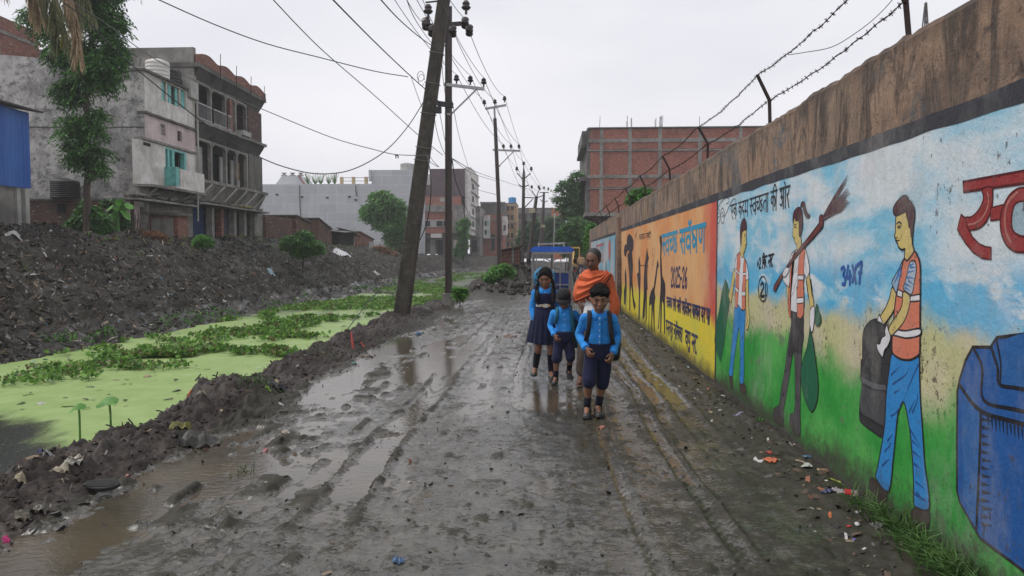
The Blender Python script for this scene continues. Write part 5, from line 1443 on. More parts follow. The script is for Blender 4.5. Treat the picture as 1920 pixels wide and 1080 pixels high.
b1 = street_block('grey parapet building with a white hanging bay and brick side', 901, 946, 380, 124, M['concrete_dark'], rows_=())
b2 = street_block('brick building with a long white balcony in the row beyond the bank', 906, 943, 402, 118, M['brick'], rows_=((921,928,440,470,'dark',None),(932,938,440,470,'dark',None)))
m = MB(); a0, a1 = pxX(907,117), pxX(918.5,117); m.box(a0,a1,116.2,117.9,pyZ(447,117),pyZ(404,117)); wb = m.build('white_bay', M['white_plaster'], b2)
for py in (415,431): winY(b2, a0+.25, a0+.55, pyZ(py+9,117), pyZ(py,117), 116.19, M['dark'])
for py in (415,431): winY(b2, a0+.7, a0+.9, pyZ(py+9,117), pyZ(py,117), 116.19, M['teal'])
m = MB(); a0, a1 = pxX(942,117), pxX(951,117); m.box(a0,a1,116.6,118.5,pyZ(441,117),pyZ(406,117)); m.build('white_bay', M['white_plaster'], b2)
winY(b2, a0+.2, a0+.6, pyZ(433,117), pyZ(422,117), 116.59, simple('purple_shutter',(.1,.05,.09),.7,.2))
M['yellow_p'] = plaster('yellow_ochre_plaster', (0.50,0.33,0.17), (0.30,0.20,0.12), .3)
M['orange_p'] = plaster('bright_orange_plaster', (0.62,0.17,0.06), (0.45,0.12,0.05), .2)
b3 = street_block('slim yellow building with dark windows and a blue tank on top', 947, 968.5, 382, 132, M['yellow_p'], rows_=[(950+8*j, 955+8*j, 386+17*i, 395+17*i, 'dark', 'yellow_p') for i in range(5) for j in range(2)])
tank('water_tank', 'bright blue water tank on top of the slim yellow building', (pxX(960,132), 133, pyZ(381,132)), 0.75, 1.2, simple('blue_plastic', (0.02,0.22,0.50), .4, .1), 4)
street_block('long dull grey building behind the leaning pole with boxes', 968, 1037, 391, 150, M['concrete_dark'], rows_=[(972+11*j, 977+11*j, 402+20*i, 411+20*i, 'dark', None) for i in range(3) for j in range(5)])
street_block('bright orange building showing between the trees', 1035, 1056, 392, 125, M['orange_p'], rows_=[(1038+9*j, 1042+9*j, 400+17*i, 409+17*i, 'concrete_light', None) for i in range(3) for j in range(2)], side=1060, sidemat=M['white_plaster'])

# ---------------- big brick-infill building behind the wall, right
YR = 62.0
rb = thing('brick_frame_building', 'big red brick building with grey concrete frame behind the boundary wall', 'building', (pxX(1240,YR), YR, 0))
xx = lambda px: onY(px, 300, YR).x
zr = lambda py: onY(1250, py, YR).z
cols = [1104.5, 1127.5, 1181, 1237, 1312, 1388, 1464, 1540]
beams = [239, 263, 281.5, 330.5, 352.5, 400]
cz = [zr(p_) for p_ in beams]
xs_c = [xx(c_) for c_ in cols]
m = MB(); m.box(xs_c[0]-.2, xs_c[-1], YR+.06, YR+14, cz[-1], cz[0]); m.build('core', M['concrete_dark'], rb)
rr = random.Random(3)
for i in range(len(cols)-1):
    for j in range(len(beams)-1):
        if i == 0 and xs_c[1]-xs_c[0] < .3: continue
        m = MB(); d = rr.uniform(-.03,.03)
        m.box(xs_c[i]+.10, xs_c[i+1]-.10, YR+d, YR+.2, cz[j+1]+.10, cz[j]-.10)
        m.build('brick_panel', M['brick'], rb)
for i, x in enumerate(xs_c[1:]):
    m = MB(); m.box(x-.15, x+.15, YR-.05, YR+.25, cz[-1]+.1, cz[0]-.02); m.build('column', M['concrete'], rb)
for j, z in enumerate(cz[:-1]):
    th = (.05, .15, .06, .14, .05)[j]
    m = MB(); m.box(xs_c[0]-.1, xs_c[-1], YR-.08-(j==0)*.05, YR+.2, z-th, z+th); m.build('beam', M['concrete'] if j else M['concrete_dark'], rb)
m = MB(); m.box(xs_c[0]-.35, xs_c[-1], YR-.25, YR+14, cz[-1]-.22, cz[-1]+.09); m.build('floor_slab', M['concrete'], rb)
m = MB(); m.box(xs_c[0]+.4, xs_c[-1], YR+1.2, YR+13.5, -.3, cz[-1]-.22); m.build('ground_floor_wall', M['brick_old'], rb)
m = MB(); m.box(xs_c[0]-.6, xs_c[0]-.2, YR+.2, YR+9, cz[1]-.3, cz[0]-.2); m.build('balcony', M['concrete_dark'], rb)
m = MB(); m.box(xs_c[0]-.7, xs_c[0]-.2, YR+.3, YR+9, cz[3]-.3, cz[3]); m.box(xs_c[0]-.7, xs_c[0]-.2, YR+.3, YR+9, cz[1]-.55, cz[1]-.3); m.build('balcony', M['concrete_dark'], rb)
for px, n_ in ((1124,1),(1175,2),(1183,2),(1228,2),(1236,3),(1240,2),(1311,1)):
    for k in range(n_):
        m = MB(); x = xx(px+k*1.5); m.tube([(x,YR+.1,cz[0]),(x+rr.uniform(-.05,.05),YR+.1,cz[0]+rr.uniform(.5,1.1))],0.022,5); m.build('rebar_stub', M['rust'], rb)
sb = thing('annex_building', 'small grey building with a blue side wall left of the brick building', 'building', (pxX(1093,72), 72, 0))
m = MB(); m.box(pxX(1088,72), pxX(1101,72), 72, 80, -.3, onY(1090,352,72).z); m.build('wall', M['concrete_dark'], sb)
m = MB(); m.box(pxX(1084,72), pxX(1088,72)-.003, 72.3, 80, onY(1090,400,72).z, onY(1090,360,72).z); m.build('blue_wall', simple('pale_blue_paint', (0.25,0.42,0.55), .7, .2), sb)
m = MB(); m.box(pxX(1091,72), pxX(1100,72), 71.5, 79, onY(1090,360,72).z, onY(1090,340,72).z); m.build('brick_top', M['brick'], sb)
m = MB(); m.box(pxX(1090,72), pxX(1099,72), 71.6, 71.99, onY(1090,374,72).z, onY(1090,370,72).z); m.build('ledge', M['concrete_light'], sb)

# ---------------- lattice mast beyond the wall
Yt = 60.0; bx = onY(1735, 40, Yt).x; zt_ = onY(1735, 5, Yt).z
tw = thing('lattice_mast', 'slender steel lattice mast tip peeking above the boundary wall', 'mast', (bx, Yt, 0))
m = MB(); legs = []
def mw(z): return 0.08 + (zt_-z)/zt_*2.6 if z > 0 else 2.7
for sx, sy in ((-1,-1),(1,-1),(1,1),(-1,1)):
    m.beam((bx+sx*mw(0)/2, Yt+sy*mw(0)/2, -.1), (bx+sx*.04, Yt+sy*.04, zt_), 0.07)
m.build('legs', M['steel_dark'], tw)
m = MB(); nseg = 16
for k in range(nseg):
    z0, z1 = zt_*k/nseg, zt_*(k+1)/nseg; a, b = mw(z0)/2*.95, mw(z1)/2*.95
    m.beam((bx-a,Yt-a,z0),(bx+b,Yt-b,z1),.04); m.beam((bx+a,Yt-a,z0),(bx-b,Yt-b,z1),.04); m.beam((bx-b,Yt-b,z1),(bx+b,Yt-b,z1),.04); m.beam((bx-b,Yt+b,z1),(bx+b,Yt+b,z1),.04)
m.build('bracing', M['steel_dark'], tw)
# ---------------- rusty tin-fenced shack on the spoil heap
ts = thing('tin_shack', 'rusty sheet and grille shack with a slanting roof beside the third pole', 'shack', (onY(955,495,39).x, 39, 0.9))
xa, xb = onY(938,480,39).x, onY(975,480,39).x
za, zb_, zba = onY(938,471,39).z, onY(975,461,39).z, onY(950,499,39).z
nn = 7
M['rust_sheet'] = simple('rust_red_sheet', (0.24,0.105,0.075), .75, .35, 6, bump=.01)
for k in range(nn):
    x0, x1 = xa+(xb-xa)*k/nn, xa+(xb-xa)*(k+1)/nn-.012
    z0, z1 = za+(zb_-za)*k/nn, za+(zb_-za)*(k+1)/nn
    m = MB(); y = 39+.012*(k%2); m.add([(x0,y,zba-.5),(x1,y,zba-.5),(x1,y,z1),(x0,y,z0),(x0,y+.02,zba-.5),(x1,y+.02,zba-.5),(x1,y+.02,z1),(x0,y+.02,z0)],[(0,1,2,3),(7,6,5,4),(0,4,5,1),(1,5,6,2),(2,6,7,3),(3,7,4,0)]); m.build('sheet', M['rust_sheet'] if k != 4 else M['concrete_light'], ts)
m = MB()
for k in range(8): m.beam((xa+(xb-xa)*k/7, 38.95, zba-.3),(xa+(xb-xa)*k/7, 38.95, za+(zb_-za)*k/7), .02)
for k in range(5): z = zba+(za-zba)*k/4; m.beam((xa,38.93,z),(xb,38.93,z+.12),.02)
m.build('grille', M['rust'], ts)
m = MB(); m.add([(xa-.15,38.7,za),(xb+.3,38.7,zb_+.02),(xb+.3,41,zb_+.02),(xa-.15,41,za),(xa-.15,38.7,za+.04),(xb+.3,38.7,zb_+.06),(xb+.3,41,zb_+.06),(xa-.15,41,za+.04)],[(3,2,1,0),(4,5,6,7),(0,1,5,4),(1,2,6,5),(2,3,7,6),(3,0,4,7)]); m.build('roof', M['steel_dark'], ts)
m = MB(); m.box(xa,xb,39.05,40.9,zba-.5,za); m.build('inner_wall', M['dark'], ts)
# ================================================================== POLES AND WIRES
def insul(m, p, s=1.0):
    m.lathe([(0.02*s,0),(0.02*s,.06*s),(0.05*s,.07*s),(0.075*s,.10*s),(0.05*s,.13*s),(0.06*s,.16*s),(0.035*s,.20*s),(0.01,.21*s)], p, 10)
INS = {}
# -- leaning concrete pole
Yp = 16.6
base = onY(752, 598, Yp); top_ = onY(833, -6, Yp-0.6)
lp = thing('leaning_pole', 'thick concrete utility pole leaning to the right over the mud bank', 'utility pole', (base.x, base.y, 0.0))
ax = (top_-base).normalized(); b0 = base - ax*0.9
t = NT('dark_wet_concrete_pole'); n1 = t.noise(3, 6, .7, t.pos((2,2,.6))); zz_ = t.xyz()[2]
c = t.mix(t.rng(n1,.35,.7), (0.070,0.060,0.050), (0.030,0.027,0.025)); c = t.mix(t.rng(t.noise(8,5,.8),.5,.7,0,.5), c, (0.16,0.145,0.12))
t.bump(t.noise(25,5,.7),1,.01); M['pole_conc'] = t.fin(c,.85)
m = MB(); m.beam(b0, top_+ax*1.2, 0.30, 0.22)
# tapering: rebuild as tapered box
m = MB(); L_ = (top_+ax*0.6-b0).length; up = Vector((0,1,0)); sx = ax.cross(up).normalized(); sy = sx.cross(ax).normalized()
vs = []; prof = [(-1,-.8),(-.85,-1),(.85,-1),(1,-.8),(1,.8),(.85,1),(-.85,1),(-1,.8)]; NS = 14
for i in range(NS+1):
    u = i/NS; w = 0.192*(1-u)+0.125*u; d = 0.13*(1-u)+0.10*u; p = b0 + ax*(L_*u)
    for a, b in prof: vs.append(p + sx*(w*a+0.004*mn.noise(p*3)) + sy*(d*b))
fs = [tuple(range(7,-1,-1)), tuple(NS*8+j for j in range(8))]
for i in range(NS):
    for j in range(8): a = i*8+j; b = i*8+(j+1)%8; fs.append((a,b,b+8,a+8))
m.add(vs, fs); m.build('shaft', M['pole_conc'], lp)
def on_lp(px, py): return onY(px, py, Yp-0.16-0.6*max(0,(598-py)/600))
m = MB()
for i, (py, h_) in enumerate(((292,.1),(268,.04),(205,.05),(150,.04),(95,.04))):
    u = (598-py)/604; p = b0.lerp(top_, (0.9+u*(top_-base).length)/((top_-b0).length)); w = .2*(1-u)+.14*u
    q = [p+sx*(w*a*1.04)+sy*(.14*b) for a, b in prof]; q.append(q[0]); m.tube(q, 0.008, 5)
m.build('wire_wraps', M['wire_grey'], lp)
m = MB(); p = on_lp(825,196); m.cbox(p+Vector((.12,0,0)), (.35,.12,.10), (0,.15,0)); m.cbox(p+Vector((-.05,0,-.12)), (.16,.12,.14)); m.build('junction_box', M['black_rubber'], lp)
m = MB(); c0 = on_lp(793,143); m.tube([c0+Vector((.08*math.cos(a_)-.05,0,.11*math.sin(a_))) for a_ in np.linspace(0,6.1,12)],.007,5); c1 = on_lp(797,150)
m.tube([c1+Vector((.07*math.cos(a_)-.08,0,.13*math.sin(a_))) for a_ in np.linspace(0,5.6,12)],.006,5); m.build('wire_coil', M['wire_grey'], lp)
m = MB(); p = onY(812,3,Yp-.5); m.tube([onY(798,4.5,Yp-.5), onY(822,2,Yp-.5)], .02, 6); m.build('short_crossbar', M['steel_dark'], lp)

# -- rail pole with two crossarms
Y2 = 21.8; p2b = onY(841, 553, Y2); p2t = onY(841, 12, Y2)
rp = thing('rail_pole', 'tall dark steel rail pole with two crossarms standing in a concrete footing', 'utility pole', (p2b.x, Y2, 0))
t = NT('rail_steel'); M['rail'] = t.fin(t.mix(t.rng(t.noise(4,5,.7,t.pos((3,3,.7))),.4,.6),(0.025,0.020,0.020),(0.06,0.036,0.030)),.55)
m = MB(); x = p2b.x
m.beam((x-.085,Y2,0.2),(p2t.x-.085,Y2,p2t.z),.035,.10); m.beam((x+.085,Y2,0.2),(p2t.x+.085,Y2,p2t.z),.035,.10); m.beam((x,Y2,0.2),(p2t.x,Y2,p2t.z),.15,.03)
m.build('shaft', M['rail'], rp)
m = MB(); m.beam((p2t.x,Y2,p2t.z-.1),(p2t.x,Y2,p2t.z+.5),.05); m.build('top_pipe', M['steel'], rp)
m = MB(); m.box(x-.17,x+.15,Y2-.16,Y2+.16,-.5,onY(841,550,Y2).z); m.build('footing', M['concrete'], rp)
a, b = onY(797,50,Y2-.1), onY(878,43,Y2+.1); m = MB(); m.beam(a,b,.07,.12); m.build('crossarm', M['steel_dark'], rp)
for i, (px, py) in enumerate(((803,40),(874,33))):
    m = MB(); insul(m, onY(px,py,Y2)+Vector((0,0,.1)), 2.0); m.build('insulator', M['porcelain'], rp)
for i, (px, py, r_) in enumerate(((799,45,.14),(811,57,.15),(849,59,.12),(872,43,.12),(880,57,.12))):
    m = MB(); p = onY(px,py,Y2-.05); m.lathe([(.03,-.2),(r_,-.14),(r_*.8,-.06),(r_*1.02,0),(r_*.8,.07),(r_,.14),(.03,.2)], p, 12, M=Euler((1.1,0.25,0)).to_matrix()); m.build('strain_insulator', M['porcelain'], rp)
a, b = onY(832,158,Y2), onY(908,167,Y2-.2); m = MB(); m.beam(a,b,.06,.09); m.build('crossarm', M['steel'], rp)
m = MB(); m.beam(onY(893,168,Y2-.15), onY(846,214,Y2),.04); m.beam(onY(834,213,Y2),onY(847,215,Y2),.05); m.build('brace', M['steel'], rp)
INS[2] = []
for px, py in ((856,157),(882,159),(907,163)):
    p = onY(px,py,Y2-.1); m = MB(); insul(m, p, 1.3); m.build('insulator', M['porcelain'], rp); INS[2].append(p+Vector((0,0,.28)))
T2 = [onY(805,30,Y2), onY(848,55,Y2), onY(881,62,Y2)]

# -- third pole
Y3 = 35.6; p3b = onY(936,500,Y3); p3t = onY(928,222,Y3)
p3 = thing('steel_pole', 'tall thin dark steel pole with two crossarms by the rusty shack', 'utility pole', (p3b.x, Y3, 0.3))
m = MB(); m.tube([p3b-Vector((0,0,1)), onY(935,380,Y3), onY(931,290,Y3), p3t], [.11,.10,.095,.085], 8); m.build('shaft', M['rail'], p3)
m = MB(); m.tube([p3t-Vector((0,0,.1)), onY(927,203,Y3)], .05, 6); m.build('top_pipe', M['steel'], p3)
a, b = onY(910,204,Y3), onY(949,197,Y3-.2); m = MB(); m.beam(a,b,.07,.10); m.build('crossarm', M['steel'], p3)
T3 = []
for px, py in ((908,199),(928,198),(946,192)):
    m = MB(); p = onY(px,py,Y3-.1); insul(m,p,1.5); m.build('insulator', M['porcelain'], p3); T3.append(p+Vector((0,0,.3)))
a, b = onY(924,281,Y3), onY(975,283,Y3-.2); m = MB(); m.beam(a,b,.07,.09); m.build('crossarm', M['steel'], p3)
m = MB(); m.beam(onY(963,284,Y3-.1), onY(936,311,Y3),.04); m.beam(onY(928,310,Y3),onY(938,312,Y3),.05); m.build('brace', M['steel'], p3)
INS[3] = []
for px in (944,958,973):
    m = MB(); p = onY(px,280,Y3-.1); insul(m,p,1.2); m.build('insulator', M['porcelain'], p3); INS[3].append(p+Vector((0,0,.25)))
# -- fourth pole with V arms
Y4 = 60.0
p4 = thing('steel_pole', 'fourth pole down the road, with V-shaped insulator arms', 'utility pole', (pxX(980,Y4), Y4, 0.3))
m = MB(); m.tube([onY(979,498,Y4), onY(981,400,Y4), onY(982,330,Y4), onY(982,312,Y4)], [.16,.14,.12,.03], 8); m.build('shaft', M['rail'], p4)
for (ax_, ay, bx_, by) in ((980,336,969,324),(982,336,995,325),(981,351,972,346),(981,351,991,347),(981,370,1003,371),(983,390,999,373)):
    m = MB(); m.beam(onY(ax_,ay,Y4),onY(bx_,by,Y4),.08); m.build('arm', M['steel_dark'], p4)
T4 = []
for px, py in ((969,322),(982,312),(996,322)):
    m = MB(); p = onY(px,py,Y4); insul(m,p,2.0); m.build('insulator', M['porcelain'], p4); T4.append(p+Vector((0,0,.4)))
INS[4] = [onY(992,367,Y4), onY(997,367,Y4), onY(1002,367,Y4)]
# -- leaning far pole with a yellow box
Y5 = 72.0
p5 = thing('leaning_far_pole', 'dark far pole leaning right with a cream meter box', 'utility pole', (pxX(990,Y5), Y5, 0.2))
m = MB(); m.tube([onY(990,498,Y5), onY(999,420,Y5), onY(1006,368,Y5)], [.22,.20,.16], 8); m.build('shaft', M['rail'], p5)
for a_ in ((1005,369,997,358),(1006,369,1010,358),(1006,371,1020,366)):
    m = MB(); m.beam(onY(a_[0],a_[1],Y5),onY(a_[2],a_[3],Y5),.09); m.build('arm', M['steel_dark'], p5)
m = MB(); p = onY(998,395,Y5-.3); m.cbox(p,(.62,.4,.42)); m.build('meter_box', simple('cream_metal', (0.42,0.38,0.26), .6, .2), p5)
m = MB(); m.lathe([(.03,-.2),(.3,-.15),(.3,.1),(.03,.2)], onY(984,417,Y5), 10, M=Euler((1.5,0,0)).to_matrix()); m.build('cable_drum', M['black_rubber'], p5)
T5 = [onY(997,355,Y5), onY(1010,355,Y5)]
for p in T5: m = MB(); insul(m,p,2); m.build('insulator', M['porcelain'], p5)
Y6 = 84.0
p6 = thing('far_crossarm_pole', 'farthest pole with a plain crossarm of three insulators and a cream box', 'utility pole', (pxX(1016,Y6), Y6, 0.2))
m = MB(); m.tube([onY(1014,470,Y6), onY(1018,410,Y6), onY(1020,360,Y6)], [.26,.2,.12], 8); m.build('shaft', M['rail'], p6)
for a_ in ((1012,361,1029,361),(1019,380,1013,374),(1020,380,1027,376)):
    m = MB(); m.beam(onY(a_[0],a_[1],Y6),onY(a_[2],a_[3],Y6),.09); m.build('arm', M['steel_dark'], p6)
m = MB(); m.cbox(onY(1018,424,Y6-.3),(.5,.3,.32)); m.build('meter_box', simple('cream_metal', (0.42,0.38,0.26), .6, .2), p6)
T6 = [onY(1012,358,Y6), onY(1020,356,Y6), onY(1028,358,Y6)]
for p in T6: m = MB(); insul(m,p,2); m.build('insulator', M['porcelain'], p6)
rd = thing('bare_rod', 'thin bare pale rod standing before the trees behind the rickshaw', 'rod', tuple(onY(1037,460,50)))
m = MB(); m.tube([onY(1037,470,50)-Vector((0,0,1.5)), onY(1040,405,50)], .03, 6); m.build('rod', M['concrete_light'], rd)

# -- wires
def wire(label, pts, r=0.012, mat='wire', name='overhead_wire', group='wires strung between the poles', smooth=6, n=5):
    q = catmull(pts, smooth) if len(pts) > 2 else pts
    m = MB(); o0 = tuple(Vector(pts[0]))
    m.tube(q, r*.75, n, caps=False)
    return tag(m.build(name, M[mat], origin=o0), label, 'wire', group)
def span(label, a, b, sag=0.25, r=0.010, **k):
    pts = []
    for i in range(13):
        u = i/12; p = Vector(a).lerp(Vector(b), u); p.z -= sag*4*u*(1-u); pts.append(p)
    return wire(label, pts, r, smooth=1, **k)
def W(label, pix, ya, yb, r=0.012, mat='wire', **k):
    n_ = len(pix)
    x0, x1 = pix[0][0], pix[-1][0]
    pts = []
    for i, (px, py) in enumerate(pix):
        u = (px-x0)/(x1-x0) if abs(x1-x0) > 1 else i/(n_-1)
        pts.append(onY(px, py, ya+(yb-ya)*u))
    return wire(label, pts, r, mat, **k)
W('pale grey cable sloping from the tree top down to the leaning pole', [(120,-12),(140,5),(200,45),(280,104),(370,153),(500,208),(620,257),(700,280),(745,290),(803,291)], 13.0, 16.1, .012, 'wire_grey')
W('black cable sagging from the tree to a low loop left of the leaning pole', [(120,5),(160,35),(200,78),(245,120),(330,190),(400,243),(480,291),(540,315),(600,326),(660,318),(720,285),(765,237),(797,186)], 12.0, 16.2, .015)
W('cable from the top of the frame with a gentle sag toward the leaning pole', [(292,-3),(400,45),(500,82),(600,108),(700,133),(765,144)], 10.0, 14.0, .012)
W('thin straight wire from the top crossing to the leaning pole foot side', [(510,-3),(600,90),(700,177),(783,252),(830,291)], 9.0, 16.3, .010)
W('thick wire dropping from the top left to the middle of the leaning pole', [(622,-3),(700,76),(765,138),(834,200)], 8.0, 16.0, .013)
W('wire branching from the thick one down to the leaning pole', [(771,144),(778,165),(787,190),(792,203)], 15.0, 16.2, .008)
W('wire entering at the top and passing behind the leaning pole', [(712,-3),(750,38),(790,72),(826,96)], 8.5, 15.8, .012)
W('first of two close wires left of the leaning pole top', [(758,-8),(780,28),(796,46)], 14.0, 21.5, .012)
W('second of two close wires, passing lower behind the pole top', [(760,-8),(775,30),(795,62),(812,85),(833,118)], 12.0, 21.5, .010)
W('wire rising from the left strain insulator out of the frame', [(804,27),(797,10),(789,-8)], 21.6, 17.0, .012)
W('wire rising from the right strain insulator out of the frame', [(876,40),(858,20),(840,-5)], 21.6, 17.0, .012)
for i in range(3):
    nm = ('left', 'middle', 'right')[i]
    span('upper line, %s conductor, rail pole to third pole' % nm, T2[i], T3[i], .35, .014)
    span('upper line, %s conductor, third pole to fourth' % nm, T3[i], T4[i], .6, .014)
    span('upper line, %s conductor, fourth pole to farthest' % nm, T4[i], T6[i], .5, .016)
    span('lower line, %s conductor, rail pole to third pole' % nm, INS[2][i], INS[3][i], .3, .012)
    span('lower line, %s conductor, third pole to fourth' % nm, INS[3][i], INS[4][i], .6, .012)
    span('lower line, %s conductor, from above the frame to the rail pole' % nm, onY(715+45*i, -40, 13.5), INS[2][i], .2, .010)
W('long service cable from the rail pole down to the fourth pole', [(846,296),(900,325),(960,345),(1000,358)], 21.7, 70, .018)
W('service cable from the rail pole sagging to the third pole', [(848,298),(880,322),(905,332),(933,340)], 21.7, 35.4, .012)
W('bundled service cable from the maroon building to the third pole', [(880,345),(895,355),(915,361),(936,366)], 60, 35.5, .02)
W('steep thin stay wire from the lower crossarm down to the far roofs', [(848,190),(862,260),(880,320),(899,388)], 21.8, 60, .014)
W('slack dark drop cable left of the rail pole, hanging from the leaning pole', [(802,292),(807,330),(808,360),(804,400),(796,430),(785,455)], 16.0, 17.2, .016, name='drop_cable')
W('long dark drop cable sweeping down beside the rail pole', [(848,300),(852,330),(858,350),(868,375),(880,405)], 21.6, 40, .022, name='drop_cable')
W('pair of thin cables between the leaning pole and the rail pole', [(822,200),(828,230),(834,262),(843,300)], 16.2, 21.6, .010, name='drop_cable')
W('second thin cable between the leaning pole and the rail pole', [(812,185),(816,230),(826,270),(842,305)], 16.2, 21.6, .010, name='drop_cable')
W('thin cable from the leaning pole over to the pale building roof', [(806,292),(812,302),(822,313),(800,300)], 16.2, 18, .008, name='drop_cable')
W('thin cable hanging straight down along the right of the leaning pole', [(828,100),(830,140),(835,180),(839,230),(842,300)], 15.9, 21.6, .010, name='drop_cable')
W('curved black stay cable running from the leaning pole down into the weeds', [(752,490),(735,515),(715,540),(690,568),(665,600),(650,620),(644,632),(647,640)], 16.4, 13.5, .013, name='stay_cable')
for i, (a_, b_) in enumerate((((700,458),(770,450)),((700,466),(768,462)))):
    W(('upper','lower')[i]+' faint green cord from the round tree to the leaning pole', [a_, ((a_[0]+b_[0])/2, a_[1]-2), b_], 50, 17, .012, name='green_cord')
m = MB(); p = onY(744,291,15.9); m.cbox(p,(.07,.03,.03)); m.cbox(p+Vector((-.02,0,-.04)),(.02,.02,.06)); m.cbox(p+Vector((.03,0,-.04)),(.02,.02,.06)); tag(m.build('cable_clamp', M['wire'], origin=tuple(p)), 'small clamp hanging on the pale grey cable', 'clamp')
# ================================================================== VEGETATION, WEED, SPOIL AND LITTER (many-leaved meshes)
def quads_obj(name, V, mats, parent=None, midx=None, origin=(0,0,0), label=None, cat=None, kind=None, group=None):
    """V: (n,4,3) float array of leaf quads -> one mesh"""
    n = len(V)
    o0 = parent['_o'] if parent is not None and '_o' in parent else origin
    co = (V.reshape(-1,3) - np.array([float(q) for q in o0])).astype(np.float32)
    me = bpy.data.meshes.new(name)
    me.vertices.add(4*n); me.vertices.foreach_set('co', co.ravel())
    me.loops.add(4*n); me.loops.foreach_set('vertex_index', np.arange(4*n, dtype=np.int32))
    me.polygons.add(n); me.polygons.foreach_set('loop_start', np.arange(0,4*n,4,dtype=np.int32)); me.polygons.foreach_set('loop_total', np.full(n,4,np.int32))
    if not isinstance(mats, (list, tuple)): mats = [mats]
    for m_ in mats: me.materials.append(m_)
    if midx is not None: me.polygons.foreach_set('material_index', np.asarray(midx, np.int32))
    me.update(calc_edges=True)
    o = bpy.data.objects.new(name, me); COL.objects.link(o)
    o['_o'] = [float(q) for q in o0]
    if parent is not None: o.parent = parent
    else: o.location = origin
    return tag(o, label, cat, group, kind)
def nrm(a): return a/np.maximum(1e-9, np.linalg.norm(a, axis=-1, keepdims=True))
def leaves(P, D, L, Wd, rs, twist=0.8):
    """diamond leaves: P base points (n,3), D directions (n,3)"""
    n = len(P); D = nrm(D)
    r = rs.normal(size=(n,3)); r[:,2] *= twist
    S = nrm(np.cross(D, nrm(np.cross(D, r) + 1e-6)))
    S = nrm(np.cross(D, np.array([0,0,1.0])) + 0.55*r - D*np.sum(0.55*r*D, -1, keepdims=True))
    L = np.reshape(L, (-1,1)) if np.ndim(L) else L; Wd = np.reshape(Wd, (-1,1)) if np.ndim(Wd) else Wd
    mid = P + D*(L*0.45)
    dr = np.zeros((n,3)); dr[:,2] = -0.12*(L[:,0] if np.ndim(L) else L)
    return np.stack([P, mid + S*Wd/2, P + D*L + dr, mid - S*Wd/2], 1)
def crown(name, blobs, nfr, flen, leaf, lw, mats, parent, seed=1, droop=0.4, k=5, shell=0.45, wts=None):
    rs = np.random.RandomState(seed)
    B = np.array(blobs, float); vol = B[:,3]*B[:,4]*B[:,5]; vol = vol**0.75
    idx = rs.choice(len(B), nfr, p=vol/vol.sum())
    u = nrm(rs.normal(size=(nfr,3))); rr_ = rs.rand(nfr,1)**shell
    b = B[idx]
    # clump towards twigs
    tw = rs.rand(len(B), 60, 3)*2-1
    P = b[:,:3] + u*rr_*b[:,3:6]*(0.86+0.28*rs.rand(nfr,1))
    D = nrm(u*np.array([1,1,0.35]) + 0.5*rs.normal(size=(nfr,3)) + np.array([0,0,-droop*0.5]))
    P = P - D*flen*0.5
    out = []
    for j in range(k):
        t_ = (j+0.5)/k
        base = P + D*flen*t_; base[:,2] -= droop*flen*t_*t_
        side = nrm(np.cross(D, np.array([0,0,1.0])))
        for sg in (-1, 1):
            dd = nrm(D*0.7 + side*sg*0.8 + rs.normal(size=(nfr,3))*0.25 + np.array([0,0,-droop*0.6]))
            out.append(leaves(base, dd, leaf*(0.7+0.6*rs.rand(nfr,1)), lw*(0.7+0.6*rs.rand(nfr,1)), rs))
    V = np.concatenate(out)
    mi = rs.choice(len(mats), len(V)//(2*k), p=wts) if isinstance(mats, (list,tuple)) else None
    if mi is not None: mi = np.tile(mi, 2*k)
    return quads_obj(name, V, mats, parent, mi)
def blob(px, py, Y, r, ry=None, dy=None, off=0.0):
    s = Y/FPX; p = onY(px, py, Y)
    rz = (ry if ry is not None else r)*s
    return (p.x, Y+off, p.z, r*s, (dy if dy is not None else r)*s, rz)
def limb_mesh(name, paths, mat, parent):
    m = MB()
    for pts, r0, r1 in paths:
        q = catmull(pts, 5); n_ = len(q)
        q = [p + Vector((mn.noise(p*2.1), mn.noise(p*2.3+Vector((5,0,0))), 0))*r0*0.5 for p in q]
        m.tube(q, [r0+(r1-r0)*i/(n_-1) for i in range(n_)], 9)
    return m.build(name, mat, parent, smooth=True)

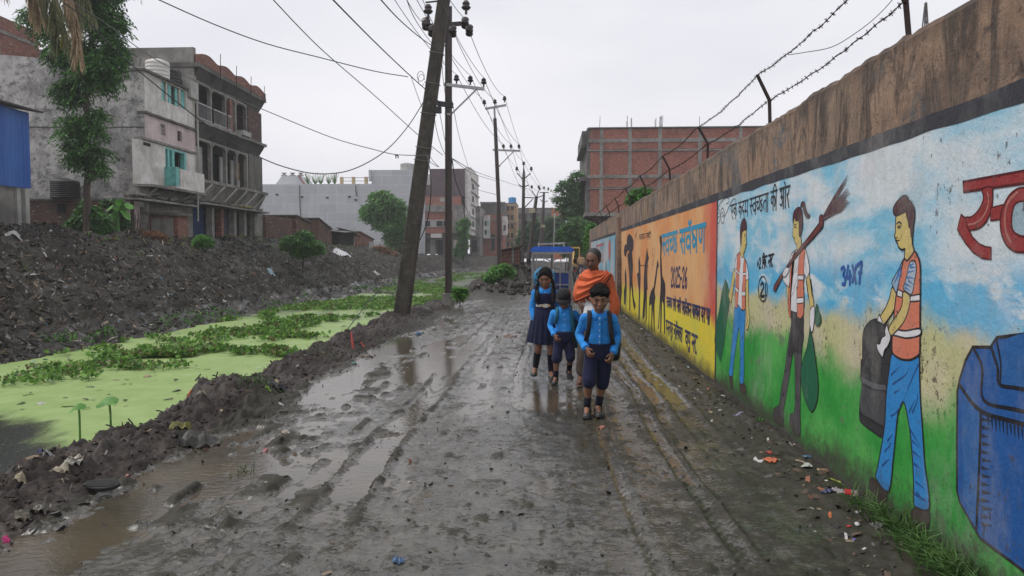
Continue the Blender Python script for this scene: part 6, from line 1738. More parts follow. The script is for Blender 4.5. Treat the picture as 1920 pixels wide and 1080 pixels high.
# tall tree against the grey wall
Yt1 = 25.0
tb = onY(162, 436, Yt1)
tr = thing('tall_tree', 'tall slim tree with layered dark foliage in front of the grey side wall', 'tree', tuple(tb))
q = lambda px, py, dy=0: onY(px, py, Yt1+dy)
limb_mesh('trunk', [([q(163,446),q(162,380),q(165,300),q(163,220),q(160,160),q(168,90),q(175,20),q(178,-60)],0.13,0.06),
  ([q(163,165),q(150,150,-.3),q(138,125,-.5)],.05,.02),([q(165,160),q(182,146,.2),q(200,120,.3)],.05,.02),([q(166,120),q(130,70,.3),q(100,50,.4)],.05,.02),([q(170,80),q(200,50,-.3),q(225,35,-.3)],.05,.02),
  ([q(163,235),q(185,225),q(200,215)],.03,.01),([q(164,270),q(140,255),q(120,245)],.03,.01),([q(165,300),q(185,295),q(205,300)],.03,.01)], M['bark'], tr)
bl = [blob(170,-50,Yt1,75,50), blob(200,40,Yt1,36,42), blob(165,20,Yt1,40,40), blob(55,30,Yt1,20,16), blob(85,50,Yt1,24,20), blob(112,95,Yt1,30,26), blob(195,118,Yt1,40,30), blob(215,90,Yt1,26,22), blob(150,95,Yt1,30,30), blob(160,140,Yt1,38,22), blob(200,150,Yt1,24,18), blob(125,165,Yt1,30,16), blob(140,182,Yt1,30,12), blob(145,225,Yt1,38,10), blob(185,212,Yt1,20,9), blob(140,250,Yt1,36,9), blob(180,245,Yt1,22,9), blob(150,272,Yt1,34,8), blob(185,280,Yt1,24,8), blob(150,295,Yt1,32,9), blob(182,308,Yt1,26,9), blob(185,322,Yt1,12,6)]
crown('crown', bl, 4000, 0.46, 0.17, 0.055, [M['leaf_dark'], M['leaf_mid']], tr, 3, 0.6, 5, 0.5, [0.45,0.55])

# coconut palm: trunk outside the frame, fronds hanging into it
Yc = 19.5; pc = onY(-45, -235, Yc)
pm = thing('coconut_palm', 'coconut palm with dry brown fronds hanging into the top left corner', 'palm tree', (pc.x, Yc, 2.2))
limb_mesh('trunk', [([Vector((pc.x-.4,Yc+.2,1.8)), Vector((pc.x-.25,Yc+.1,6)), Vector((pc.x,Yc,pc.z))],0.2,0.13)], M['bark'], pm)
rs = np.random.RandomState(4)
def frond(path, mat, lmin, lmax, n, seed, hang=1.0, sp=1.0, u0=0.15):
    rs = np.random.RandomState(seed)
    q_ = catmull(path, 10); L_ = len(q_)
    m = MB(); m.tube(q_, [0.035*(1-i/L_)+0.008 for i in range(L_)], 6); fr_ = m.build('frond', mat, pm)
    u = u0+(1-u0)*rs.rand(n); A = np.array([list(p) for p in q_]); f = u*(L_-1); i0 = np.clip(f.astype(int), 0, L_-2); fr = (f-i0)[:,None]
    P = A[i0]*(1-fr)+A[i0+1]*fr; T = nrm(A[i0+1]-A[i0])
    sg = np.where(rs.rand(n) < .5, -1, 1)[:,None]
    side = nrm(np.cross(T, np.array([0,-1.0,0.15])))*sg
    D = nrm(T*0.75 + side*0.42*sp + rs.normal(size=(n,3))*0.12 + np.array([0,0,-0.55*hang]))
    L = (lmin+(lmax-lmin)*rs.rand(n,1))*(1-0.45*np.abs(u[:,None]-0.5))
    D2 = nrm(D + np.array([0,0,-0.8*hang]))
    Wd = 0.042
    S = nrm(np.cross(D, rs.normal(size=(n,3))))*Wd/2
    a = P; b = P + D*L*0.5; c = b + D2*L*0.5
    V = np.concatenate([np.stack([a-S*.6, a+S*.6, b+S, b-S],1), np.stack([b-S, b+S, c+S*.15, c-S*.15],1)])
    quads_obj('leaflets', V, mat, fr_)
def pp(l): return [onY(x, y, Yc-.4+.15*i) for i, (x, y) in enumerate(l)]
frond(pp([(-45,-235),(30,-190),(78,-80),(100,10),(112,60)]), M['palm_green'], .6, 1.2, 620, 1, 1.0, 1.1)
frond(pp([(-45,-235),(30,-200),(105,-90),(132,0),(146,95)]), M['palm_dry'], .5, 1.0, 620, 2, 1.3, .8, .3)
frond(pp([(-45,-235),(50,-210),(120,-110),(150,-30),(172,25)]), M['palm_green'], .5, .9, 260, 3, 1.2, .7, .3)
frond(pp([(-45,-235),(20,-180),(50,-80),(66,-10),(76,20)]), M['palm_dry'], .5, .95, 480, 6, .9, 1.2, .3)
frond(pp([(-45,-235),(50,-190),(105,-100),(130,-20),(140,30)]), M['palm_green'], .5, .95, 320, 16, .9, 1.2, .3)
frond(pp([(-45,-235),(30,-180),(90,-60),(112,30),(118,62)]), M['palm_yellow'], .45, .7, 80, 7, 1.6, .35, .85)
frond(pp([(-45,-235),(-30,-170),(-8,-90),(2,-30)]), M['palm_dry'], .5, .9, 150, 8, .9, 1.0, .3)
frond(pp([(-45,-235),(-120,-190),(-200,-90)]), M['palm_green'], .5, .9, 150, 9, .9, 1.0, .3)

def tree_at(name, label, cat, px, py_base, Y, blobs, nfr, leaf, mats, seed, trunk_r=0.15, flen=None, wts=None, droop=.35, group=None, limbs=(), k=4):
    b0_ = onY(px, py_base, Y)
    r_ = thing(name, label, cat, tuple(b0_), group)
    top = blobs[0]
    paths = [([b0_-Vector((0,0,.5)), (b0_+Vector(top[:3]))/2+Vector((trunk_r*.6,0,0)), Vector(top[:3])], trunk_r, trunk_r*.4)]
    for b_ in blobs[1:5]:
        s0 = b0_.lerp(Vector(top[:3]), .55); paths.append(([s0, s0.lerp(Vector(b_[:3]), .5)+Vector((0,0,.1)), Vector(b_[:3])], trunk_r*.5, trunk_r*.15))
    limb_mesh('trunk', paths, M['bark'], r_)
    crown('crown', blobs, nfr, flen or leaf*2.2, leaf, leaf*.45, mats, r_, seed, droop, k, .5, wts)
    return r_
B = blob
tree_at('round_tree', 'dense bright green round tree standing before the pale building', 'tree', 742, 478, 73,
   [B(722,385,73,30,22),B(700,400,73,22,16),B(745,392,73,18,20),B(715,368,73,22,12),B(690,392,73,14,10),B(750,412,73,14,14),B(738,425,73,24,12),B(712,420,73,12,10),B(750,440,73,14,16),B(735,445,73,16,14),B(683,402,73,9,7)], 3600, .30, [M['leaf_mid'],M['leaf_bright']], 11, .3, .6, [.65,.35])
tree_at('bank_bush', 'round green bush growing on the spoil bank left of the shacks', 'bush', 568, 492, 34,
   [B(565,455,34,24,14),B(545,452,34,16,10),B(585,460,34,18,11),B(600,466,34,8,6),B(535,458,34,9,7),B(565,470,34,18,8),B(570,440,34,16,8)], 2600, .13, [M['leaf_dark'],M['leaf_mid']], 12, .06, .3, [.5,.5])
dr = thing('dry_brush_heap', 'heap of dry rust-brown branches on the bank beside the brick hut', 'brush heap', tuple(onY(715,482,64)))
crown('dry_leaves', [B(712,474,64,20,10),B(698,476,64,12,7),B(730,477,64,12,7),B(715,466,64,10,5)], 900, .5, .32, .14, [M['leaf_dry']], dr, 13, .3, 4, .5, [1.0])
m = MB(); rr = random.Random(2)
for k_ in range(30):
    p = onY(rr.uniform(692,738), 482, 64); m.beam(p, p+Vector((rr.uniform(-1,1),rr.uniform(-.5,.5),rr.uniform(.3,1.1))), .03)
tag(m.build('twigs', M['bark'], dr), kind='stuff')
d2 = thing('dry_brush_heap', 'small tangle of dry reddish branches by the brown door of the white house', 'brush heap', tuple(onY(290,448,26.5)))
crown('dry_leaves', [B(285,440,26.5,18,7),B(300,444,26.5,10,6)], 350, .3, .14, .03, [M['leaf_dry']], d2, 14, .2, 3, .5, [1.0])
# shrubs at the foot of the grey wall
tree_at('shrub', 'leafy shrub under the tall tree against the low brick wall', 'shrub', 178, 445, 25.5,
   [B(172,400,25.5,22,16),B(190,425,25.5,18,16),B(160,385,25.5,10,9),B(185,440,25.5,22,8),B(150,440,25.5,14,8),B(150,412,25.5,14,14)], 1500, .20, [M['leaf_dark'],M['leaf_mid']], 15, .05, .35, [.5,.5], .7)
tree_at('shrub', 'dark creeper spilling over the low brick wall before the white house', 'shrub', 215, 410, 28,
   [B(212,378,28,20,5),B(222,400,28,14,18),B(225,418,28,18,10)], 700, .14, [M['leaf_dark']], 16, .04, .25, [1.0], .5)
bn = thing('banana_plant', 'banana plant with broad drooping leaves beside the pink wall', 'plant', tuple(onY(222,440,26.8)))
limb_mesh('stem', [([onY(222,446,26.8), onY(220,415,26.8), onY(221,396,26.8)], .09, .05)], M['leaf_mid'], bn)
def bigleaf(name, p0, p1, p2, w, mat, parent, n_=10, fold=.35, side=None):
    q_ = catmull([p0,p1,p2], n_); N = len(q_); m = MB(); vs = []
    for i, p in enumerate(q_):
        u = i/(N-1); ww = w*math.sin(math.pi*min(1,(u*.94+.05)))**.6; d = (q_[min(i+1,N-1)]-q_[max(i-1,0)]).normalized(); sd = d.cross(Vector((0,0,1))).normalized() if side is None else Vector(side)
        j = 1+0.12*mn.noise(Vector((u*9,w*7,0)))
        vs += [p+sd*ww*j-Vector((0,0,ww*fold)), p, p-sd*ww*j-Vector((0,0,ww*fold))]
    m.add(vs, [f for i in range(N-1) for f in ((3*i,3*i+1,3*i+4,3*i+3),(3*i+1,3*i+2,3*i+5,3*i+4))])
    return m.build(name, mat, parent, smooth=True)
for a, b_, c_, w in (((221,398),(238,380),(245,392),.2),((221,398),(212,384),(200,395),.18),((221,400),(232,392),(242,412),.18),((221,400),(212,398),(208,415),.15),((221,398),(222,378),(230,372),.14)):
    bigleaf('leaf', onY(*a,26.8), onY(*b_,26.8), onY(*c_,26.6), w, M['leaf_bright'], bn)
# stick fence
sf = thing('stick_fence', 'rough fence of dark leaning sticks before the pink wall', 'fence', tuple(onY(265,440,26.6)))
for k_ in range(22):
    m = MB(); p = onY(242+1.7*k_, 441, 26.6); h_ = rr.uniform(.25,.9) if k_ > 6 else rr.uniform(.1,.4); m.tube([p-Vector((0,0,.3)), p+Vector((rr.uniform(-.1,.12),0,h_))], .018, 5); m.build('stick', M['bark'], sf)
sf2 = thing('stick_fence', 'row of upright brown sticks against the low brick wall by the tall tree', 'fence', tuple(onY(140,440,26)))
for k_ in range(26):
    m = MB(); p = onY(118+1.9*k_, 446, 26); m.tube([p-Vector((0,0,.3)), p+Vector((rr.uniform(-.06,.08),0,rr.uniform(.5,1.1)))], .02, 5); m.build('stick', M['bark'], sf2)
tree_at('bush', 'yellow-green bush beside the brick outhouse', 'bush', 378, 458, 29, [B(380,448,29,12,8),B(372,452,29,8,6),B(390,453,29,7,5)], 500, .13, [M['leaf_bright']], 17, .03, .25, [1.0])
tree_at('shrub', 'yellowish sprig by the corner post of the blue shed', 'shrub', 68, 436, 22.5, [B(68,427,22.5,7,6),B(60,432,22.5,5,4),B(50,428,22.5,5,7)], 200, .12, [M['leaf_bright']], 18, .02, .25, [1.0])
# right side trees beyond the wall and road end
F_ = [M['leaf_far'], M['leaf_mid']]
tree_at('road_end_tree', 'tallest feathery tree at the road end, left of the brick building', 'tree', 1080, 500, 66,
   [B(1078,375,66,18,12),B(1083,328,66,14,4),B(1062,345,66,16,4),B(1090,345,66,12,8),B(1078,400,66,22,14),B(1050,372,66,16,4),B(1072,338,66,8,4),B(1048,356,66,10,3),B(1060,388,66,18,6),B(1090,415,66,14,20),B(1076,358,66,20,5)], 1500, .30, F_, 21, .22, .9, [.55,.45], .3, 'trees closing the end of the road')
tree_at('road_end_tree', 'broad dark tree low behind the rickshaw roof', 'tree', 1075, 505, 60,
   [B(1080,430,60,26,22),B(1060,445,60,18,20),B(1095,450,60,18,24),B(1075,462,60,26,16),B(1105,430,60,14,14)], 2600, .30, [M['leaf_dark'],M['leaf_mid']], 22, .22, .7, [.6,.4], .3, 'trees closing the end of the road')
tree_at('road_end_tree', 'dark tree between the farthest pole and the orange building', 'tree', 1035, 500, 92,
   [B(1032,425,92,14,18),B(1042,440,92,14,16),B(1025,445,92,10,16),B(1048,415,92,8,10)], 1500, .40, [M['leaf_dark'],M['leaf_far']], 23, .25, .9, [.5,.5], .3, 'trees closing the end of the road')
tree_at('road_end_tree', 'dark tree around the foot of the leaning far pole', 'tree', 992, 500, 88,
   [B(990,440,88,16,18),B(1004,425,88,12,16),B(980,455,88,12,12),B(1010,450,88,12,16)], 1500, .40, [M['leaf_dark'],M['leaf_far']], 24, .25, .9, [.5,.5], .3, 'trees closing the end of the road')
tree_at('street_tree', 'small light green tree in front of the narrow grey building', 'tree', 868, 482, 92,
   [B(866,425,92,9,8),B(872,415,92,8,7),B(870,440,92,8,6),B(862,468,92,9,10),B(868,455,92,8,8)], 1100, .34, [M['leaf_mid']], 25, .12, .8, [1.0])
tree_at('street_tree', 'low dark hedge-like tree at the foot of the round tree', 'tree', 760, 482, 80, [B(752,458,80,18,12),B(768,465,80,12,9),B(735,465,80,14,9)], 900, .30, [M['leaf_dark']], 26, .12, .7, [1.0])
tree_at('wall_shrub', 'bright green shrub poking above the wall before the brick building', 'shrub', 1198, 420, 20.5,
   [B(1196,366,20.5,14,9),B(1207,360,20.5,12,8),B(1212,368,20.5,8,7),B(1186,372,20.5,7,5)], 700, .11, [M['leaf_mid'],M['leaf_bright']], 27, .04, .25, [.5,.5])
tree_at('wall_shrub', 'bright green shrub at the far end of the wall', 'shrub', 1106, 480, 36,
   [B(1108,436,36,7,16),B(1104,450,36,7,14),B(1112,424,36,5,7),B(1106,465,36,8,14)], 700, .15, [M['leaf_bright'],M['leaf_mid']], 28, .05, .3, [.5,.5])
tree_at('weed_clump', 'bright green weeds around the foot of the third pole', 'weeds', 938, 520, 31,
   [B(932,508,31,14,10),B(945,502,31,10,9),B(920,518,31,12,6),B(955,508,31,8,7)], 900, .13, [M['leaf_bright'],M['leaf_mid']], 29, .03, .3, [.6,.4])
tree_at('weed_clump', 'leafy green plant beside the concrete footing of the rail pole', 'weeds', 862, 560, 21.5,
   [B(862,549,21.5,9,7),B(856,543,21.5,5,5),B(866,543,21.5,5,5)], 120, .16, [M['leaf_bright']], 30, .02, .15, [1.0])

# ---- ground-hugging litter and spoil
def scatter(n, rs, x0, x1, y0, y1, ypow=1.0):
    y = y0+(y1-y0)*rs.rand(n)**ypow; return x0+(x1-x0)*rs.rand(n), y
LIT = [simple('dark_rag', (0.03,0.027,0.026), .8, .4, 8), simple('grey_rag', (0.085,0.08,0.075), .8, .4, 8), simple('brown_scrap', (0.085,0.055,0.038), .8, .4, 8), simple('dull_plastic', (0.40,0.39,0.37), .5, .3, 8), simple('bluish_scrap', (0.12,0.22,0.30), .5, .3, 8), simple('rusty_scrap', (0.26,0.09,0.05), .7, .3, 8), simple('tan_scrap', (0.22,0.17,0.11), .8, .3, 8)]
def scraps(name, x, y, Hf, size, mats, wts, seed, lift=.02, kind='stuff', parent=None, label=None, flat=.5, lw=0.4):
    rs = np.random.RandomState(seed); n = len(x)
    z = Hf(x, y); e = .04
    nx = -(Hf(x+e,y)-z)/e; ny = -(Hf(x,y+e)-z)/e
    N = nrm(np.stack([nx, ny, np.ones(n)], 1)); N = nrm(N + rs.normal(size=(n,3))*flat)
    a = nrm(np.cross(N, rs.normal(size=(n,3)))); b = np.cross(N, a)
    s = (size[0]+(size[1]-size[0])*rs.rand(n,1)**2.5)
    w = s*(lw*0.5+lw*rs.rand(n,1))
    P = np.stack([x, y, z+lift*rs.rand(n)], 1)
    bend = N*s*(0.35*rs.rand(n,1))
    m_ = P+bend*.6
    jit = lambda: 1+0.5*(rs.rand(n,1)-.5)
    V1 = np.stack([P-a*s*jit()-b*w, m_-b*w*jit(), m_+b*w*jit(), P-a*s+b*w*jit()], 1)
    V2 = np.stack([m_-b*w, P+a*s*jit()-b*w*.7, P+a*s+b*w*jit()-bend*.2, m_+b*w], 1)
    mi = rs.choice(len(mats), n, p=wts)
    return quads_obj(name, np.concatenate([V1,V2]), mats, parent, np.tile(mi,2), kind=kind, label=label)
rs = np.random.RandomState(31)
n = 42000; y = 13+ (105-13)*rs.rand(n)**2.0; x = -17.3 + 7.0*rs.rand(n)**1.0
scraps('bank_rubbish', x, y, H_west, (.016,.12), LIT, [.60,.17,.145,.028,.005,.007,.045], 32, .05, label='rags, plastic and rubble strewn over the canal bank', flat=.8, lw=.22)
n = 4200; y = 3.5+22*rs.rand(n)**1.6; x = -3.45 + rs.normal(size=n)*.34
ok = (x > -4.2) & (x < -2.6); x, y = x[ok], y[ok]
scraps('berm_rubbish', x, y, H_east, (.008,.055), LIT, [.74,.05,.145,.012,.004,.004,.045], 33, .012, label='shreds of rag and rubbish in the mud berm', flat=.6, lw=.2)
n = 1500; y = 2.6+20*rs.rand(n)**1.5; x = 1.93-.42*rs.rand(n)**1.6
scraps('wall_foot_litter', x, y, H_east, (.006,.035), LIT, [.40,.16,.22,.07,.01,.02,.12], 34, .008, label='crumbs of litter along the foot of the wall', flat=.4)
n = 1600; y = 2.6+22*rs.rand(n)**1.6; x = -2.9+4.8*rs.rand(n)
scraps('road_crumbs', x, y, H_east, (.006,.028), LIT, [.75,.06,.14,.01,.005,.005,.03], 35, .004, label='crumbs of mud and litter on the road', flat=.5)
n = 1500; y = 30+14*rs.rand(n); x = -3.2+3.2*rs.rand(n)
scraps('heap_rubbish', x, y, H_east, (.02,.12), LIT, [.7,.12,.12,.015,.005,.005,.035], 36, .03, label='rags and rubble on the spoil heap beyond the poles', flat=.7)

# mud clods
def clods(name, x, y, Hf, r0, r1, seed, mat, label):
    rs = np.random.RandomState(seed); m = MB(); z = Hf(x, y)
    ph = (1+5**.5)/2
    base = nrm(np.array([(-1,ph,0),(1,ph,0),(-1,-ph,0),(1,-ph,0),(0,-1,ph),(0,1,ph),(0,-1,-ph),(0,1,-ph),(ph,0,-1),(ph,0,1),(-ph,0,-1),(-ph,0,1)], float))
    fc = [(0,11,5),(0,5,1),(0,1,7),(0,7,10),(0,10,11),(1,5,9),(5,11,4),(11,10,2),(10,7,6),(7,1,8),(3,9,4),(3,4,2),(3,2,6),(3,6,8),(3,8,9),(4,9,5),(2,4,11),(6,2,10),(8,6,7),(9,8,1)]
    for i in range(len(x)):
        r = r0+(r1-r0)*rs.rand()**3
        v = base*(0.7+0.6*rs.rand(12,1))*r*np.array([1.2,1,0.75])
        m.add([(x[i]+a, y[i]+b, z[i]+c+r*.2) for a, b, c in v], fc)
    return tag(m.build(name, mat, smooth=True), label, kind='stuff')
rs = np.random.RandomState(41)
n = 2400; y = 3.4+22*rs.rand(n)**1.5; x = -3.4+rs.normal(size=n)*.36; ok = (x>-4.1)&(x<-2.4); clods('berm_clods', x[ok], y[ok], H_east, .004, .020, 42, M['mud_berm'], 'clods of black mud on the berm')
n = 500; y = 3+22*rs.rand(n)**1.3; x = -2.6+4.4*rs.rand(n)**1.2; clods('road_clods', x, y, H_east, .003, .014, 43, M['mud_berm'], 'small clods of mud lying on the road')
n = 3800; y = 13+60*rs.rand(n)**1.7; x = -17+6.5*rs.rand(n); clods('bank_clods', x, y, H_west, .015, .075, 44, M['bank'], 'lumps of dark spoil on the canal bank')
n = 600; y = 28+17*rs.rand(n); x = -3.4+3.4*rs.rand(n); clods('heap_clods', x, y, H_east, .04, .18, 45, M['bank'], 'lumps of spoil on the heap')

rs = np.random.RandomState(47)
def weeds(name, x, y, Hf, h0, h1, mats, wts, seed, label, wd=.012, per=9):
    rs = np.random.RandomState(seed); x = np.repeat(x, per)+rs.normal(size=len(x)*per)*.05; y = np.repeat(y, per)+rs.normal(size=len(y)*per)*.05; n = len(x); z = Hf(x, y)-.02
    P = np.stack([x,y,z],1); a = rs.rand(n)*6.28; D = nrm(np.stack([np.cos(a)*.6, np.sin(a)*.6, .6+rs.rand(n)],1))
    V = leaves(P, D, h0+(h1-h0)*rs.rand(n,1), wd+.02*rs.rand(n,1), rs)
    quads_obj(name, V, mats, midx=rs.choice(len(mats), n, p=wts), kind='stuff', label=label)
n = 1500; y = 14+60*rs.rand(n)**1.6; x = -16.6+1.3*rs.normal(size=n); d_ = fbm(x*.6, y*.35, 3, 48); ok = (d_ > .56) & (x < -13); x, y = x[ok], y[ok]
weeds('bank_weeds', x, y, H_west, .08, .30, [M['leaf_mid'], M['leaf_dry'], M['leaf_bright']], [.4,.4,.2], 49, 'green and dried weeds along the top of the spoil bank', .02)
n = 500; y = 13+50*rs.rand(n)**1.6; x = -10.4-.5*rs.rand(n); ok = fbm(x, y*.4, 3, 50) > .5
weeds('bank_weeds', x[ok], y[ok], H_west, .05, .18, [M['leaf_mid'], M['leaf_bright']], [.5,.5], 54, 'weeds along the water line of the far bank', .02)
# ---- water hyacinth and scum
rs = np.random.RandomState(51)
def hyacinth(cx, cy, sx, sy, n, rs):
    return cx+rs.normal(size=n)*sx, cy+rs.normal(size=n)*sy
pts = []
def wz(px, py): p = onZ(px, py, WZ); return p.x, p.y
for (px, py, sx, sy, n) in ((60,712,.5,.22,170),(130,700,.35,.25,150),(185,688,.5,.35,230),(240,672,.35,.3,150),(215,660,.6,.4,110),(270,690,.3,.15,90),(485,662,.42,.22,200),(455,664,.2,.15,60),(330,655,.3,.2,40),(380,640,.5,.3,120),(440,630,.7,.4,320),(500,622,.7,.4,380),(540,632,.5,.3,260),(470,600,.9,.6,420),(560,610,.6,.5,360),(395,628,.5,.3,160),(600,600,.7,.5,320),(350,690,.06,.05,8),(540,700,.06,.05,8),(390,742,.06,.05,6)):
    cx, cy = wz(px, py)
    for k_ in range(9 if n > 20 else 1):
        ax_, ay_ = (cx+rs.normal()*sx, cy+rs.normal()*sy) if n > 20 else (cx, cy)
        x, y = hyacinth(ax_, ay_, min(.13, sx), min(.13, sy), max(3, int(n*.75/(9 if n > 20 else 1)*(.4+1.2*rs.rand()))), rs); pts.append((x, y))
# dense growth further down
n = 24000; y = 14+70*rs.rand(n)**1.8; x = -10.3+6.3*rs.rand(n)
den = fbm(x*.5, y*.28, 3, 52); lim = 0.61 - 0.13*sst(16, 25, y) + 0.10*sst(34, 60, y) + 0.10*sst(-6.0,-9.5,x)*(1-sst(22,30,y))
ok = den > lim; pts.append((x[ok], y[ok]))
X = np.concatenate([p[0] for p in pts]); Y = np.concatenate([p[1] for p in pts])
ok = (X > -10.35) & (X < -3.85) & (H_east(X, Y) < WZ+.1) | (X <= -4.9) & (X > -10.4); X, Y = X[ok], Y[ok]
N = len(X)
V = []
for k_ in range(4):
    a = rs.rand(N)*6.283; el = .35+.9*rs.rand(N); hgt = .01+.08*rs.rand(N)
    P = np.stack([X+.05*rs.normal(size=N), Y+.05*rs.normal(size=N), WZ+hgt], 1)
    D = np.stack([np.cos(a)*np.cos(el), np.sin(a)*np.cos(el), np.sin(el)], 1)
    sc = (.5+.6*rs.rand(N,1))*np.where(Y < 13, .75, 1.0)[:,None]
    V.append(leaves(P, D, .13*sc*(.7+.6*rs.rand(N,1)), .10*sc, rs))
V = np.concatenate(V)
HY = [leafmat('hyacinth_leaf', (0.09,0.20,0.03), (0.17,0.32,0.06)), leafmat('hyacinth_leaf_dark', (0.045,0.11,0.02), (0.08,0.17,0.035)), leafmat('hyacinth_leaf_brown', (0.10,0.085,0.04), (0.15,0.13,0.05))]
quads_obj('water_hyacinth', V, HY, midx=np.tile(rs.choice(3, N, p=[.55,.33,.12]),4), kind='stuff', label='floating water hyacinth spread over the canal')
n = 900; y = 9+40*rs.rand(n)**1.5; x = -10.2+6*rs.rand(n)
scraps('canal_litter', x, y, lambda a, b: a*0+WZ+.006, (.012,.09), LIT+[M['leaf_dark']], [.12,.08,.14,.06,.03,.03,.14,.40], 53, .006, label='leaves and scraps floating on the duckweed', flat=.12)
# two taro leaves on long stalks
for (bx_, by_, tx, ty, lab, s_) in ((149,808,148,768,'small light green taro leaf on a thin stalk at the canal edge', .11),(208,806,205,757,'bigger taro leaf on a thick stalk, tilted like an umbrella', .165)):
    px_ok = tx < 170
    b_ = onY(bx_,by_,6.05); t_ = onY(tx,ty,6.05)
    r_ = thing('taro_plant', lab, 'plant', tuple(b_))
    m = MB(); m.tube(catmull([b_-Vector((0,0,.3)), b_.lerp(t_,.5)+Vector((.004,0,0)), t_],5), .009, 7); m.build('stalk', M['leaf_bright'], r_)
    bigleaf('leaf', t_+Vector((.08*s_/.2,.03,.02)), t_+Vector((-.02,0,.03)), t_+Vector((-.62*s_,-.03,-.02)), s_*.40, M['leaf_bright'], r_, 8, .10, (0.05,.55,.60) if px_ok else (-.1,.62,.50))
# grass along the wall foot and a weed
rs = np.random.RandomState(61)
def grass(name, cx, cy, sx, sy, n, h0, h1, mat, label, Hf=H_east):
    x = cx+rs.normal(size=n)*sx; y = cy+rs.normal(size=n)*sy; x = np.minimum(x, WALLX-.01); z = Hf(x, y)-.01
    P = np.stack([x,y,z],1); a = rs.rand(n)*6.28; D = nrm(np.stack([np.cos(a)*.55-.25, np.sin(a)*.55, np.ones(n)],1)); L = (h0+(h1-h0)*rs.rand(n,1))
    S = nrm(np.cross(D, rs.normal(size=(n,3))))*.0035
    D2 = nrm(D+np.stack([np.cos(a)*.9-.4,np.sin(a)*.9,-.5*np.ones(n)],1)); b_ = P+D*L*.55; c_ = b_+D2*L*.5
    quads_obj(name, np.concatenate([np.stack([P-S,P+S,b_+S*.9,b_-S*.9],1), np.stack([b_-S*.9,b_+S*.9,c_+S*.1,c_-S*.1],1)]), mat, kind='stuff', label=label)
M['grass'] = leafmat('long_grass', (0.03,0.07,0.015), (0.08,0.16,0.04))
grass('wall_grass', 1.90, 3.55, .035, .42, 900, .06, .20, M['grass'], 'long grass at the foot of the near wall')
grass('wall_grass', 1.88, 2.9, .05, .4, 500, .06, .18, M['grass'], 'grass tufts at the nearest wall foot')
p = onZ(1432,792,.05)
tree_at('wall_weed', 'small dark green weed at the wall foot under the painted woman', 'weed', 1430, 792, p.y, [B(1440,786,p.y,12,8),B(1424,791,p.y,12,5),B(1446,770,p.y,6,12)], 170, .04, [M['leaf_dark'],M['leaf_mid']], 62, .006, .06, [.6,.4])
for (px, py, sx, n_) in ((480,728,.12,200),(740,625,.2,160),(590,655,.2,160),(455,845,.04,25)):
    q_ = onZ(px,py,.15); grass('berm_grass', q_.x, q_.y, sx, sx*1.5, n_, .03, .12, M['grass'], 'scanty grass on the mud berm')
# ================================================================== PEOPLE
def skinmat(name, col):
    t = NT(name)
    c = t.mix(t.rng(t.noise(9, 4, .6), .35, .7), col, tuple(q*.72 for q in col))
    t.b.inputs['Subsurface Weight'].default_value = 0.06
    t.b.inputs['Subsurface Radius'].default_value = (.02,.008,.004)
    return t.fin(c, .5, 0, .4)
def cloth(name, col, rough=.85, var=.15, bump=.003):
    t = NT(name)
    c = t.mix(t.rng(t.noise(7, 5, .65), .35, .68), tuple(q*(1+var) for q in col), tuple(q*(1-var*1.5) for q in col))
    t.bump(t.math('ADD', t.noise(28, 5, .6), t.math('MULTIPLY', t.noise(9,3), 1.2)), 1.0, bump)
    try: t.b.inputs['Sheen Weight'].default_value = .1
    except KeyError: pass
    return t.fin(c, rough, 0, .2)
SKA = skinmat('brown_skin', (0.27,0.13,0.08)); SKB_ = skinmat('darker_brown_skin', (0.19,0.092,0.06))
HAIRM = simple('black_hair', (0.007,0.0065,0.007), .75, .3, 30, bump=.004, spec=.15)
SHIRT = cloth('sky_blue_shirt_cloth', (0.03,0.25,0.68)); NAVYC = cloth('navy_cloth', (0.011,0.013,0.042)); SOCK = cloth('navy_sock', (0.005,0.006,0.016)); SHOE = simple('muddy_black_shoe', (0.022,0.021,0.021), .45, .4, 20, bump=.002)
ORANGE = cloth('orange_shawl_cloth', (0.62,0.135,0.055), .9, .15, .004); WHITEC = cloth('white_cotton', (0.62,0.60,0.58)); EYEW = simple('eye_white', (0.42,0.40,0.38), .3, .05, 3); IRIS = simple('dark_iris', (0.012,0.008,0.007), .15, .1, 3)
LIP = simple('lip_skin', (0.17,0.065,0.055), .5, .1, 9)
BAGK = cloth('black_bag_fabric', (0.018,0.018,0.022)); BAGT = cloth('teal_bag_fabric', (0.02,0.12,0.19))

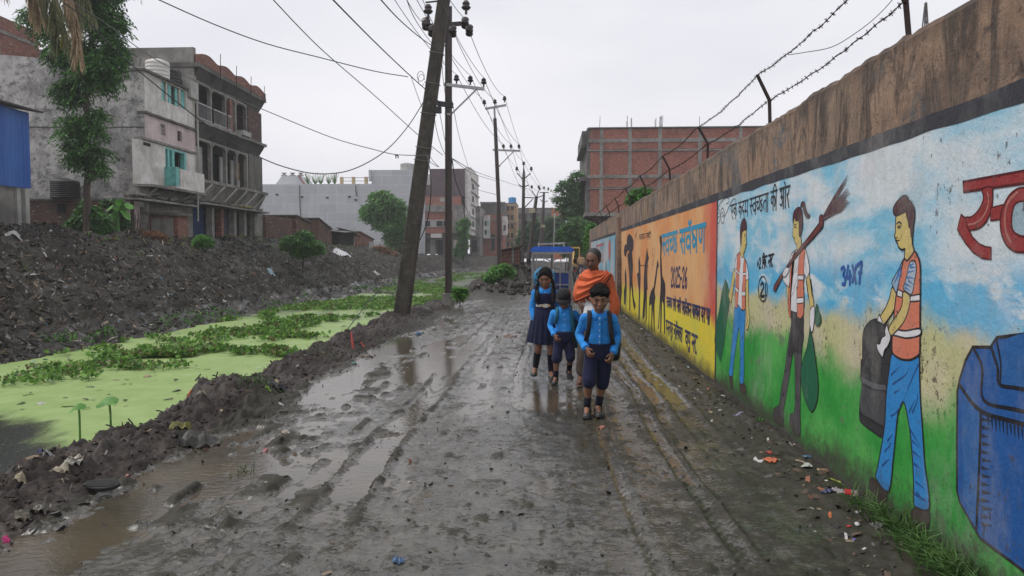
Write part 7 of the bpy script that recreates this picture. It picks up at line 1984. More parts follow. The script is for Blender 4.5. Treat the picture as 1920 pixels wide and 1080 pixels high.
def remeshed(name, mb, voxel, mat, parent, smooth=2, folds=0.0, fscale=9.0, seed=0, fdir=(1,1,1)):
    o0 = parent['_o']
    me = bpy.data.meshes.new('tmp'); me.from_pydata([(x-o0[0], y-o0[1], z-o0[2]) for x,y,z in mb.v], [], mb.f); me.update()
    ob = bpy.data.objects.new('tmp', me); COL.objects.link(ob)
    md = ob.modifiers.new('r', 'REMESH'); md.mode = 'VOXEL'; md.voxel_size = voxel; md.adaptivity = 0
    if smooth:
        sm = ob.modifiers.new('s', 'SMOOTH'); sm.iterations = smooth; sm.factor = .5
    dg = bpy.context.evaluated_depsgraph_get(); ev = ob.evaluated_get(dg)
    res = bpy.data.meshes.new_from_object(ev); bpy.data.objects.remove(ob)
    n = len(res.vertices)
    if folds:
        co = np.empty(n*3, np.float32); res.vertices.foreach_get('co', co); co = co.reshape(-1,3)
        no = np.empty(n*3, np.float32); res.vertices.foreach_get('normal', no); no = no.reshape(-1,3)
        q = co*np.array(fdir)*fscale
        f = fbm(q[:,0]+q[:,1]*.7+seed, q[:,2]+q[:,1]*.5, 3, seed+3, ridged=True)-.62
        co = co + no*(f*folds)[:,None]
        res.vertices.foreach_set('co', co.astype(np.float32).ravel())
    res.polygons.foreach_set('use_smooth', np.ones(len(res.polygons), bool))
    res.name = name; res.materials.clear(); res.materials.append(mat); res.update()
    o = bpy.data.objects.new(name, res); COL.objects.link(o); o.parent = parent; o['_o'] = list(o0)
    return o
def lo(mb, pts, rs_, n=12, sm=4):
    """smooth tapering limb"""
    P = catmull(pts, sm) if len(pts) > 2 else [Vector(p) for p in pts]
    m_ = len(pts); out = []
    N = len(P)
    for i in range(N):
        u = i/(N-1)*(m_-1); a = int(min(u, m_-2)); f = u-a; f = f*f*(3-2*f)
        ra, rb_ = rs_[a], rs_[a+1]
        if not isinstance(ra, tuple): ra = (ra, ra)
        if not isinstance(rb_, tuple): rb_ = (rb_, rb_)
        out.append((ra[0]*(1-f)+rb_[0]*f, ra[1]*(1-f)+rb_[1]*f))
    mb.tube(P, out, n)
    for e, r in ((0, out[0]), (-1, out[-1])):
        mb.ball(P[e], min(r)*0.98, 10, 6)
def stack(mb, secs, n=24):
    """horizontal elliptical sections (cx,cy,z,rx,ry) -> closed body, superelliptic"""
    vs = []
    S = [Vector((c[0],c[1],c[2])) for c in secs]
    m_ = len(secs)
    # interpolate sections
    fin = []
    for i in range(m_-1):
        for j in range(4):
            t_ = j/4; a = secs[max(i-1,0)]; b = secs[i]; c = secs[i+1]; d = secs[min(i+2,m_-1)]
            fin.append([0.5*((2*b[k])+(c[k]-a[k])*t_+(2*a[k]-5*b[k]+4*c[k]-d[k])*t_*t_+(3*b[k]-a[k]-3*c[k]+d[k])*t_**3) for k in range(5)])
    fin.append(list(secs[-1]))
    for s_ in fin:
        for j in range(n):
            a = 2*math.pi*j/n; ca, sa = math.cos(a), math.sin(a); e = .82
            vs.append((s_[0]+s_[3]*math.copysign(abs(ca)**e, ca), s_[1]+s_[4]*math.copysign(abs(sa)**e, sa), s_[2]))
    fs = [tuple(range(n-1,-1,-1)), tuple((len(fin)-1)*n+j for j in range(n))]
    for i in range(len(fin)-1):
        for j in range(n): a = i*n+j; b = i*n+(j+1)%n; fs.append((a,b,b+n,a+n))
    mb.add(vs, fs)
def hand(mb, wrist, d, palm_n, side, L, curl=.5, spread=.12):
    """palm, four unequal fingers and a thumb; d = pointing direction, palm_n = palm facing, side=+1/-1 thumb side"""
    d = Vector(d).normalized(); pn = Vector(palm_n); pn = (pn-d*pn.dot(d)).normalized(); sd = d.cross(pn).normalized()*side
    w = Vector(wrist); pl = L*.5; pw = L*.40
    for k in range(4):
        u = (k-1.5)/1.5; lo(mb, [w+sd*(u*pw*.28), w+d*pl*.55+sd*(u*pw*.38), w+d*pl+sd*(u*pw*.42)], [L*.085,L*.085,L*.075], 7, 2)
    for k, fl in enumerate((.80,.92,1.0,.88)):
        fl *= L*.46; u = (1.5-k)/1.5*-1; a = w+d*pl*.97+sd*(-u*pw*.44)
        dd = (d+sd*(-u*spread)).normalized()
        p = a; pts = [a]; ang = 0
        for j, seg in enumerate((.45,.32,.23)):
            ang += curl*(.8+.1*j); v = dd*math.cos(ang)+pn*math.sin(ang); p = p+v*(fl*seg); pts.append(p)
        lo(mb, pts, [L*.052,L*.050,L*.045,L*.038], 7, 2)
    a = w+d*pl*.25+sd*(pw*.42); b = a+(d*.6+sd*.7+pn*.25).normalized()*L*.22; c = b+(d*.85+pn*.45+sd*.05).normalized()*L*.2
    lo(mb, [w+d*pl*.15+sd*pw*.2, a, b, c], [L*.08,L*.065,L*.055,L*.042], 7, 2)
def head_mesh(mb, c, s, Rm, man=False, girl=False):
    """c = centre of head, s = head height; local face looks along -y"""
    c = Vector(c)
    def B_(p, r): mb.ball(c+Rm@(Vector(p)*s), 1, 18, 12, fn=lambda q: Rm@Vector((q.x*r[0]*s, q.y*r[1]*s, q.z*r[2]*s)))
    B_((0,.06,.10),(.335,.40,.38))            # skull
    B_((0,-.02,-.06),(.325,.335,.32))          # face block
    B_((0,-.10,-.26),(.235,.215,.185))        # jaw
    B_((0,-.20,-.385),(.10,.10,.075))         # chin
    B_((.15,-.20,-.12),(.12,.12,.10)); B_((-.15,-.20,-.12),(.12,.12,.10))   # cheeks
    B_((0,-.27,.08),(.22,.09,.07))            # brow
    lo(mb, [c+Rm@(Vector(p)*s) for p in ((0,-.31,.03),(0,-.35,-.06),(0,-.395,-.145))], [.030*s,.036*s,.048*s], 8, 3)
    B_((.045,-.355,-.155),(.035,.045,.03)); B_((-.045,-.355,-.155),(.035,.045,.03))
    B_((0,-.325,-.255),(.10,.05,.030)); B_((0,-.315,-.295),(.085,.05,.032))
    for sx in (-1,1):
        B_((sx*.345,.03,-.03),(.035,.075,.11)); B_((sx*.365,.06,.0),(.03,.05,.08))
        B_((sx*.13,-.275,.005),(.07,.05,.03))
def face_parts(r_, c, s, Rm, skin, lid=.6, man=False):
    c = Vector(c)
    T = lambda p: c+Rm@(Vector(p)*s)
    for sx in (-1,1):
        m = MB(); m.ball(T((sx*.13,-.295,.0)), 1, 12, 8, fn=lambda q: Rm@Vector((q.x*.06*s, q.y*.035*s, q.z*.026*s))); e = m.build('eye', EYEW, r_, smooth=True)
        m = MB(); m.ball(T((sx*.13,-.322,-.006)), 1, 10, 7, fn=lambda q: Rm@Vector((q.x*.028*s, q.y*.014*s, q.z*.026*s))); m.build('iris', IRIS, e, smooth=True)
        m = MB(); m.tube([T((sx*.065,-.325,.016)), T((sx*.13,-.345,.032)), T((sx*.195,-.31,.012))], [.008*s,.011*s,.006*s], 6); m.build('eyelid', skin if False else IRIS, e, smooth=True)
        m = MB(); m.tube([T((sx*.05,-.345,.085)), T((sx*.12,-.36,.112)), T((sx*.205,-.30,.092))], [.014*s,.018*s,.008*s], 6); m.build('eyebrow', HAIRM, r_, smooth=True)
    m = MB(); m.tube([T((-.095,-.335,-.272)), T((-.04,-.372,-.266)), T((0,-.378,-.272)), T((.04,-.372,-.266)), T((.095,-.335,-.272))], [.006*s,.013*s,.012*s,.013*s,.006*s], 6)
    m.tube([T((-.08,-.335,-.288)), T((0,-.375,-.302)), T((.08,-.335,-.288))], [.008*s,.02*s,.008*s], 6); m.build('lips', LIP, r_, smooth=True)
    m = MB(); m.tube([T((-.085,-.352,-.279)), T((0,-.389,-.284)), T((.085,-.352,-.279))], .005*s, 5); m.build('mouth_line', IRIS, r_, smooth=True)
def hair_cap(mb, c, s, Rm, top=.05, front=-.30, low=-.06, thick=1.0, fringe=.2):
    c = Vector(c)
    def B_(p, r): mb.ball(c+Rm@(Vector(p)*s), 1, 18, 12, fn=lambda q: Rm@Vector((q.x*r[0]*s, q.y*r[1]*s, q.z*r[2]*s)))
    B_((0,.10,.19),(.372*thick,.43*thick,.385))
    B_((0,.19,-.02),(.345,.30,.34))
def loft_shoe(mb, heel, toe, w, h, lift=0.0):
    heel = Vector(heel); toe = Vector(toe); d = (toe-heel); L_ = d.length; d.normalize(); sd = d.cross(Vector((0,0,1))).normalized(); up = sd.cross(d).normalized()
    prof = [(0,.62,.95),(.12,.78,1.1),(.35,.80,1.0),(.6,1.0,.72),(.82,1.02,.55),(1.0,.6,.34)]
    vs = []; n = 14
    for u, ww, hh in prof:
        p = heel + d*(L_*u)
        for j in range(n):
            a = 2*math.pi*j/n; z = math.sin(a); x = math.cos(a)
            vs.append(p + sd*(w*ww*x*(1 if z > -.3 else .95)) + up*(h*hh*(z if z > 0 else z*.0) + (h*.02)) + (up*(-h*.0)))
    fs = [tuple(range(n-1,-1,-1)), tuple((len(prof)-1)*n+j for j in range(n))]
    for i in range(len(prof)-1):
        for j in range(n): a = i*n+j; b = i*n+(j+1)%n; fs.append((a,b,b+n,a+n))
    mb.add(vs, fs)
    # sole
    vs = []
    for u, ww, hh in prof:
        p = heel + d*(L_*u*1.02-.003)
        vs += [p+sd*w*ww*1.06-up*h*.16, p-sd*w*ww*1.06-up*h*.16, p-sd*w*ww*1.06+up*h*.10, p+sd*w*ww*1.06+up*h*.10]
    m_ = len(prof); fs = [(3,2,1,0), tuple(4*(m_-1)+k for k in range(4))]
    for i in range(m_-1):
        for j in range(4): a = 4*i+j; b = 4*i+(j+1)%4; fs.append((a,b,b+4,a+4))
    mb.add(vs, fs)
def rotm(pitch, yaw, roll=0): return (Euler((0,0,yaw)).to_matrix() @ Euler((pitch,0,0)).to_matrix() @ Euler((0,roll,0)).to_matrix())

def make_person(label, X, Y, k, D):
    """k scales a 1.30 m child; D holds joint positions in metres relative to (X,Y,0), x to the photo's right, y away from the camera"""
    r_ = thing('person', label, 'person', (X, Y, 0.0))
    O = Vector((X, Y, 0))
    V = lambda p: O+Vector(p)
    hc = V(D['head']); hs = D['hs']; Rm = rotm(*D['look'])
    sk = D['skin']
    b = MB()
    head_mesh(b, hc, hs, Rm)
    nb = hc + Rm@Vector((0,.06*hs,-.30*hs))
    lo(b, [V(D['neck'])-Vector((0,0,.03)), V(D['neck'])+Vector((0,0,.02)), nb], [.055*k,.046*k,.046*k], 12)
    T = D['torso']   # sections
    stack(b, [(X+c[0], Y+c[1], c[2], c[3]*.88, c[4]*.88) for c in T])
    for s_ in ('L','R'):
        sh, el, wr = V(D['sh'+s_]), V(D['el'+s_]), V(D['wr'+s_])
        lo(b, [sh, sh.lerp(el,.5), el, el.lerp(wr,.45), wr], [.042*k,.036*k,.030*k,.028*k,.021*k], 10)
        hd = D['hand'+s_]; hand(b, wr, hd[0], hd[1], hd[2], .155*k if len(hd) < 5 else hd[4], hd[3])
        hp, kn, an = V(D['hip'+s_]), V(D['kn'+s_]), V(D['an'+s_])
        lo(b, [hp, hp.lerp(kn,.5), kn, kn.lerp(an,.3), kn.lerp(an,.65), an], [.070*k,.056*k,.041*k,.042*k,.033*k,.027*k], 12)
        ft = V(D['toe'+s_]); lo(b, [an, an.lerp(ft,.5)-Vector((0,0,.012)), ft], [.030*k,.028*k,.022*k], 8)
    body = remeshed('body', b, D.get('vox', .0055), sk, r_, 2)
    face_parts(r_, hc, hs, Rm, sk)
    return r_, O, V, hc, hs, Rm

def collar(r_, V, nk, k, mat, w=.07):
    for sx in (-1,1):
        m = MB(); n0 = V(nk)
        p = [n0+Vector((sx*.055*k,.035*k,.045*k)), n0+Vector((sx*.064*k,-.01*k,.035*k)), n0+Vector((sx*.045*k,-.055*k,.010*k)), n0+Vector((sx*.012*k,-.075*k,-.022*k))]
        q = [n0+Vector((sx*.09*k,.03*k,.0)), n0+Vector((sx*.10*k,-.025*k,-.012*k)), n0+Vector((sx*.085*k,-.075*k,-.035*k)), n0+Vector((sx*.040*k,-.098*k,-.062*k))]
        vs = p+q+[v-Vector((0,-.006,.004)) for v in p+q]
        m.add(vs, [(i,i+1,i+5,i+4) for i in range(3)]+[(8+i,8+i+4,8+i+5,8+i+1) for i in range(3)]+[(4,5,13,12),(5,6,14,13),(6,7,15,14),(3,11,15,7)])
        m.build('collar', mat, r_, smooth=True)

def shirt(r_, V, X, Y, D, k, mat, z0, name='shirt', sleeves=('L','R'), vox=.0065, grow=1.0, folds=.019, short=1.0):
    b = MB()
    secs = [(X+c[0], Y+c[1], c[2], c[3]*grow, c[4]*grow) for c in D['torso'] if c[2] >= z0-.001]
    stack(b, secs)
    for s_ in sleeves:
        sh, el, wr = V(D['sh'+s_]), V(D['el'+s_]), V(D['wr'+s_])
        end = el.lerp(wr, short*.93)
        lo(b, [sh+Vector((0,0,-.005)), sh.lerp(el,.5), el, el.lerp(wr,.45), end], [.056*k,.048*k,.044*k,.042*k,.034*k], 12)
        d = (wr-el).normalized(); b.tube([end-d*.018, end+d*.012], .040*k, 12)
    return remeshed(name, b, vox, mat, r_, 2, folds, 6.5, int(X*10)%7+1, (1,1,.9))

def shorts(r_, V, X, Y, D, k, mat, z0, cuffs, name='shorts', ease=1.0, vox=.007):
    b = MB()
    ts = [c for c in D['torso'] if c[2] <= z0+.001]
    stack(b, [(X+c[0], Y+c[1], c[2], c[3]*1.05, c[4]*1.07) for c in ts])
    for s_ in ('L','R'):
        hp, kn, an = V(D['hip'+s_]), V(D['kn'+s_]), V(D['an'+s_])
        f = cuffs[s_]
        end = hp.lerp(kn, min(1,f)) if f <= 1 else kn.lerp(an, f-1)
        pts = [hp+Vector((0,0,.03)), hp.lerp(kn,.45)] + ([kn] if f > 1 else []) + [end]
        rr_ = [.072*k*ease,.070*k*ease] + ([.068*k*ease] if f > 1 else []) + [.069*k*ease]
        lo(b, pts, rr_, 14)
    return remeshed(name, b, vox, mat, r_, 2, .014, 7.0, int(Y*7)%9+2, (1,1,.5))

def buttons(r_, V, x, y0, z0, z1, n, mat, dy=0.0):
    m = MB(); m.add([], [])
    for i in range(n):
        z = z0+(z1-z0)*i/(n-1)
        b = MB(); b.ball(V((x, y0+dy*i, z)), (.006,.003,.006), 8, 5); b.build('button', mat, r_, smooth=True)

def backpack(label, O, c, size, mat, straps, sm):
    r_ = thing('backpack', label, 'backpack', tuple(O+Vector(c)))
    b = MB(); cc = O+Vector(c); sx, sy, sz = size
    stack(b, [(cc.x,cc.y,cc.z-sz/2,sx*.40,sy*.40),(cc.x,cc.y,cc.z-sz*.42,sx*.5,sy*.5),(cc.x,cc.y+sy*.05,cc.z-sz*.1,sx*.52,sy*.55),(cc.x,cc.y,cc.z+sz*.25,sx*.5,sy*.5),(cc.x,cc.y,cc.z+sz*.45,sx*.38,sy*.38),(cc.x,cc.y,cc.z+sz/2,sx*.2,sy*.2)])
    remeshed('pack_body', b, .010, mat, r_, 2, .014, 6, 3)
    b = MB(); stack(b, [(cc.x,cc.y+sy*.5,cc.z-sz*.38,sx*.36,sy*.16),(cc.x,cc.y+sy*.54,cc.z-sz*.15,sx*.40,sy*.2),(cc.x,cc.y+sy*.5,cc.z+sz*.02,sx*.34,sy*.12)]); b.build('front_pocket', mat, r_, smooth=True)
    for st in straps:
        q = catmull([O+Vector(p) for p in st], 6); m = MB(); vs = []; w = .021*sm
        for i, p in enumerate(q):
            d = (q[min(i+1,len(q)-1)]-q[max(i-1,0)]).normalized(); sd = Vector((1,0,0)); sd = (sd-d*sd.dot(d)).normalized(); up = sd.cross(d).normalized()
            vs += [p+sd*w+up*.006, p-sd*w+up*.006, p-sd*w-up*.006, p+sd*w-up*.006]
        n_ = len(q); m.add(vs, [(3,2,1,0),tuple(4*(n_-1)+j for j in range(4))]+[(4*i+j,4*i+(j+1)%4,4*i+4+(j+1)%4,4*i+4+j) for i in range(n_-1) for j in range(4)])
        m.build('strap', mat if len(st) else mat, r_, smooth=True)
    return r_

# ------------------------------------------------ boy in front
X1, Y1_ = onZ(1122,780,0).x, 7.0
k1 = 1.0
D = dict(head=(.006,-.035,1.155), hs=.256, look=(.20,-.08,0), neck=(.004,.0,1.015), skin=SKA,
 torso=[(0,0.01,.56,.088,.08),(0,.01,.60,.110,.090),(0,.01,.68,.114,.090),(0,.0,.72,.110,.084),(.0,0,.80,.116,.086),(0,0,.90,.130,.090),(0,.0,.965,.136,.084),(0,.005,1.0,.120,.070),(0,.01,1.03,.055,.050)],
 shL=(-.130,.0,.965), elL=(-.190,.05,.80), wrL=(-.130,-.08,.675), shR=(.132,.0,.965), elR=(.190,.06,.79), wrR=(.135,-.055,.625),
 handL=((.45,-.5,-.75),(0.6,.35,.2),1,.95), handR=((-.35,-.35,-.85),(-.5,.4,.1),-1,.95),
 hipL=(-.07,.01,.60), knL=(-.098,-.085,.345), anL=(-.112,-.01,.085), toeL=(-.125,-.14,.04), hipR=(.065,.01,.60), knR=(.045,.02,.34), anR=(.002,.05,.085), toeR=(.0,-.08,.04))
r1, O, V, hc, hs, Rm = make_person('front boy in sky blue shirt and navy shorts, walking with head bowed', X1, Y1_, k1, D)
shirt(r1, V, X1, Y1_, D, k1, SHIRT, .70)
collar(r1, V, (.004,-.005,1.02), 1.0, SHIRT)
m = MB(); m.box(X1-.012, X1+.014, Y1_-.112, Y1_-.098, .72, .985); m.build('placket', SHIRT, r1)
buttons(r1, V, .001, -.116, .74, .97, 5, WHITEC)
shorts(r1, V, X1, Y1_, D, k1, NAVYC, .72, {'L': 1.0, 'R': 1.12})
for s_ in ('L','R'):
    a, kn = V(D['an'+s_]), V(D['kn'+s_]); m = MB(); lo(m, [a-Vector((0,0,.02)), a.lerp(kn,.36)], [.034,.039], 12); m.build('sock', SOCK, r1, smooth=True)
    t_ = V(D['toe'+s_]); m = MB(); loft_shoe(m, a+Vector((0,.045,-.062)), t_+Vector((0,-.055,-.022)), .043, .062); m.tube([a+Vector((0,.01,-.06)), a+Vector((0,.01,.0))],[.044,.040],12); m.build('shoe', SHOE, r1, smooth=True)
def hair_short(r_, hc, hs, Rm, fringe=True):
    b = MB(); hair_cap(b, hc, hs, Rm)
    T = lambda p: hc+Rm@(Vector(p)*hs)
    if fringe:
        for i in range(7):
            u = (i-3)/3; b.tube([T((u*.26,-.10,.46-.10*abs(u))), T((u*.28,-.26,.36-.06*abs(u))), T((u*.27+.02,-.34+.06*abs(u),.24))], [.08*hs,.07*hs,.03*hs], 8)
    o_ = remeshed('hair', b, .006, HAIRM, r_, 1, .010, 30, 5)
    m = MB(); rr_ = random.Random(7)
    for i in range(420):
        u = Vector((rr_.gauss(0,1), rr_.gauss(0,1), abs(rr_.gauss(0,1))+.15)).normalized()
        p = hc+Rm@Vector((u.x*.36*hs, (.12+u.y*.41)*hs, (.17+u.z*.385)*hs)); d = (Rm@(u+Vector((rr_.uniform(-.5,.5), -.55, -.1)))).normalized()
        m.tube([p-d*.004, p+d*.022], [.0022,.0005], 3, caps=False)
    tag(m.build('hair_tufts', HAIRM, o_), kind='stuff')
hair_short(r1, hc, hs, Rm)
backpack('black backpack on the front boy, its sides showing behind his arms', O, (.06,.17,.74), (.34,.17,.44), BAGK,
  [[(-.085,.09,1.0),(-.092,.02,1.035),(-.095,-.075,1.0),(-.100,-.108,.92),(-.112,-.10,.82),(-.135,-.03,.72),(-.13,.08,.66)],[(.085,.09,1.0),(.094,.02,1.035),(.100,-.075,1.0),(.104,-.108,.92),(.118,-.10,.80),(.142,-.03,.70),(.14,.08,.62)]], 1.05)

# ------------------------------------------------ small boy with the black cap
P2 = onZ(1056,716,0); X2, Y2_ = P2.x, 8.8; s_px = 8.8/FPX
k2 = .90
D = dict(head=(0,-.04,1.035), hs=.225, look=(.36,-.12,0), neck=(.015,0,.915), skin=SKA,
 torso=[(.012,.01,.49,.08,.075),(.012,.01,.53,.112,.088),(.01,.0,.60,.112,.086),(.01,0,.64,.108,.082),(.01,0,.72,.116,.085),(.01,0,.81,.128,.088),(.01,0,.87,.132,.082),(.012,.005,.90,.105,.064),(.015,.01,.93,.05,.045)],
 shL=(-.115,.0,.865), elL=(-.165,.04,.71), wrL=(-.115,-.07,.60), shR=(.140,.0,.865), elR=(.215,.03,.775), wrR=(.262,-.01,.88),
 handL=((.45,-.5,-.75),(0.6,.35,.2),1,.9), handR=((-.1,-.15,1),(-.3,.6,-.1),-1,.8),
 hipL=(-.055,.01,.53), knL=(-.085,-.07,.30), anL=(-.095,-.02,.07), toeL=(-.115,-.13,.035), hipR=(.065,.01,.53), knR=(.085,-.05,.32), anR=(.075,.11,.145), toeR=(.09,.0,.075))
r2, O, V, hc, hs, Rm = make_person('smallest boy, in a black cap, holding the hand of the adult', X2, Y2_, k2, D)
shirt(r2, V, X2, Y2_, D, k2, SHIRT, .62)
collar(r2, V, (.015,-.005,.92), .9, SHIRT)
buttons(r2, V, .01, -.105, .66, .86, 4, WHITEC)
shorts(r2, V, X2, Y2_, D, k2, NAVYC, .64, {'L': .98, 'R': 1.0}, ease=1.05)
for s_ in ('L','R'):
    a, kn = V(D['an'+s_]), V(D['kn'+s_]); m = MB(); lo(m, [a-Vector((0,0,.015)), a.lerp(kn,.34 if s_=='L' else .5)], [.032,.036], 12); m.build('sock', SOCK, r2, smooth=True)
    t_ = V(D['toe'+s_]); m = MB(); loft_shoe(m, a+Vector((0,.035,-.05)), t_+Vector((0,-.04,-.022)), .038, .055); m.tube([a+Vector((0,.01,-.05)), a+Vector((0,.01,.0))],[.038,.035],12); m.build('shoe', SHOE, r2, smooth=True)
b = MB(); hair_cap(b, hc, hs, Rm); remeshed('hair', b, .007, HAIRM, r2, 1)
b = MB(); b.ball(hc+Rm@Vector((0,.10*hs,.22*hs)), 1, 20, 12, fn=lambda q: Rm@Vector((q.x*.41*hs, q.y*.46*hs, max(q.z,-.25)*.42*hs)))
T = lambda p: hc+Rm@(Vector(p)*hs)
cap_ = b.build('cap', BAGK, r2, smooth=True)
vs = []; n_ = 12
for i in range(n_+1):
    a = math.pi*(.02+.96*i/n_); vs += [T((-math.cos(a)*.40, -.02-math.sin(a)*.34, .14)), T((-math.cos(a)*.44, -.06-math.sin(a)*.58, .06))]
N = len(vs); vs += [v-Rm@Vector((0,0,.012)) for v in vs]
m = MB(); m.add(vs, [(2*i,2*i+1,2*i+3,2*i+2) for i in range(n_)]+[(N+2*i,N+2*i+2,N+2*i+3,N+2*i+1) for i in range(n_)]+[(2*i+1,N+2*i+1,N+2*i+3,2*i+3) for i in range(n_)]); m.build('brim', BAGK, cap_, smooth=True)
backpack('teal school bag hanging low behind the smallest boy', O, (.125,.15,.63), (.26,.15,.42), BAGT,
  [[(-.068,.08,.9),(-.075,.02,.93),(-.08,-.07,.90),(-.088,-.096,.82),(-.105,-.06,.74)],[(.085,.08,.9),(.09,.02,.93),(.095,-.07,.90),(.10,-.10,.82),(.112,-.09,.70),(.13,-.02,.60)]], .95)

# ------------------------------------------------ girl in pinafore
P3 = onZ(1019,708,0); X3, Y3_ = P3.x, 9.15
k3 = 1.06
D = dict(head=(.02,-.04,1.290), hs=.25, look=(.30,-.16,0), neck=(.02,.0,1.145), skin=SKA,
 torso=[(.02,.02,.64,.10,.09),(.02,.02,.70,.135,.105),(.02,.01,.80,.132,.100),(.02,.0,.90,.112,.088),(.02,0,.96,.114,.088),(.02,0,1.05,.134,.096),(.02,0,1.10,.138,.088),(.02,.005,1.13,.112,.066),(.02,.01,1.16,.052,.046)],
 shL=(-.105,.0,1.09), elL=(-.150,.03,.91), wrL=(-.115,-.035,.745), shR=(.145,.0,1.09), elR=(.195,.06,.93), wrR=(.17,.0,.80),
 handL=((.15,-.15,-1),(.8,.3,.1),1,.35), handR=((-.1,-.1,-1),(-.8,.2,0),-1,.4),
 hipL=(-.05,.02,.68), knL=(-.065,-.04,.40), anL=(-.108,.10,.125), toeL=(-.125,.0,.05), hipR=(.085,.02,.68), knR=(.092,-.06,.38), anR=(.10,-.02,.085), toeR=(.105,-.15,.04))
r3, O, V, hc, hs, Rm = make_person('girl in navy pinafore and blue shirt with two dark braids', X3, Y3_, k3, D)
shirt(r3, V, X3, Y3_, D, k3, SHIRT, .89)
collar(r3, V, (.02,-.005,1.15), 1.0, SHIRT)
b = MB(); stack(b, [(X3+c[0], Y3_+c[1], c[2], c[3]*1.05, c[4]*1.09) for c in D['torso'] if .89 < c[2] < 1.11])
remeshed('pinafore_bodice', b, .007, NAVYC, r3, 2, .008, 9, 4)
# pleated skirt
m = MB(); n_ = 96; vs = []; lev = [(.935,.116,.094),(.90,.135,.108),(.80,.165,.135),(.68,.190,.155),(.55,.212,.170),(.455,.222,.178)]
for li, (z, rx, ry) in enumerate(lev):
    for j in range(n_):
        a = 2*math.pi*j/n_; pl = 1+.055*(li/5)*math.sin(a*17+.6*math.sin(a*3))+.02*math.sin(a*5+z*9)*(li/5)
        vs.append((X3+.02+rx*pl*math.cos(a)-.012*(li/5), Y3_+.01+ry*pl*math.sin(a), z+.012*math.sin(a*2+1)*(li/5)))
m.add(vs, [(i*n_+j, i*n_+(j+1)%n_, (i+1)*n_+(j+1)%n_, (i+1)*n_+j) for i in range(len(lev)-1) for j in range(n_)]+[tuple(range(n_))]); m.build('skirt', NAVYC, r3, smooth=True)
m = MB(); rb2 = [(X3+.02+.121*math.cos(2*math.pi*j/28), Y3_+.0+.099*math.sin(2*math.pi*j/28), 0) for j in range(28)]
vs = [(x,y,z) for z in (.925,.957) for x,y,_ in rb2]; m.add(vs, [(j,(j+1)%28,28+(j+1)%28,28+j) for j in range(28)]); bl_ = m.build('belt', WHITEC, r3, smooth=True)
m = MB(); m.box(X3+.0,X3+.055,Y3_-.112,Y3_-.098,.918,.962); m.build('buckle', simple('pale_buckle',(.55,.5,.42),.35,.1,5,metal=.4), bl_)
m = MB(); m.box(X3-.035,X3-.005,Y3_-.107,Y3_-.096,.93,.948); m.build('belt_stripe', simple('gold_stripe',(.45,.28,.04),.5,.1), bl_)
m = MB(); m.box(X3+.060,X3+.09,Y3_-.102,Y3_-.09,.93,.948); m.build('belt_stripe', simple('gold_stripe',(.45,.28,.04),.5,.1), bl_)
for s_ in ('L','R'):
    a, kn = V(D['an'+s_]), V(D['kn'+s_]); m = MB(); lo(m, [a-Vector((0,0,.02)), a.lerp(kn,.4), a.lerp(kn,.78)], [.034,.045,.046], 12); m.build('sock', SOCK, r3, smooth=True)
    t_ = V(D['toe'+s_]); m = MB(); loft_shoe(m, a+Vector((0,.045,-.065)), t_+Vector((0,-.045,-.022)), .040, .055); m.build('shoe', SHOE, r3, smooth=True)
b = MB(); hair_cap(b, hc, hs, Rm, thick=.97); T = lambda p: hc+Rm@(Vector(p)*hs)
for sx in (-1,1):
    b.tube([T((sx*.04,-.20,.40)), T((sx*.20,-.24,.26)), T((sx*.33,-.10,.08)), T((sx*.36,.05,-.12))], [.07*hs,.075*hs,.07*hs,.05*hs], 8)
hr_ = remeshed('hair', b, .006, HAIRM, r3, 1, .006, 30, 4)
for sx in (-1,1):
    m = MB(); s0 = T((sx*.34,.10,-.14)); e0 = V((.02+sx*.115,-.075,.99))
    q = [s0.lerp(e0,u)+Vector((sx*.018*math.sin(u*3.1),-.02*math.sin(u*3),0)) for u in np.linspace(0,1,15)]
    m.tube(q, [.020 if i%2 else .015 for i in range(15)], 8); m.build('braid', HAIRM, hr_, smooth=True)
backpack('black backpack strap and bag behind the girl', O, (.06,.17,1.0), (.28,.14,.38), BAGK,
  [[(.105,.08,1.13),(.11,.02,1.16),(.115,-.07,1.13),(.118,-.11,1.06),(.128,-.10,.98)],[(-.065,.08,1.13),(-.07,.02,1.16),(-.078,-.07,1.13),(-.082,-.108,1.06),(-.095,-.09,.98)]], 1.0)

# ------------------------------------------------ man in the orange shawl
X4, Y4_ = onY(1111,600,8.75).x, 8.75
k4 = 1.22
D = dict(head=(-.005,-.06,1.525), hs=.262, look=(.22,-.42,0), neck=(.02,.0,1.37), skin=SKB_, vox=.0065,
 torso=[(.03,.02,.80,.13,.11),(.03,.02,.88,.165,.125),(.03,.0,1.0,.155,.12),(.03,0,1.1,.16,.12),(.03,0,1.22,.182,.125),(.03,0,1.31,.185,.11),(.03,.005,1.36,.14,.085),(.02,.01,1.40,.06,.055)],
 shL=(-.125,.0,1.305), elL=(-.175,.02,1.07), wrL=(-.130,-.10,.955), shR=(.180,.0,1.305), elR=(.235,.03,1.03), wrR=(.225,-.04,.80),
 handL=((.15,-.25,-.9),(.7,.3,0),1,.8,.175), handR=((-.1,-.1,-1),(-.8,.2,0),-1,.4,.175),
 hipL=(-.06,.02,.86), knL=(-.095,-.06,.47), anL=(-.14,-.02,.09), toeL=(-.17,-.18,.04), hipR=(.11,.02,.86), knR=(.10,-.02,.46), anR=(.07,.10,.11), toeR=(.06,-.05,.05))
r4, O, V, hc, hs, Rm = make_person('man wrapped in an orange shawl, with grey hair and moustache', X4, Y4_, k4, D)
b = MB()   # shawl: over both shoulders, front edge slanting down to the right
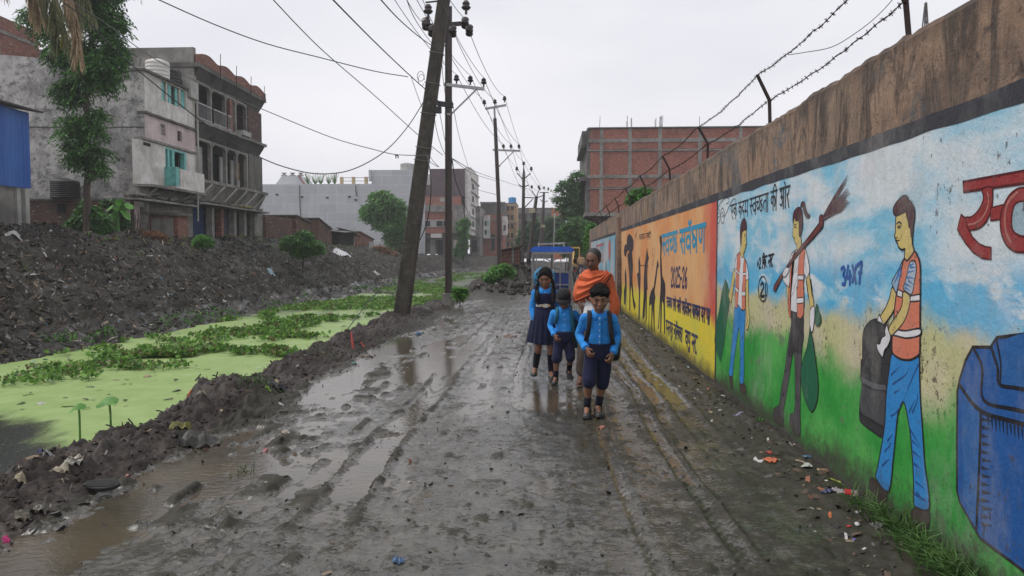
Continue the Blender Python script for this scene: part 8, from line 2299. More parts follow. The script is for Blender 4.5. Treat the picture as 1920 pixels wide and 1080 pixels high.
stack(b, [(X4+.03,Y4_+.0,1.02,.205,.150),(X4+.03,Y4_+.0,1.15,.200,.148),(X4+.03,Y4_,1.27,.200,.140),(X4+.03,Y4_+.005,1.335,.178,.115),(X4+.02,Y4_+.01,1.395,.105,.09)])
for s_ in ('L','R'):
    sh, el, wr = V(D['sh'+s_]), V(D['el'+s_]), V(D['wr'+s_]); lo(b, [sh, sh.lerp(el,.5), el.lerp(wr,.10)], [.066,.072,.072], 12)
lo(b, [V((.22,.0,1.15)), V((.245,.0,1.0)), V((.25,.01,.90))], [.06,.075,.070], 12)
remeshed('shawl', b, .009, ORANGE, r4, 2, .060, 4.2, 6, (1,1,.5))
# thrown front fold and its dark hem
def sheet(name, A, Bp, mat, th=.012, bulge=.03, n=16, w=24, parent=r4):
    A = catmull(A, 5); Bp = catmull(Bp, 5); N = min(len(A), len(Bp)); vs = []
    for i in range(N):
        for j in range(w+1):
            u = j/w; p = A[i].lerp(Bp[i], u); p = p+Vector((0,-bulge*math.sin(math.pi*u)-.016*math.sin(u*19+i*.10+.8*math.sin(i*.3))-.006*math.sin(u*47+i*.4),.006*math.sin(i*.9+u*5))); vs.append(p)
    M_ = len(vs); vs += [v+Vector((0,th,0)) for v in vs]; W_ = w+1; fs = []
    for i in range(N-1):
        for j in range(w): a = i*W_+j; fs += [(a,a+1,a+W_+1,a+W_), (M_+a,M_+a+W_,M_+a+W_+1,M_+a+1)]
        fs += [(i*W_,(i+1)*W_,M_+(i+1)*W_,M_+i*W_), (i*W_+w,M_+i*W_+w,M_+(i+1)*W_+w,(i+1)*W_+w)]
    m = MB(); m.add(vs, fs); return m.build(name, mat, parent, smooth=True)
f_ = sheet('shawl_fold', [V((-.17,-.10,1.35)),V((-.06,-.19,1.315)),V((.07,-.19,1.35)),V((.16,-.10,1.405))], [V((-.22,-.14,1.02)),V((-.06,-.215,1.10)),V((.10,-.21,1.22)),V((.20,-.13,1.36))], ORANGE, bulge=.02)
sheet('shawl_hem', [V((-.23,-.15,1.025)),V((-.05,-.235,1.105)),V((.11,-.225,1.225)),V((.21,-.14,1.365))], [V((-.235,-.15,1.005)),V((-.04,-.235,1.09)),V((.12,-.225,1.21)),V((.22,-.14,1.35))], cloth('dark_red_hem',(.16,.05,.03)), .008, .0, parent=f_)
b = MB(); stack(b, [(X4+.03,Y4_+.01,.78,.16,.13),(X4+.03,Y4_+.0,.9,.178,.135),(X4+.03,Y4_-.01,1.02,.185,.145),(X4+.03,Y4_-.01,1.12,.18,.14)]); remeshed('white_vest', b, .010, WHITEC, r4, 2, .02, 6, 2)
b = MB()
stack(b, [(X4+.03,Y4_+.02,.78,.15,.12),(X4+.03,Y4_+.02,.88,.165,.125),(X4+.03,Y4_+.01,.93,.16,.12)])
for s_ in ('L','R'):
    hp, kn, an = V(D['hip'+s_]), V(D['kn'+s_]), V(D['an'+s_]); lo(b, [hp, hp.lerp(kn,.5), kn, kn.lerp(an,.8)], [.10,.095,.085,.075], 12)
remeshed('trousers', b, .010, cloth('dusty_brown_trousers', (0.085,0.065,0.055)), r4, 2, .02, 6, 3, (1,1,.4))
for s_ in ('L','R'):
    a, t_ = V(D['an'+s_]), V(D['toe'+s_]); m = MB(); loft_shoe(m, a+Vector((0,.05,-.075)), t_+Vector((0,-.04,-.032)), .047, .018); m.beam(a.lerp(t_,.5)+Vector((-.045,0,-.02)), a.lerp(t_,.5)+Vector((.045,0,.01)), .03, .008); m.build('sandal', simple('brown_sandal',(.10,.045,.03),.7,.3,8), r4, smooth=True)
b = MB(); T = lambda p: hc+Rm@(Vector(p)*hs)
b.ball(T((0,.13,.155)), 1, 18, 12, fn=lambda q: Rm@Vector((q.x*.365*hs, q.y*.41*hs, q.z*.39*hs)))
for sx in (-1,1): b.ball(T((sx*.29,.04,.04)), 1, 12, 8, fn=lambda q: Rm@Vector((q.x*.075*hs, q.y*.17*hs, q.z*.17*hs)))
remeshed('hair', b, .006, simple('greying_hair', (.014,.013,.013), .6, .4, 30, bump=.004), r4, 1, .006, 30, 4)
m = MB(); m.tube([T((-.12,-.33,-.245)),T((-.05,-.385,-.215)),T((0,-.395,-.205)),T((.05,-.385,-.215)),T((.12,-.33,-.245))],[.014*hs,.033*hs,.03*hs,.033*hs,.014*hs],8); m.build('moustache', simple('grey_moustache',(.02,.019,.018),.7,.4,30), r4, smooth=True)
bg = thing('plastic_bag', 'white plastic bag carried low by the man in the orange shawl', 'bag', tuple(V((-.02,-.16,.93))))
b = MB(); stack(b, [(X4-.04,Y4_-.17,.80,.06,.04),(X4-.045,Y4_-.18,.86,.085,.055),(X4-.045,Y4_-.18,.95,.075,.05),(X4-.06,Y4_-.15,1.02,.03,.025),(X4-.09,Y4_-.12,1.06,.012,.012)])
remeshed('bag_film', b, .007, simple('white_film', (.66,.65,.66), .35, .1, 6), bg, 2, .022, 9, 5)

# ================================================================== ELECTRIC RICKSHAW
Yk = 17.6
xc = onY(1035,500,Yk).x
ek = thing('electric_rickshaw', 'blue roofed three-wheeled electric rickshaw seen from behind on the road', 'rickshaw', (xc, Yk, 0))
w2 = .485
FR = simple('grimy_steel_frame', (0.26,0.26,0.26), .4, .3, 9, metal=.5); BLT = simple('blue_tarpaulin', (0.015,0.11,0.55), .5, .2, 5, bump=.01); BLV = simple('blue_vinyl', (0.012,0.045,0.26), .45, .2, 5); PLW = simple('sky_blue_paint', (0.03,0.22,0.42), .5, .3, 8)
def E(x, y, z): return (xc+x, Yk+y, z)
m = MB(); q = [(-w2-.05,1.67),(-w2-.03,1.755),(-w2+.06,1.80),(w2-.06,1.80),(w2+.03,1.755),(w2+.05,1.67)]
vs = [E(x,y,z) for y in (-.06,2.1) for x, z in q]; n_ = len(q)
m.add(vs, [(i,i+1,n_+i+1,n_+i) for i in range(n_-1)]+[tuple(range(n_-1,-1,-1)), tuple(range(n_,2*n_)), (0,n_,2*n_-1,n_-1)]); rf = m.build('roof', BLT, ek)
m = MB(); m.box(xc-w2,xc+w2,Yk-.045,Yk-.02,1.615,1.675); m.build('valance', simple('grey_valance',(.33,.33,.33),.7,.3,9), rf)
m = MB()
for x in (-.33,.30): m.beam(E(x,.1,1.76),E(x,.1,1.90),.025)
m.beam(E(-.35,.1,1.86),E(.33,.1,1.90),.02); m.beam(E(-.35,1.6,1.88),E(.33,1.6,1.9),.02); m.beam(E(-.35,.1,1.87),E(-.35,1.6,1.88),.02); m.beam(E(.33,.1,1.9),E(.33,1.6,1.9),.02); m.build('roof_rack', simple('pale_rack',(.45,.42,.35),.6,.3,9), ek)
for x in (-w2,w2):
    for y in (0,.9,1.9):
        m = MB(); m.beam(E(x,y,.35),E(x,y,1.68),.04); m.build('post', FR, ek)
for x in (-w2+.10, w2-.12, .22,-.2):
    m = MB(); m.beam(E(x,.02,.95 if abs(x)>.3 else 1.17),E(x,.02,1.64),.025); m.build('rear_bar', FR, ek)
for z in (1.17,.86,.63):
    m = MB(); m.beam(E(-w2,-.03,z),E(w2,-.03,z),.035,.03); m.build('cross_rail', FR, ek)
for x in (-w2+.13,.20,w2-.06):
    m = MB(); m.beam(E(x,-.035,.63),E(x,-.035,1.17),.028,.02); m.build('rear_bar', FR, ek)
m = MB(); m.box(xc-w2+.04,xc+w2-.04,Yk+.0,Yk+.08,.88,1.15); m.build('seat_back', BLV, ek)
m = MB(); m.box(xc-w2+.03,xc+w2-.03,Yk+.0,Yk+.5,.55,.66); m.build('seat', BLV, ek)
m = MB(); m.box(xc-w2+.02,xc+w2-.02,Yk+.02,Yk+.06,.30,.55); m.box(xc-w2,xc+w2,Yk+.06,Yk+1.9,.28,.34); m.build('body_panel', simple('dark_blue_panel',(.012,.03,.11),.5,.3,6), ek)
m = MB(); m.box(xc-w2+.02,xc+w2-.02,Yk+1.15,Yk+1.2,.34,1.05); m.build('front_seat_back', BLV, ek)
m = MB(); m.tube(catmull([E(-.18,-.0,1.52),E(-.08,0,1.46),E(0,0,1.45),E(.1,0,1.49),E(.16,0,1.56)],5),.014,6); m.tube(catmull([E(-.10,.1,1.12),E(0,.1,1.25),E(.1,.1,1.28),E(.22,.1,1.2)],5),.014,6); m.build('bent_rail', FR, ek)
m = MB(); m.lathe([(.12,-.08),(.235,-.085),(.262,-.05),(.27,0),(.262,.05),(.235,.085),(.12,.08)], E(-.19,-.16,1.035), 32, M=Euler((math.pi/2,0,0)).to_matrix()); sw = m.build('spare_wheel', PLW, ek, smooth=True)
for i in range(8):
    a = i*math.pi/4+.3; m = MB(); m.cbox(E(-.19+.205*math.cos(a),-.245,1.035+.205*math.sin(a)),(.07,.02,.035),(0,-a+math.pi/2,0)); m.build('slot', M['dark'], sw)
m = MB(); m.lathe([(.01,-.1),(.12,-.09),(.12,-.07)], E(-.19,-.16,1.035), 20, M=Euler((math.pi/2,0,0)).to_matrix()); m.build('hub', FR, sw)
for x, y in ((-w2+.03,.35),(w2-.03,.35),(0,2.15)):
    m = MB(); m.lathe([(.15,-.045),(.235,-.05),(.25,-.02),(.25,.02),(.235,.05),(.15,.045)], E(x,y,.245), 24, M=Euler((0,math.pi/2,0)).to_matrix()); wh_ = m.build('wheel', M['black_rubber'], ek)
    m = MB(); m.lathe([(.01,-.04),(.15,-.035),(.15,.035),(.01,.04)], E(x,y,.245), 16, M=Euler((0,math.pi/2,0)).to_matrix()); m.build('rim', FR, wh_)
for x in (-w2+.05,w2-.05):
    m = MB(); m.box(xc+x-.03,xc+x+.03,Yk-.05,Yk-.03,.66,.74); m.build('tail_light', simple('red_lens',(.35,.03,.02),.3,.1), ek)
for x in (-w2-.1,w2+.1):
    m = MB(); m.beam(E(math.copysign(w2,x),1.95,1.4),E(x*1.05,1.95,1.42),.015); m.cbox(E(x*1.1,1.93,1.42),(.10,.02,.13)); m.build('mirror', M['black_rubber'], ek)
m = MB(); m.box(xc-w2,xc+w2,Yk+1.95,Yk+1.98,.34,.95); m.build('front_panel', simple('dark_blue_panel',(.012,.03,.11),.5,.3,6), ek)
m = MB(); m.tube([E(-.25,1.75,1.0),E(0,1.8,1.02),E(.25,1.75,1.0)],.015,6); m.tube([E(0,1.8,1.02),E(0,2.1,.3)],.02,6); m.build('handlebar', FR, ek)

# ================================================================== FAR VEHICLES AND PEOPLE AT THE ROAD END
def motorbike(label, px, Y, col):
    p = onZ(px, 500, 0); x = onY(px, 490, Y).x
    r_ = thing('motorbike', label, 'motorbike', (x, Y, 0), 'motorbikes parked at the road end')
    for y in (0,1.25):
        m = MB(); m.lathe([(.2,-.05),(.29,-.045),(.3,0),(.29,.045),(.2,.05)], (x,Y+y,.3), 16, M=Euler((0,math.pi/2,0)).to_matrix()); m.build('wheel', M['black_rubber'], r_)
    m = MB(); stack(m, [(x,Y+.65,.35,.14,.35),(x,Y+.6,.55,.16,.42),(x,Y+.6,.72,.12,.45),(x,Y+.55,.85,.10,.4)]); m.build('body', simple('bike_paint',col,.4,.2), r_, smooth=True)
    m = MB(); m.box(x-.13,x+.13,Y+.0,Y+.75,.84,.92); m.build('seat', M['black_rubber'], r_)
    m = MB(); m.tube([(x-.33,Y+1.0,1.05),(x,Y+1.1,1.0),(x+.33,Y+1.0,1.05)],.02,6); m.beam((x,Y+1.25,.3),(x,Y+1.08,1.0),.05); m.build('handlebar', M['steel_dark'], r_)
    m = MB(); m.box(x-.06,x+.06,Y-.12,Y-.02,.62,.72); m.build('tail_light', simple('red_lens',(.35,.03,.02),.3,.1), r_)
motorbike('black motorbike, nearer of the two right of the rickshaw', 1078, 42, (.02,.02,.025))
motorbike('dull silver motorbike close to the wall end', 1092, 45, (.22,.22,.23))
def tiny_person(label, px, Y, top, low, h=1.65):
    x = onY(px, 480, Y).x; r_ = thing('person', label, 'person', (x, Y, 0)); k = h/1.65
    b = MB(); b.ball((x,Y,h-.12*k),(.09*k,.10*k,.13*k)); lo(b,[Vector((x,Y,h-.3)),Vector((x,Y,h-.2))],[.06,.05]); stack(b,[(x,Y,.8*k,.15,.11),(x,Y,1.1*k,.15,.11),(x,Y,1.36*k,.19,.11),(x,Y,1.44*k,.07,.06)])
    for s_ in (-1,1):
        lo(b,[Vector((x+s_*.19,Y,1.36*k)),Vector((x+s_*.24,Y+.02,1.08*k)),Vector((x+s_*.22,Y-.08,.85*k)),Vector((x+s_*.21,Y-.1,.76*k))],[.05,.045,.035,.03])
        lo(b,[Vector((x+s_*.08,Y,.85*k)),Vector((x+s_*.09,Y-.05*s_,.45*k)),Vector((x+s_*.09,Y+.06*s_,.08)),Vector((x+s_*.1,Y+.06*s_-.15,.04))],[.09,.07,.045,.04])
    remeshed('body', b, .02, SKB_, r_, 1)
    b = MB(); stack(b,[(x,Y,.85*k,.17,.13),(x,Y,1.1*k,.17,.13),(x,Y,1.37*k,.205,.125),(x,Y,1.44*k,.08,.07)])
    for s_ in (-1,1): lo(b,[Vector((x+s_*.19,Y,1.36*k)),Vector((x+s_*.235,Y+.02,1.12*k))],[.065,.06])
    remeshed('shirt', b, .02, top, r_, 1)
    b = MB(); stack(b,[(x,Y,.75*k,.15,.12),(x,Y,.92*k,.165,.125)])
    for s_ in (-1,1): lo(b,[Vector((x+s_*.08,Y,.85*k)),Vector((x+s_*.09,Y-.05*s_,.45*k)),Vector((x+s_*.09,Y+.05*s_,.12))],[.10,.085,.07])
    remeshed('trousers', b, .02, low, r_, 1)
    m = MB(); m.ball((x,Y+.02,h-.07*k),(.095*k,.105*k,.09*k)); m.build('hair', HAIRM, r_, smooth=True)
tiny_person('distant person in a tan shirt right of the rickshaw', 1090, 55, cloth('tan_shirt',(.4,.25,.14)), NAVYC)
tiny_person('distant person in a white shirt walking before the banded building', 829, 99.5, WHITEC, cloth('grey_trousers',(.15,.14,.15)))
for c_ in kids(bpy.data.objects[-1] if False else r4)[:0]: pass
yv = thing('yellow_loader', 'yellow loader machine far down the road, right of the rickshaw roof', 'loader', (onY(1077,490,58).x, 58, 0))
xv = onY(1077,490,58).x; YEL = simple('faded_yellow_paint', (.50,.31,.07), .6, .25, 5)
m = MB(); m.box(xv-.45,xv+.45,58,59.5,1.0,1.25); m.box(xv-.42,xv+.42,58.1,59.4,2.15,2.28); m.build('cab_frame', YEL, yv)
for sx in (-.4,.4):
    for sy in (58.1,59.35): m = MB(); m.beam((xv+sx,sy,1.2),(xv+sx,sy,2.2),.08); m.build('cab_post', YEL, yv)
m = MB(); m.box(xv-.35,xv+.35,58.3,59.3,.5,1.0); m.box(xv-.35,xv+.35,59.5,61,.7,1.35); m.build('body', YEL, yv)
m = MB(); m.beam((xv-.15,57.9,.9),(xv-.1,57.2,1.9),.16); m.beam((xv-.1,57.2,1.9),(xv-.2,56.6,.9),.14); m.box(xv-.5,xv+.1,56.3,56.7,.5,.95); m.build('digger_arm', YEL, yv)
for sx in (-.55,.55):
    for sy in (58.3,60.5): m = MB(); m.lathe([(.25,-.13),(.5,-.14),(.52,0),(.5,.14),(.25,.13)], (xv+sx,sy,.52), 18, M=Euler((0,math.pi/2,0)).to_matrix()); m.build('wheel', M['black_rubber'], yv)
# ================================================================== LITTER ONE COULD PICK UP
def crumple(name, label, cat, px, py, w, l, col, seed, h=.02, Hf=H_east, rough=.5, rot=None, gz=0.0, point=None, nx=9, ny=7, group=None):
    p = point or onZ(px, py, gz)
    rr_ = random.Random(seed); a0 = rr_.uniform(0, 3.14) if rot is None else rot
    ca, sa = math.cos(a0), math.sin(a0); vs = []
    xs_, ys_ = [], []
    for i in range(nx):
        for j in range(ny):
            u, v = i/(nx-1)-.5, j/(ny-1)-.5
            e = 1-.35*abs(mn.noise(Vector((u*4+seed, v*4, seed*.7))))-.5*(abs(u*v)*2)
            x, y = u*w*e, v*l*e
            xs_.append(p.x+x*ca-y*sa); ys_.append(p.y+x*sa+y*ca)
    Z = Hf(np.array(xs_), np.array(ys_))
    for k_, (x, y) in enumerate(zip(xs_, ys_)):
        i, j = divmod(k_, ny)
        u, v = i/(nx-1)-.5, j/(ny-1)-.5; dome = (1-4*u*u)*(1-4*v*v)
        z = Z[k_]+.003+h*(.35*dome+.55*abs(mn.noise(Vector((u*5+seed, v*6, seed))))+.3*abs(mn.noise(Vector((u*13, v*13+seed, 1)))))
        vs.append((x, y, float(z)))
    n = len(vs); vs += [(x, y, z-.003) for x, y, z in vs]
    fs = []
    for i in range(nx-1):
        for j in range(ny-1): a = i*ny+j; fs += [(a, a+ny, a+ny+1, a+1), (n+a, n+a+1, n+a+ny+1, n+a+ny)]
    for i in range(nx-1): fs += [(i*ny, n+i*ny, n+(i+1)*ny, (i+1)*ny), (i*ny+ny-1, (i+1)*ny+ny-1, n+(i+1)*ny+ny-1, n+i*ny+ny-1)]
    for j in range(ny-1): fs += [(j, j+1, n+j+1, n+j), ((nx-1)*ny+j, n+(nx-1)*ny+j, n+(nx-1)*ny+j+1, (nx-1)*ny+j+1)]
    m = MB(); m.add(vs, fs)
    key = tuple(col)
    if key not in _lm: _lm[key] = simple('litter_%s' % name, tuple(q*.8 for q in col), rough, .35, 35)
    o = m.build(name, _lm[key], origin=(p.x, p.y, float(Z.mean())))
    return tag(o, label, cat, group)
_lm = {}
BE=(.38,.33,.24); WH=(.55,.55,.54); DKR=(.10,.035,.04); BLK=(.02,.02,.021); OR=(.50,.12,.04); GRY=(.20,.195,.18)
items = [
 ('paper_scrap','beige crumpled paper left of the black sandal','scrap',112,915,.13,.07,BE,1,.03),
 ('plastic_wrapper','pale beige crumpled wrapper touching the black sandal','wrapper',140,905,.08,.16,(.42,.40,.33),2,.06),
 ('plastic_wrapper','white and orange crushed cup above the sandal','wrapper',145,893,.10,.07,(.52,.46,.38),3,.05),
 ('wood_chip','long beige peel curling on the mud at far left','scrap',38,902,.035,.15,BE,4,.02),
 ('wood_chip','short beige chip below the curling peel','scrap',40,918,.04,.10,(.36,.30,.20),5,.02),
 ('cloth_lump','brownish grey rag ball beside the puddle at far left','rag',45,980,.13,.10,(.13,.115,.085),6,.07),
 ('cloth_lump','second rag ball, taller, with a blue speck','rag',78,970,.11,.10,(.15,.135,.11),7,.09),
 ('plastic_scrap','bright blue scrap at the left edge of the frame','scrap',4,958,.06,.07,(.02,.16,.42),8,.03),
 ('plastic_scrap','small magenta scrap by the muddy puddle','scrap',12,1011,.035,.05,(.48,.03,.16),9,.03),
 ('wrapper','red and white torn wrapper right of the sandal','wrapper',240,899,.13,.05,(.45,.20,.17),10,.02),
 ('plastic_flower','violet plastic scrap on the berm top at far left','scrap',73,866,.08,.06,(.13,.08,.36),11,.05),
 ('plastic_wrapper','clear whitish plastic on the berm by the violet scrap','wrapper',92,886,.08,.08,(.34,.35,.35),12,.04),
 ('wrapper','pale wrapper lying in the shallow puddle','wrapper',312,902,.11,.04,(.40,.38,.32),13,.015),
 ('wrapper','lilac wrapper in the shallow puddle','wrapper',368,897,.07,.05,(.36,.26,.34),14,.03),
 ('cloth','crimson muddy cloth below the big mud heap','rag',402,836,.28,.14,DKR,15,.03),
 ('orange_cup','orange scrap of a pot on the side of the big mud heap','scrap',354,745,.06,.08,OR,16,.08),
 ('grey_bag','greenish grey plastic draped on the big mud heap','bag',372,755,.22,.12,(.17,.18,.14),17,.03),
 ('tarpaulin_bundle','olive and black tarpaulin bundle at the foot of the mud heap','bundle',370,800,.42,.34,(.035,.034,.025),18,.16),
 ('yellow_weed_scrap','yellow-olive strip tangled on the tarpaulin bundle','scrap',340,792,.10,.22,(.20,.19,.05),19,.10),
 ('leaf_scrap','bright green leaf on the berm beyond the mud heap','leaf',503,733,.09,.07,(.20,.34,.05),20,.05),
 ('wrapper','pink wrapper trodden into the road mud','wrapper',498,842,.05,.05,(.35,.11,.12),21,.02),
 ('wood_slab','flat brown slab of wood near the long puddle','slab',696,667,.42,.16,(.15,.11,.085),22,.02),
 ('paper_scrap','yellowish folded paper on the berm','scrap',518,707,.16,.07,(.36,.30,.17),23,.03),
 ('plastic_scrap','white lid on the berm beside the folded paper','scrap',546,697,.06,.05,(.42,.42,.40),24,.03),
 ('plastic_scrap','turquoise scrap at the long puddle edge','scrap',665,682,.09,.06,(.08,.34,.26),25,.04),
 ('wrapper','brownish white disc trodden by the ridge of mud','scrap',535,782,.10,.07,(.33,.26,.20),26,.015),
 ('plastic_scrap','blue can crushed near the leaning pole','scrap',784,626,.14,.12,(.03,.12,.26),27,.10),
 ('plastic_scrap','whitish plastic beside the blue can','scrap',771,630,.16,.12,(.33,.35,.34),28,.06),
 ('wrapper','orange peel of plastic near the red sticks','scrap',680,652,.08,.10,(.50,.10,.05),29,.03),
 ('cloth','flattened brown rag in the middle of the road','rag',955,629,.42,.30,(.14,.075,.06),30,.02),
 ('brick_chip','pinkish brick chip on the road before the front boy','stone',1130,800,.08,.09,(.40,.17,.13),31,.03),
 ('wrapper','blue and brown wrapper on the road at the bottom centre','wrapper',747,1052,.07,.07,(.05,.11,.22),32,.03),
 ('wrapper','orange torn wrapper lying off the wall near the painted woman','wrapper',1445,873,.15,.10,OR,33,.03),
 ('wrapper','pale end of wrapper left of the orange one','wrapper',1425,872,.06,.05,WH,34,.02),
 ('wrapper','red strip above the orange wrapper','wrapper',1441,858,.11,.04,(.42,.05,.03),35,.02),
 ('paper_scrap','crumpled cream paper in the litter drift by the wall','scrap',1484,836,.13,.09,(.45,.37,.27),36,.04),
 ('paper_scrap','second cream paper, flatter, below the crumpled one','scrap',1500,853,.13,.07,(.40,.33,.24),37,.02),
 ('plastic_scrap','thin blue strip along the litter drift','scrap',1515,874,.13,.025,(.04,.22,.45),38,.01),
 ('wrapper','white and green torn packet standing in the litter','wrapper',1512,892,.06,.09,(.45,.48,.42),39,.05),
 ('fruit_peel','brown dried peel by the wall','scrap',1545,900,.10,.06,(.22,.12,.07),40,.03),
 ('stalk','yellow-green stalk among the litter near the bottle','scrap',1564,920,.025,.11,(.35,.40,.08),41,.015),
 ('string_tangle','tangle of pale threads and pink scraps by the bottle','scrap',1570,942,.10,.07,(.38,.34,.36),42,.03),
 ('plastic_scrap','dark blue crumpled film below the litter drift','scrap',1550,942,.09,.06,(.04,.05,.12),43,.03),
 ('wrapper','orange strip of plastic alone on the ground','scrap',1556,977,.07,.02,(.55,.15,.04),44,.01),
 ('plastic_scrap','red cap-sized scrap near the wall grass','scrap',1591,1001,.03,.03,(.55,.03,.03),45,.01),
 ('wrapper','white twisted wrapper near the red scrap','wrapper',1607,1001,.03,.06,WH,46,.02),
 ('plastic_scrap','violet scrap on the ground near the wall grass','scrap',1600,1021,.035,.02,(.12,.08,.35),47,.01),
 ('cloth','flat grey rag before the wall grass','rag',1643,1009,.08,.07,(.13,.13,.12),48,.02),
 ('plastic_scrap','small orange-red scrap in the wall grass','scrap',1679,1000,.03,.03,(.5,.08,.03),49,.01),
 ('wrapper','white dot of paper low on the road at the right','scrap',1620,1044,.02,.025,WH,50,.008),
 ('wrapper','grey-white wrapper above the white twisted one','wrapper',1608,978,.05,.03,(.35,.35,.35),51,.01),
 ('plastic_scrap','lilac scrap at the wall foot by the green weed','scrap',1386,788,.12,.06,(.20,.18,.28),52,.02),
 ('rag','black rag lying on the road under the orange panel','rag',1222,636,.45,.30,BLK,53,.05),
 ('plastic_sheet','black plastic folded in the berm beyond the big heap','bag',518,722,.30,.2,(.015,.016,.022),54,.08),
 ('stone','dark stone sitting in the long puddle','stone',718,687,.10,.10,(.035,.033,.03),55,.07),
]
for k_, it in enumerate(items):
    nm_, lab, cat_, px, py, w_, l_, col_, sd, h_ = it
    gz = 0.0
    if 330 < px < 550 and py < 810: gz = .14
    if px < 110 and py < 925: gz = .06
    crumple(nm_, lab, cat_, px, py, w_, l_, col_, sd, h_, gz=gz)
# bank pieces
for (nm_, lab, cat_, px, py, w_, l_, col_, sd, h_) in (
 ('white_cloth','white sheet spread at the foot of the tarpaulin shack','cloth',642,474,2.2,1.2,(.60,.60,.62),61,.25),
 ('plastic_bag','pale plastic bag on the bank beside the leaning pole','bag',705,514,.6,.5,(.45,.44,.43),62,.3),
 ('plastic_bag','light blue plastic bag low on the spoil bank','bag',508,515,.4,.4,(.30,.44,.50),63,.25),
 ('plastic_bag','grey-white bag on the bank below the green bush','bag',670,534,.45,.35,(.40,.39,.37),64,.22),
 ('board','pale plank lying across the bank below the green bush','board',548,497,1.1,.12,(.33,.30,.27),65,.03),
 ('plastic_bag','dirty white bag under the blue shed','bag',25,447,.5,.35,(.45,.44,.42),66,.2)):
    best = None
    d = ray(px, py)
    for i in range(400):
        t_ = 12+i*.25; q_ = EYE+d*(t_/d.y)
        if q_.x < -10 and float(H_west(np.array([q_.x]), np.array([q_.y]))[0]) >= q_.z: best = q_; break
    if best is None: best = EYE+d*(55/d.y)
    crumple(nm_, lab, cat_, px, py, w_, l_, col_, sd, h_, Hf=H_west, point=best)
# red sticks
for i, (px, py, h_, lab) in enumerate(((662,648,.22,'red-pink peg sticking out of the berm mud'),)):
    p = onZ(px,py,.1); m = MB(); m.tube([p-Vector((0,0,.05)), p+Vector((-.03,0,h_))],[.022,.012],6); tag(m.build('plastic_peg', simple('pink_red_plastic',(.55,.10,.08),.4,.2), origin=tuple(p)), lab, 'peg')
# ridged sandal sole
p = onZ(191,917,.03); z0 = float(H_east(np.array([p.x]), np.array([p.y]))[0])+.055
sd_ = thing('sandal_sole', 'black ridged sandal sole lying on the mud at left', 'sandal', (p.x, p.y, z0))
out = []
for i in range(28):
    a = 2*math.pi*i/28; x = .128*math.cos(a); y = .048*math.sin(a)*(1+.18*math.cos(a)-.10*math.cos(2*a)); out.append((x, y))
Rz = Euler((.34,-.04,-.06)).to_matrix()
m = MB(); n_ = len(out)
for rr0, z_ in ((1,0),(1.03,.010),(1.0,.022),(.93,.026)):
    pass
lv = [(1,0),(1.03,.010),(1.0,.022),(.94,.026)]
vs = [Vector((p.x,p.y,z0))+Rz@Vector((x*f,y*f,z)) for f, z in lv for x, y in out]
m.add(vs, [tuple(range(n_-1,-1,-1)), tuple(3*n_+j for j in range(n_))]+[(i*n_+j,i*n_+(j+1)%n_,(i+1)*n_+(j+1)%n_,(i+1)*n_+j) for i in range(3) for j in range(n_)])
m.build('sole', M['black_rubber'], sd_)
for i in range(13):
    x = -.105+.0172*i; hw = .040*math.sqrt(max(0.05,1-(x/.13)**2))
    m = MB(); a = Vector((p.x,p.y,z0))+Rz@Vector((x,-hw,.029)); b_ = Vector((p.x,p.y,z0))+Rz@Vector((x+.006,hw,.029)); m.beam(a,b_,.008,.007); m.build('ridge', M['black_rubber'], sd_)
p = onZ(99,957,.03)
m = MB(); q = [Vector((p.x+.065*math.cos(a), p.y+.035*math.sin(a), .03+.02*math.sin(a))) for a in np.linspace(2.9,5.9,9)]; m.tube(q, [(.012,.022)]*9, 6); tag(m.build('rubber_scrap', M['black_rubber'], origin=tuple(p)), 'curved black rubber strap half sunk below the sandal', 'rubber scrap')
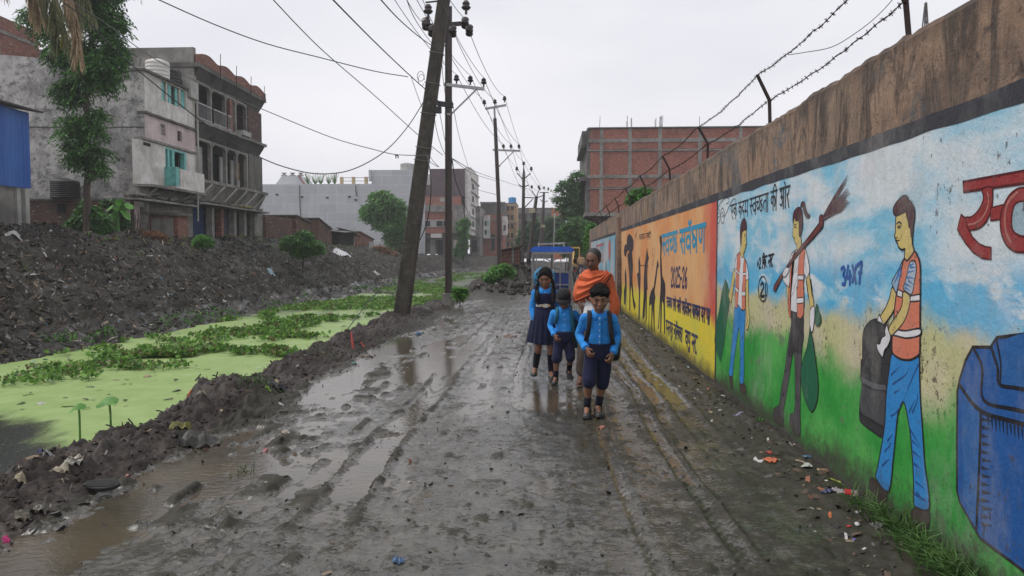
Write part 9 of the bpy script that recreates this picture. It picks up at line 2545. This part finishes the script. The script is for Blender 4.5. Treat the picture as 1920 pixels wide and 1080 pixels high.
# drink bottle at the wall foot
p = onZ(1598,927,.06); bt = thing('drink_bottle', 'crushed drink bottle with a red label lying against the wall foot', 'bottle', tuple(p))
Mb = (Euler((0,0,-.25)).to_matrix() @ Euler((0,math.pi/2,0)).to_matrix())
t = NT('clear_plastic'); M['clear'] = t.fin((.55,.45,.44), .15, 0, .6); t.b.inputs['Transmission Weight'].default_value = .55
m = MB(); m.lathe([(.008,-.075),(.026,-.073),(.031,-.05),(.028,-.01),(.030,.02),(.026,.05),(.012,.075),(.011,.09)], p, 16, M=Mb); m.build('body', M['clear'], bt, smooth=True)
m = MB(); m.lathe([(.0315,-.05),(.0305,-.01),(.0295,-.01),(.0305,-.05)], p, 16, M=Mb); m.build('bottle_label', simple('red_label',(.42,.02,.02),.4,.2), bt)
m = MB(); m.lathe([(.013,.088),(.013,.102),(.002,.103)], p, 12, M=Mb); m.build('bottle_cap', simple('red_label',(.42,.02,.02),.4,.2), bt)
# cigarette-thin straws and sticks in the drift
rr = random.Random(12)
for i, (px, py, lab) in enumerate(((1530,905,'short brown stick across the litter drift'),(1548,925,'bent brown stick next to the peel'),(1505,868,'thin pale straw by the blue strip'))):
    p = onZ(px,py,.05); a = rr.uniform(0,3); m = MB(); d = Vector((math.cos(a),math.sin(a),.05))*.07; m.tube([p-d, p+Vector((0,0,.01)), p+d], .004, 5); tag(m.build('stick', M['bark'] if i < 2 else simple('pale_straw',(.4,.35,.25),.6,.2), origin=tuple(p)), lab, 'stick')
# ================================================================== RAINY AIR
hz = MB(); hz.box(-175, 175, -45, 265, -2.6, 27)
ho = hz.build('haze', [], None)
hm = bpy.data.materials.new('thin_rain_haze'); hm.use_nodes = True
nt = hm.node_tree; nt.nodes.clear()
po = nt.nodes.new('ShaderNodeOutputMaterial'); pv = nt.nodes.new('ShaderNodeVolumePrincipled')
pv.inputs['Color'].default_value = (0.93, 0.94, 0.97, 1); pv.inputs['Density'].default_value = 0.0010; pv.inputs['Anisotropy'].default_value = 0.2
nt.links.new(pv.outputs[0], po.inputs['Volume'])
ho.data.materials.append(hm); tag(ho, kind='stuff')
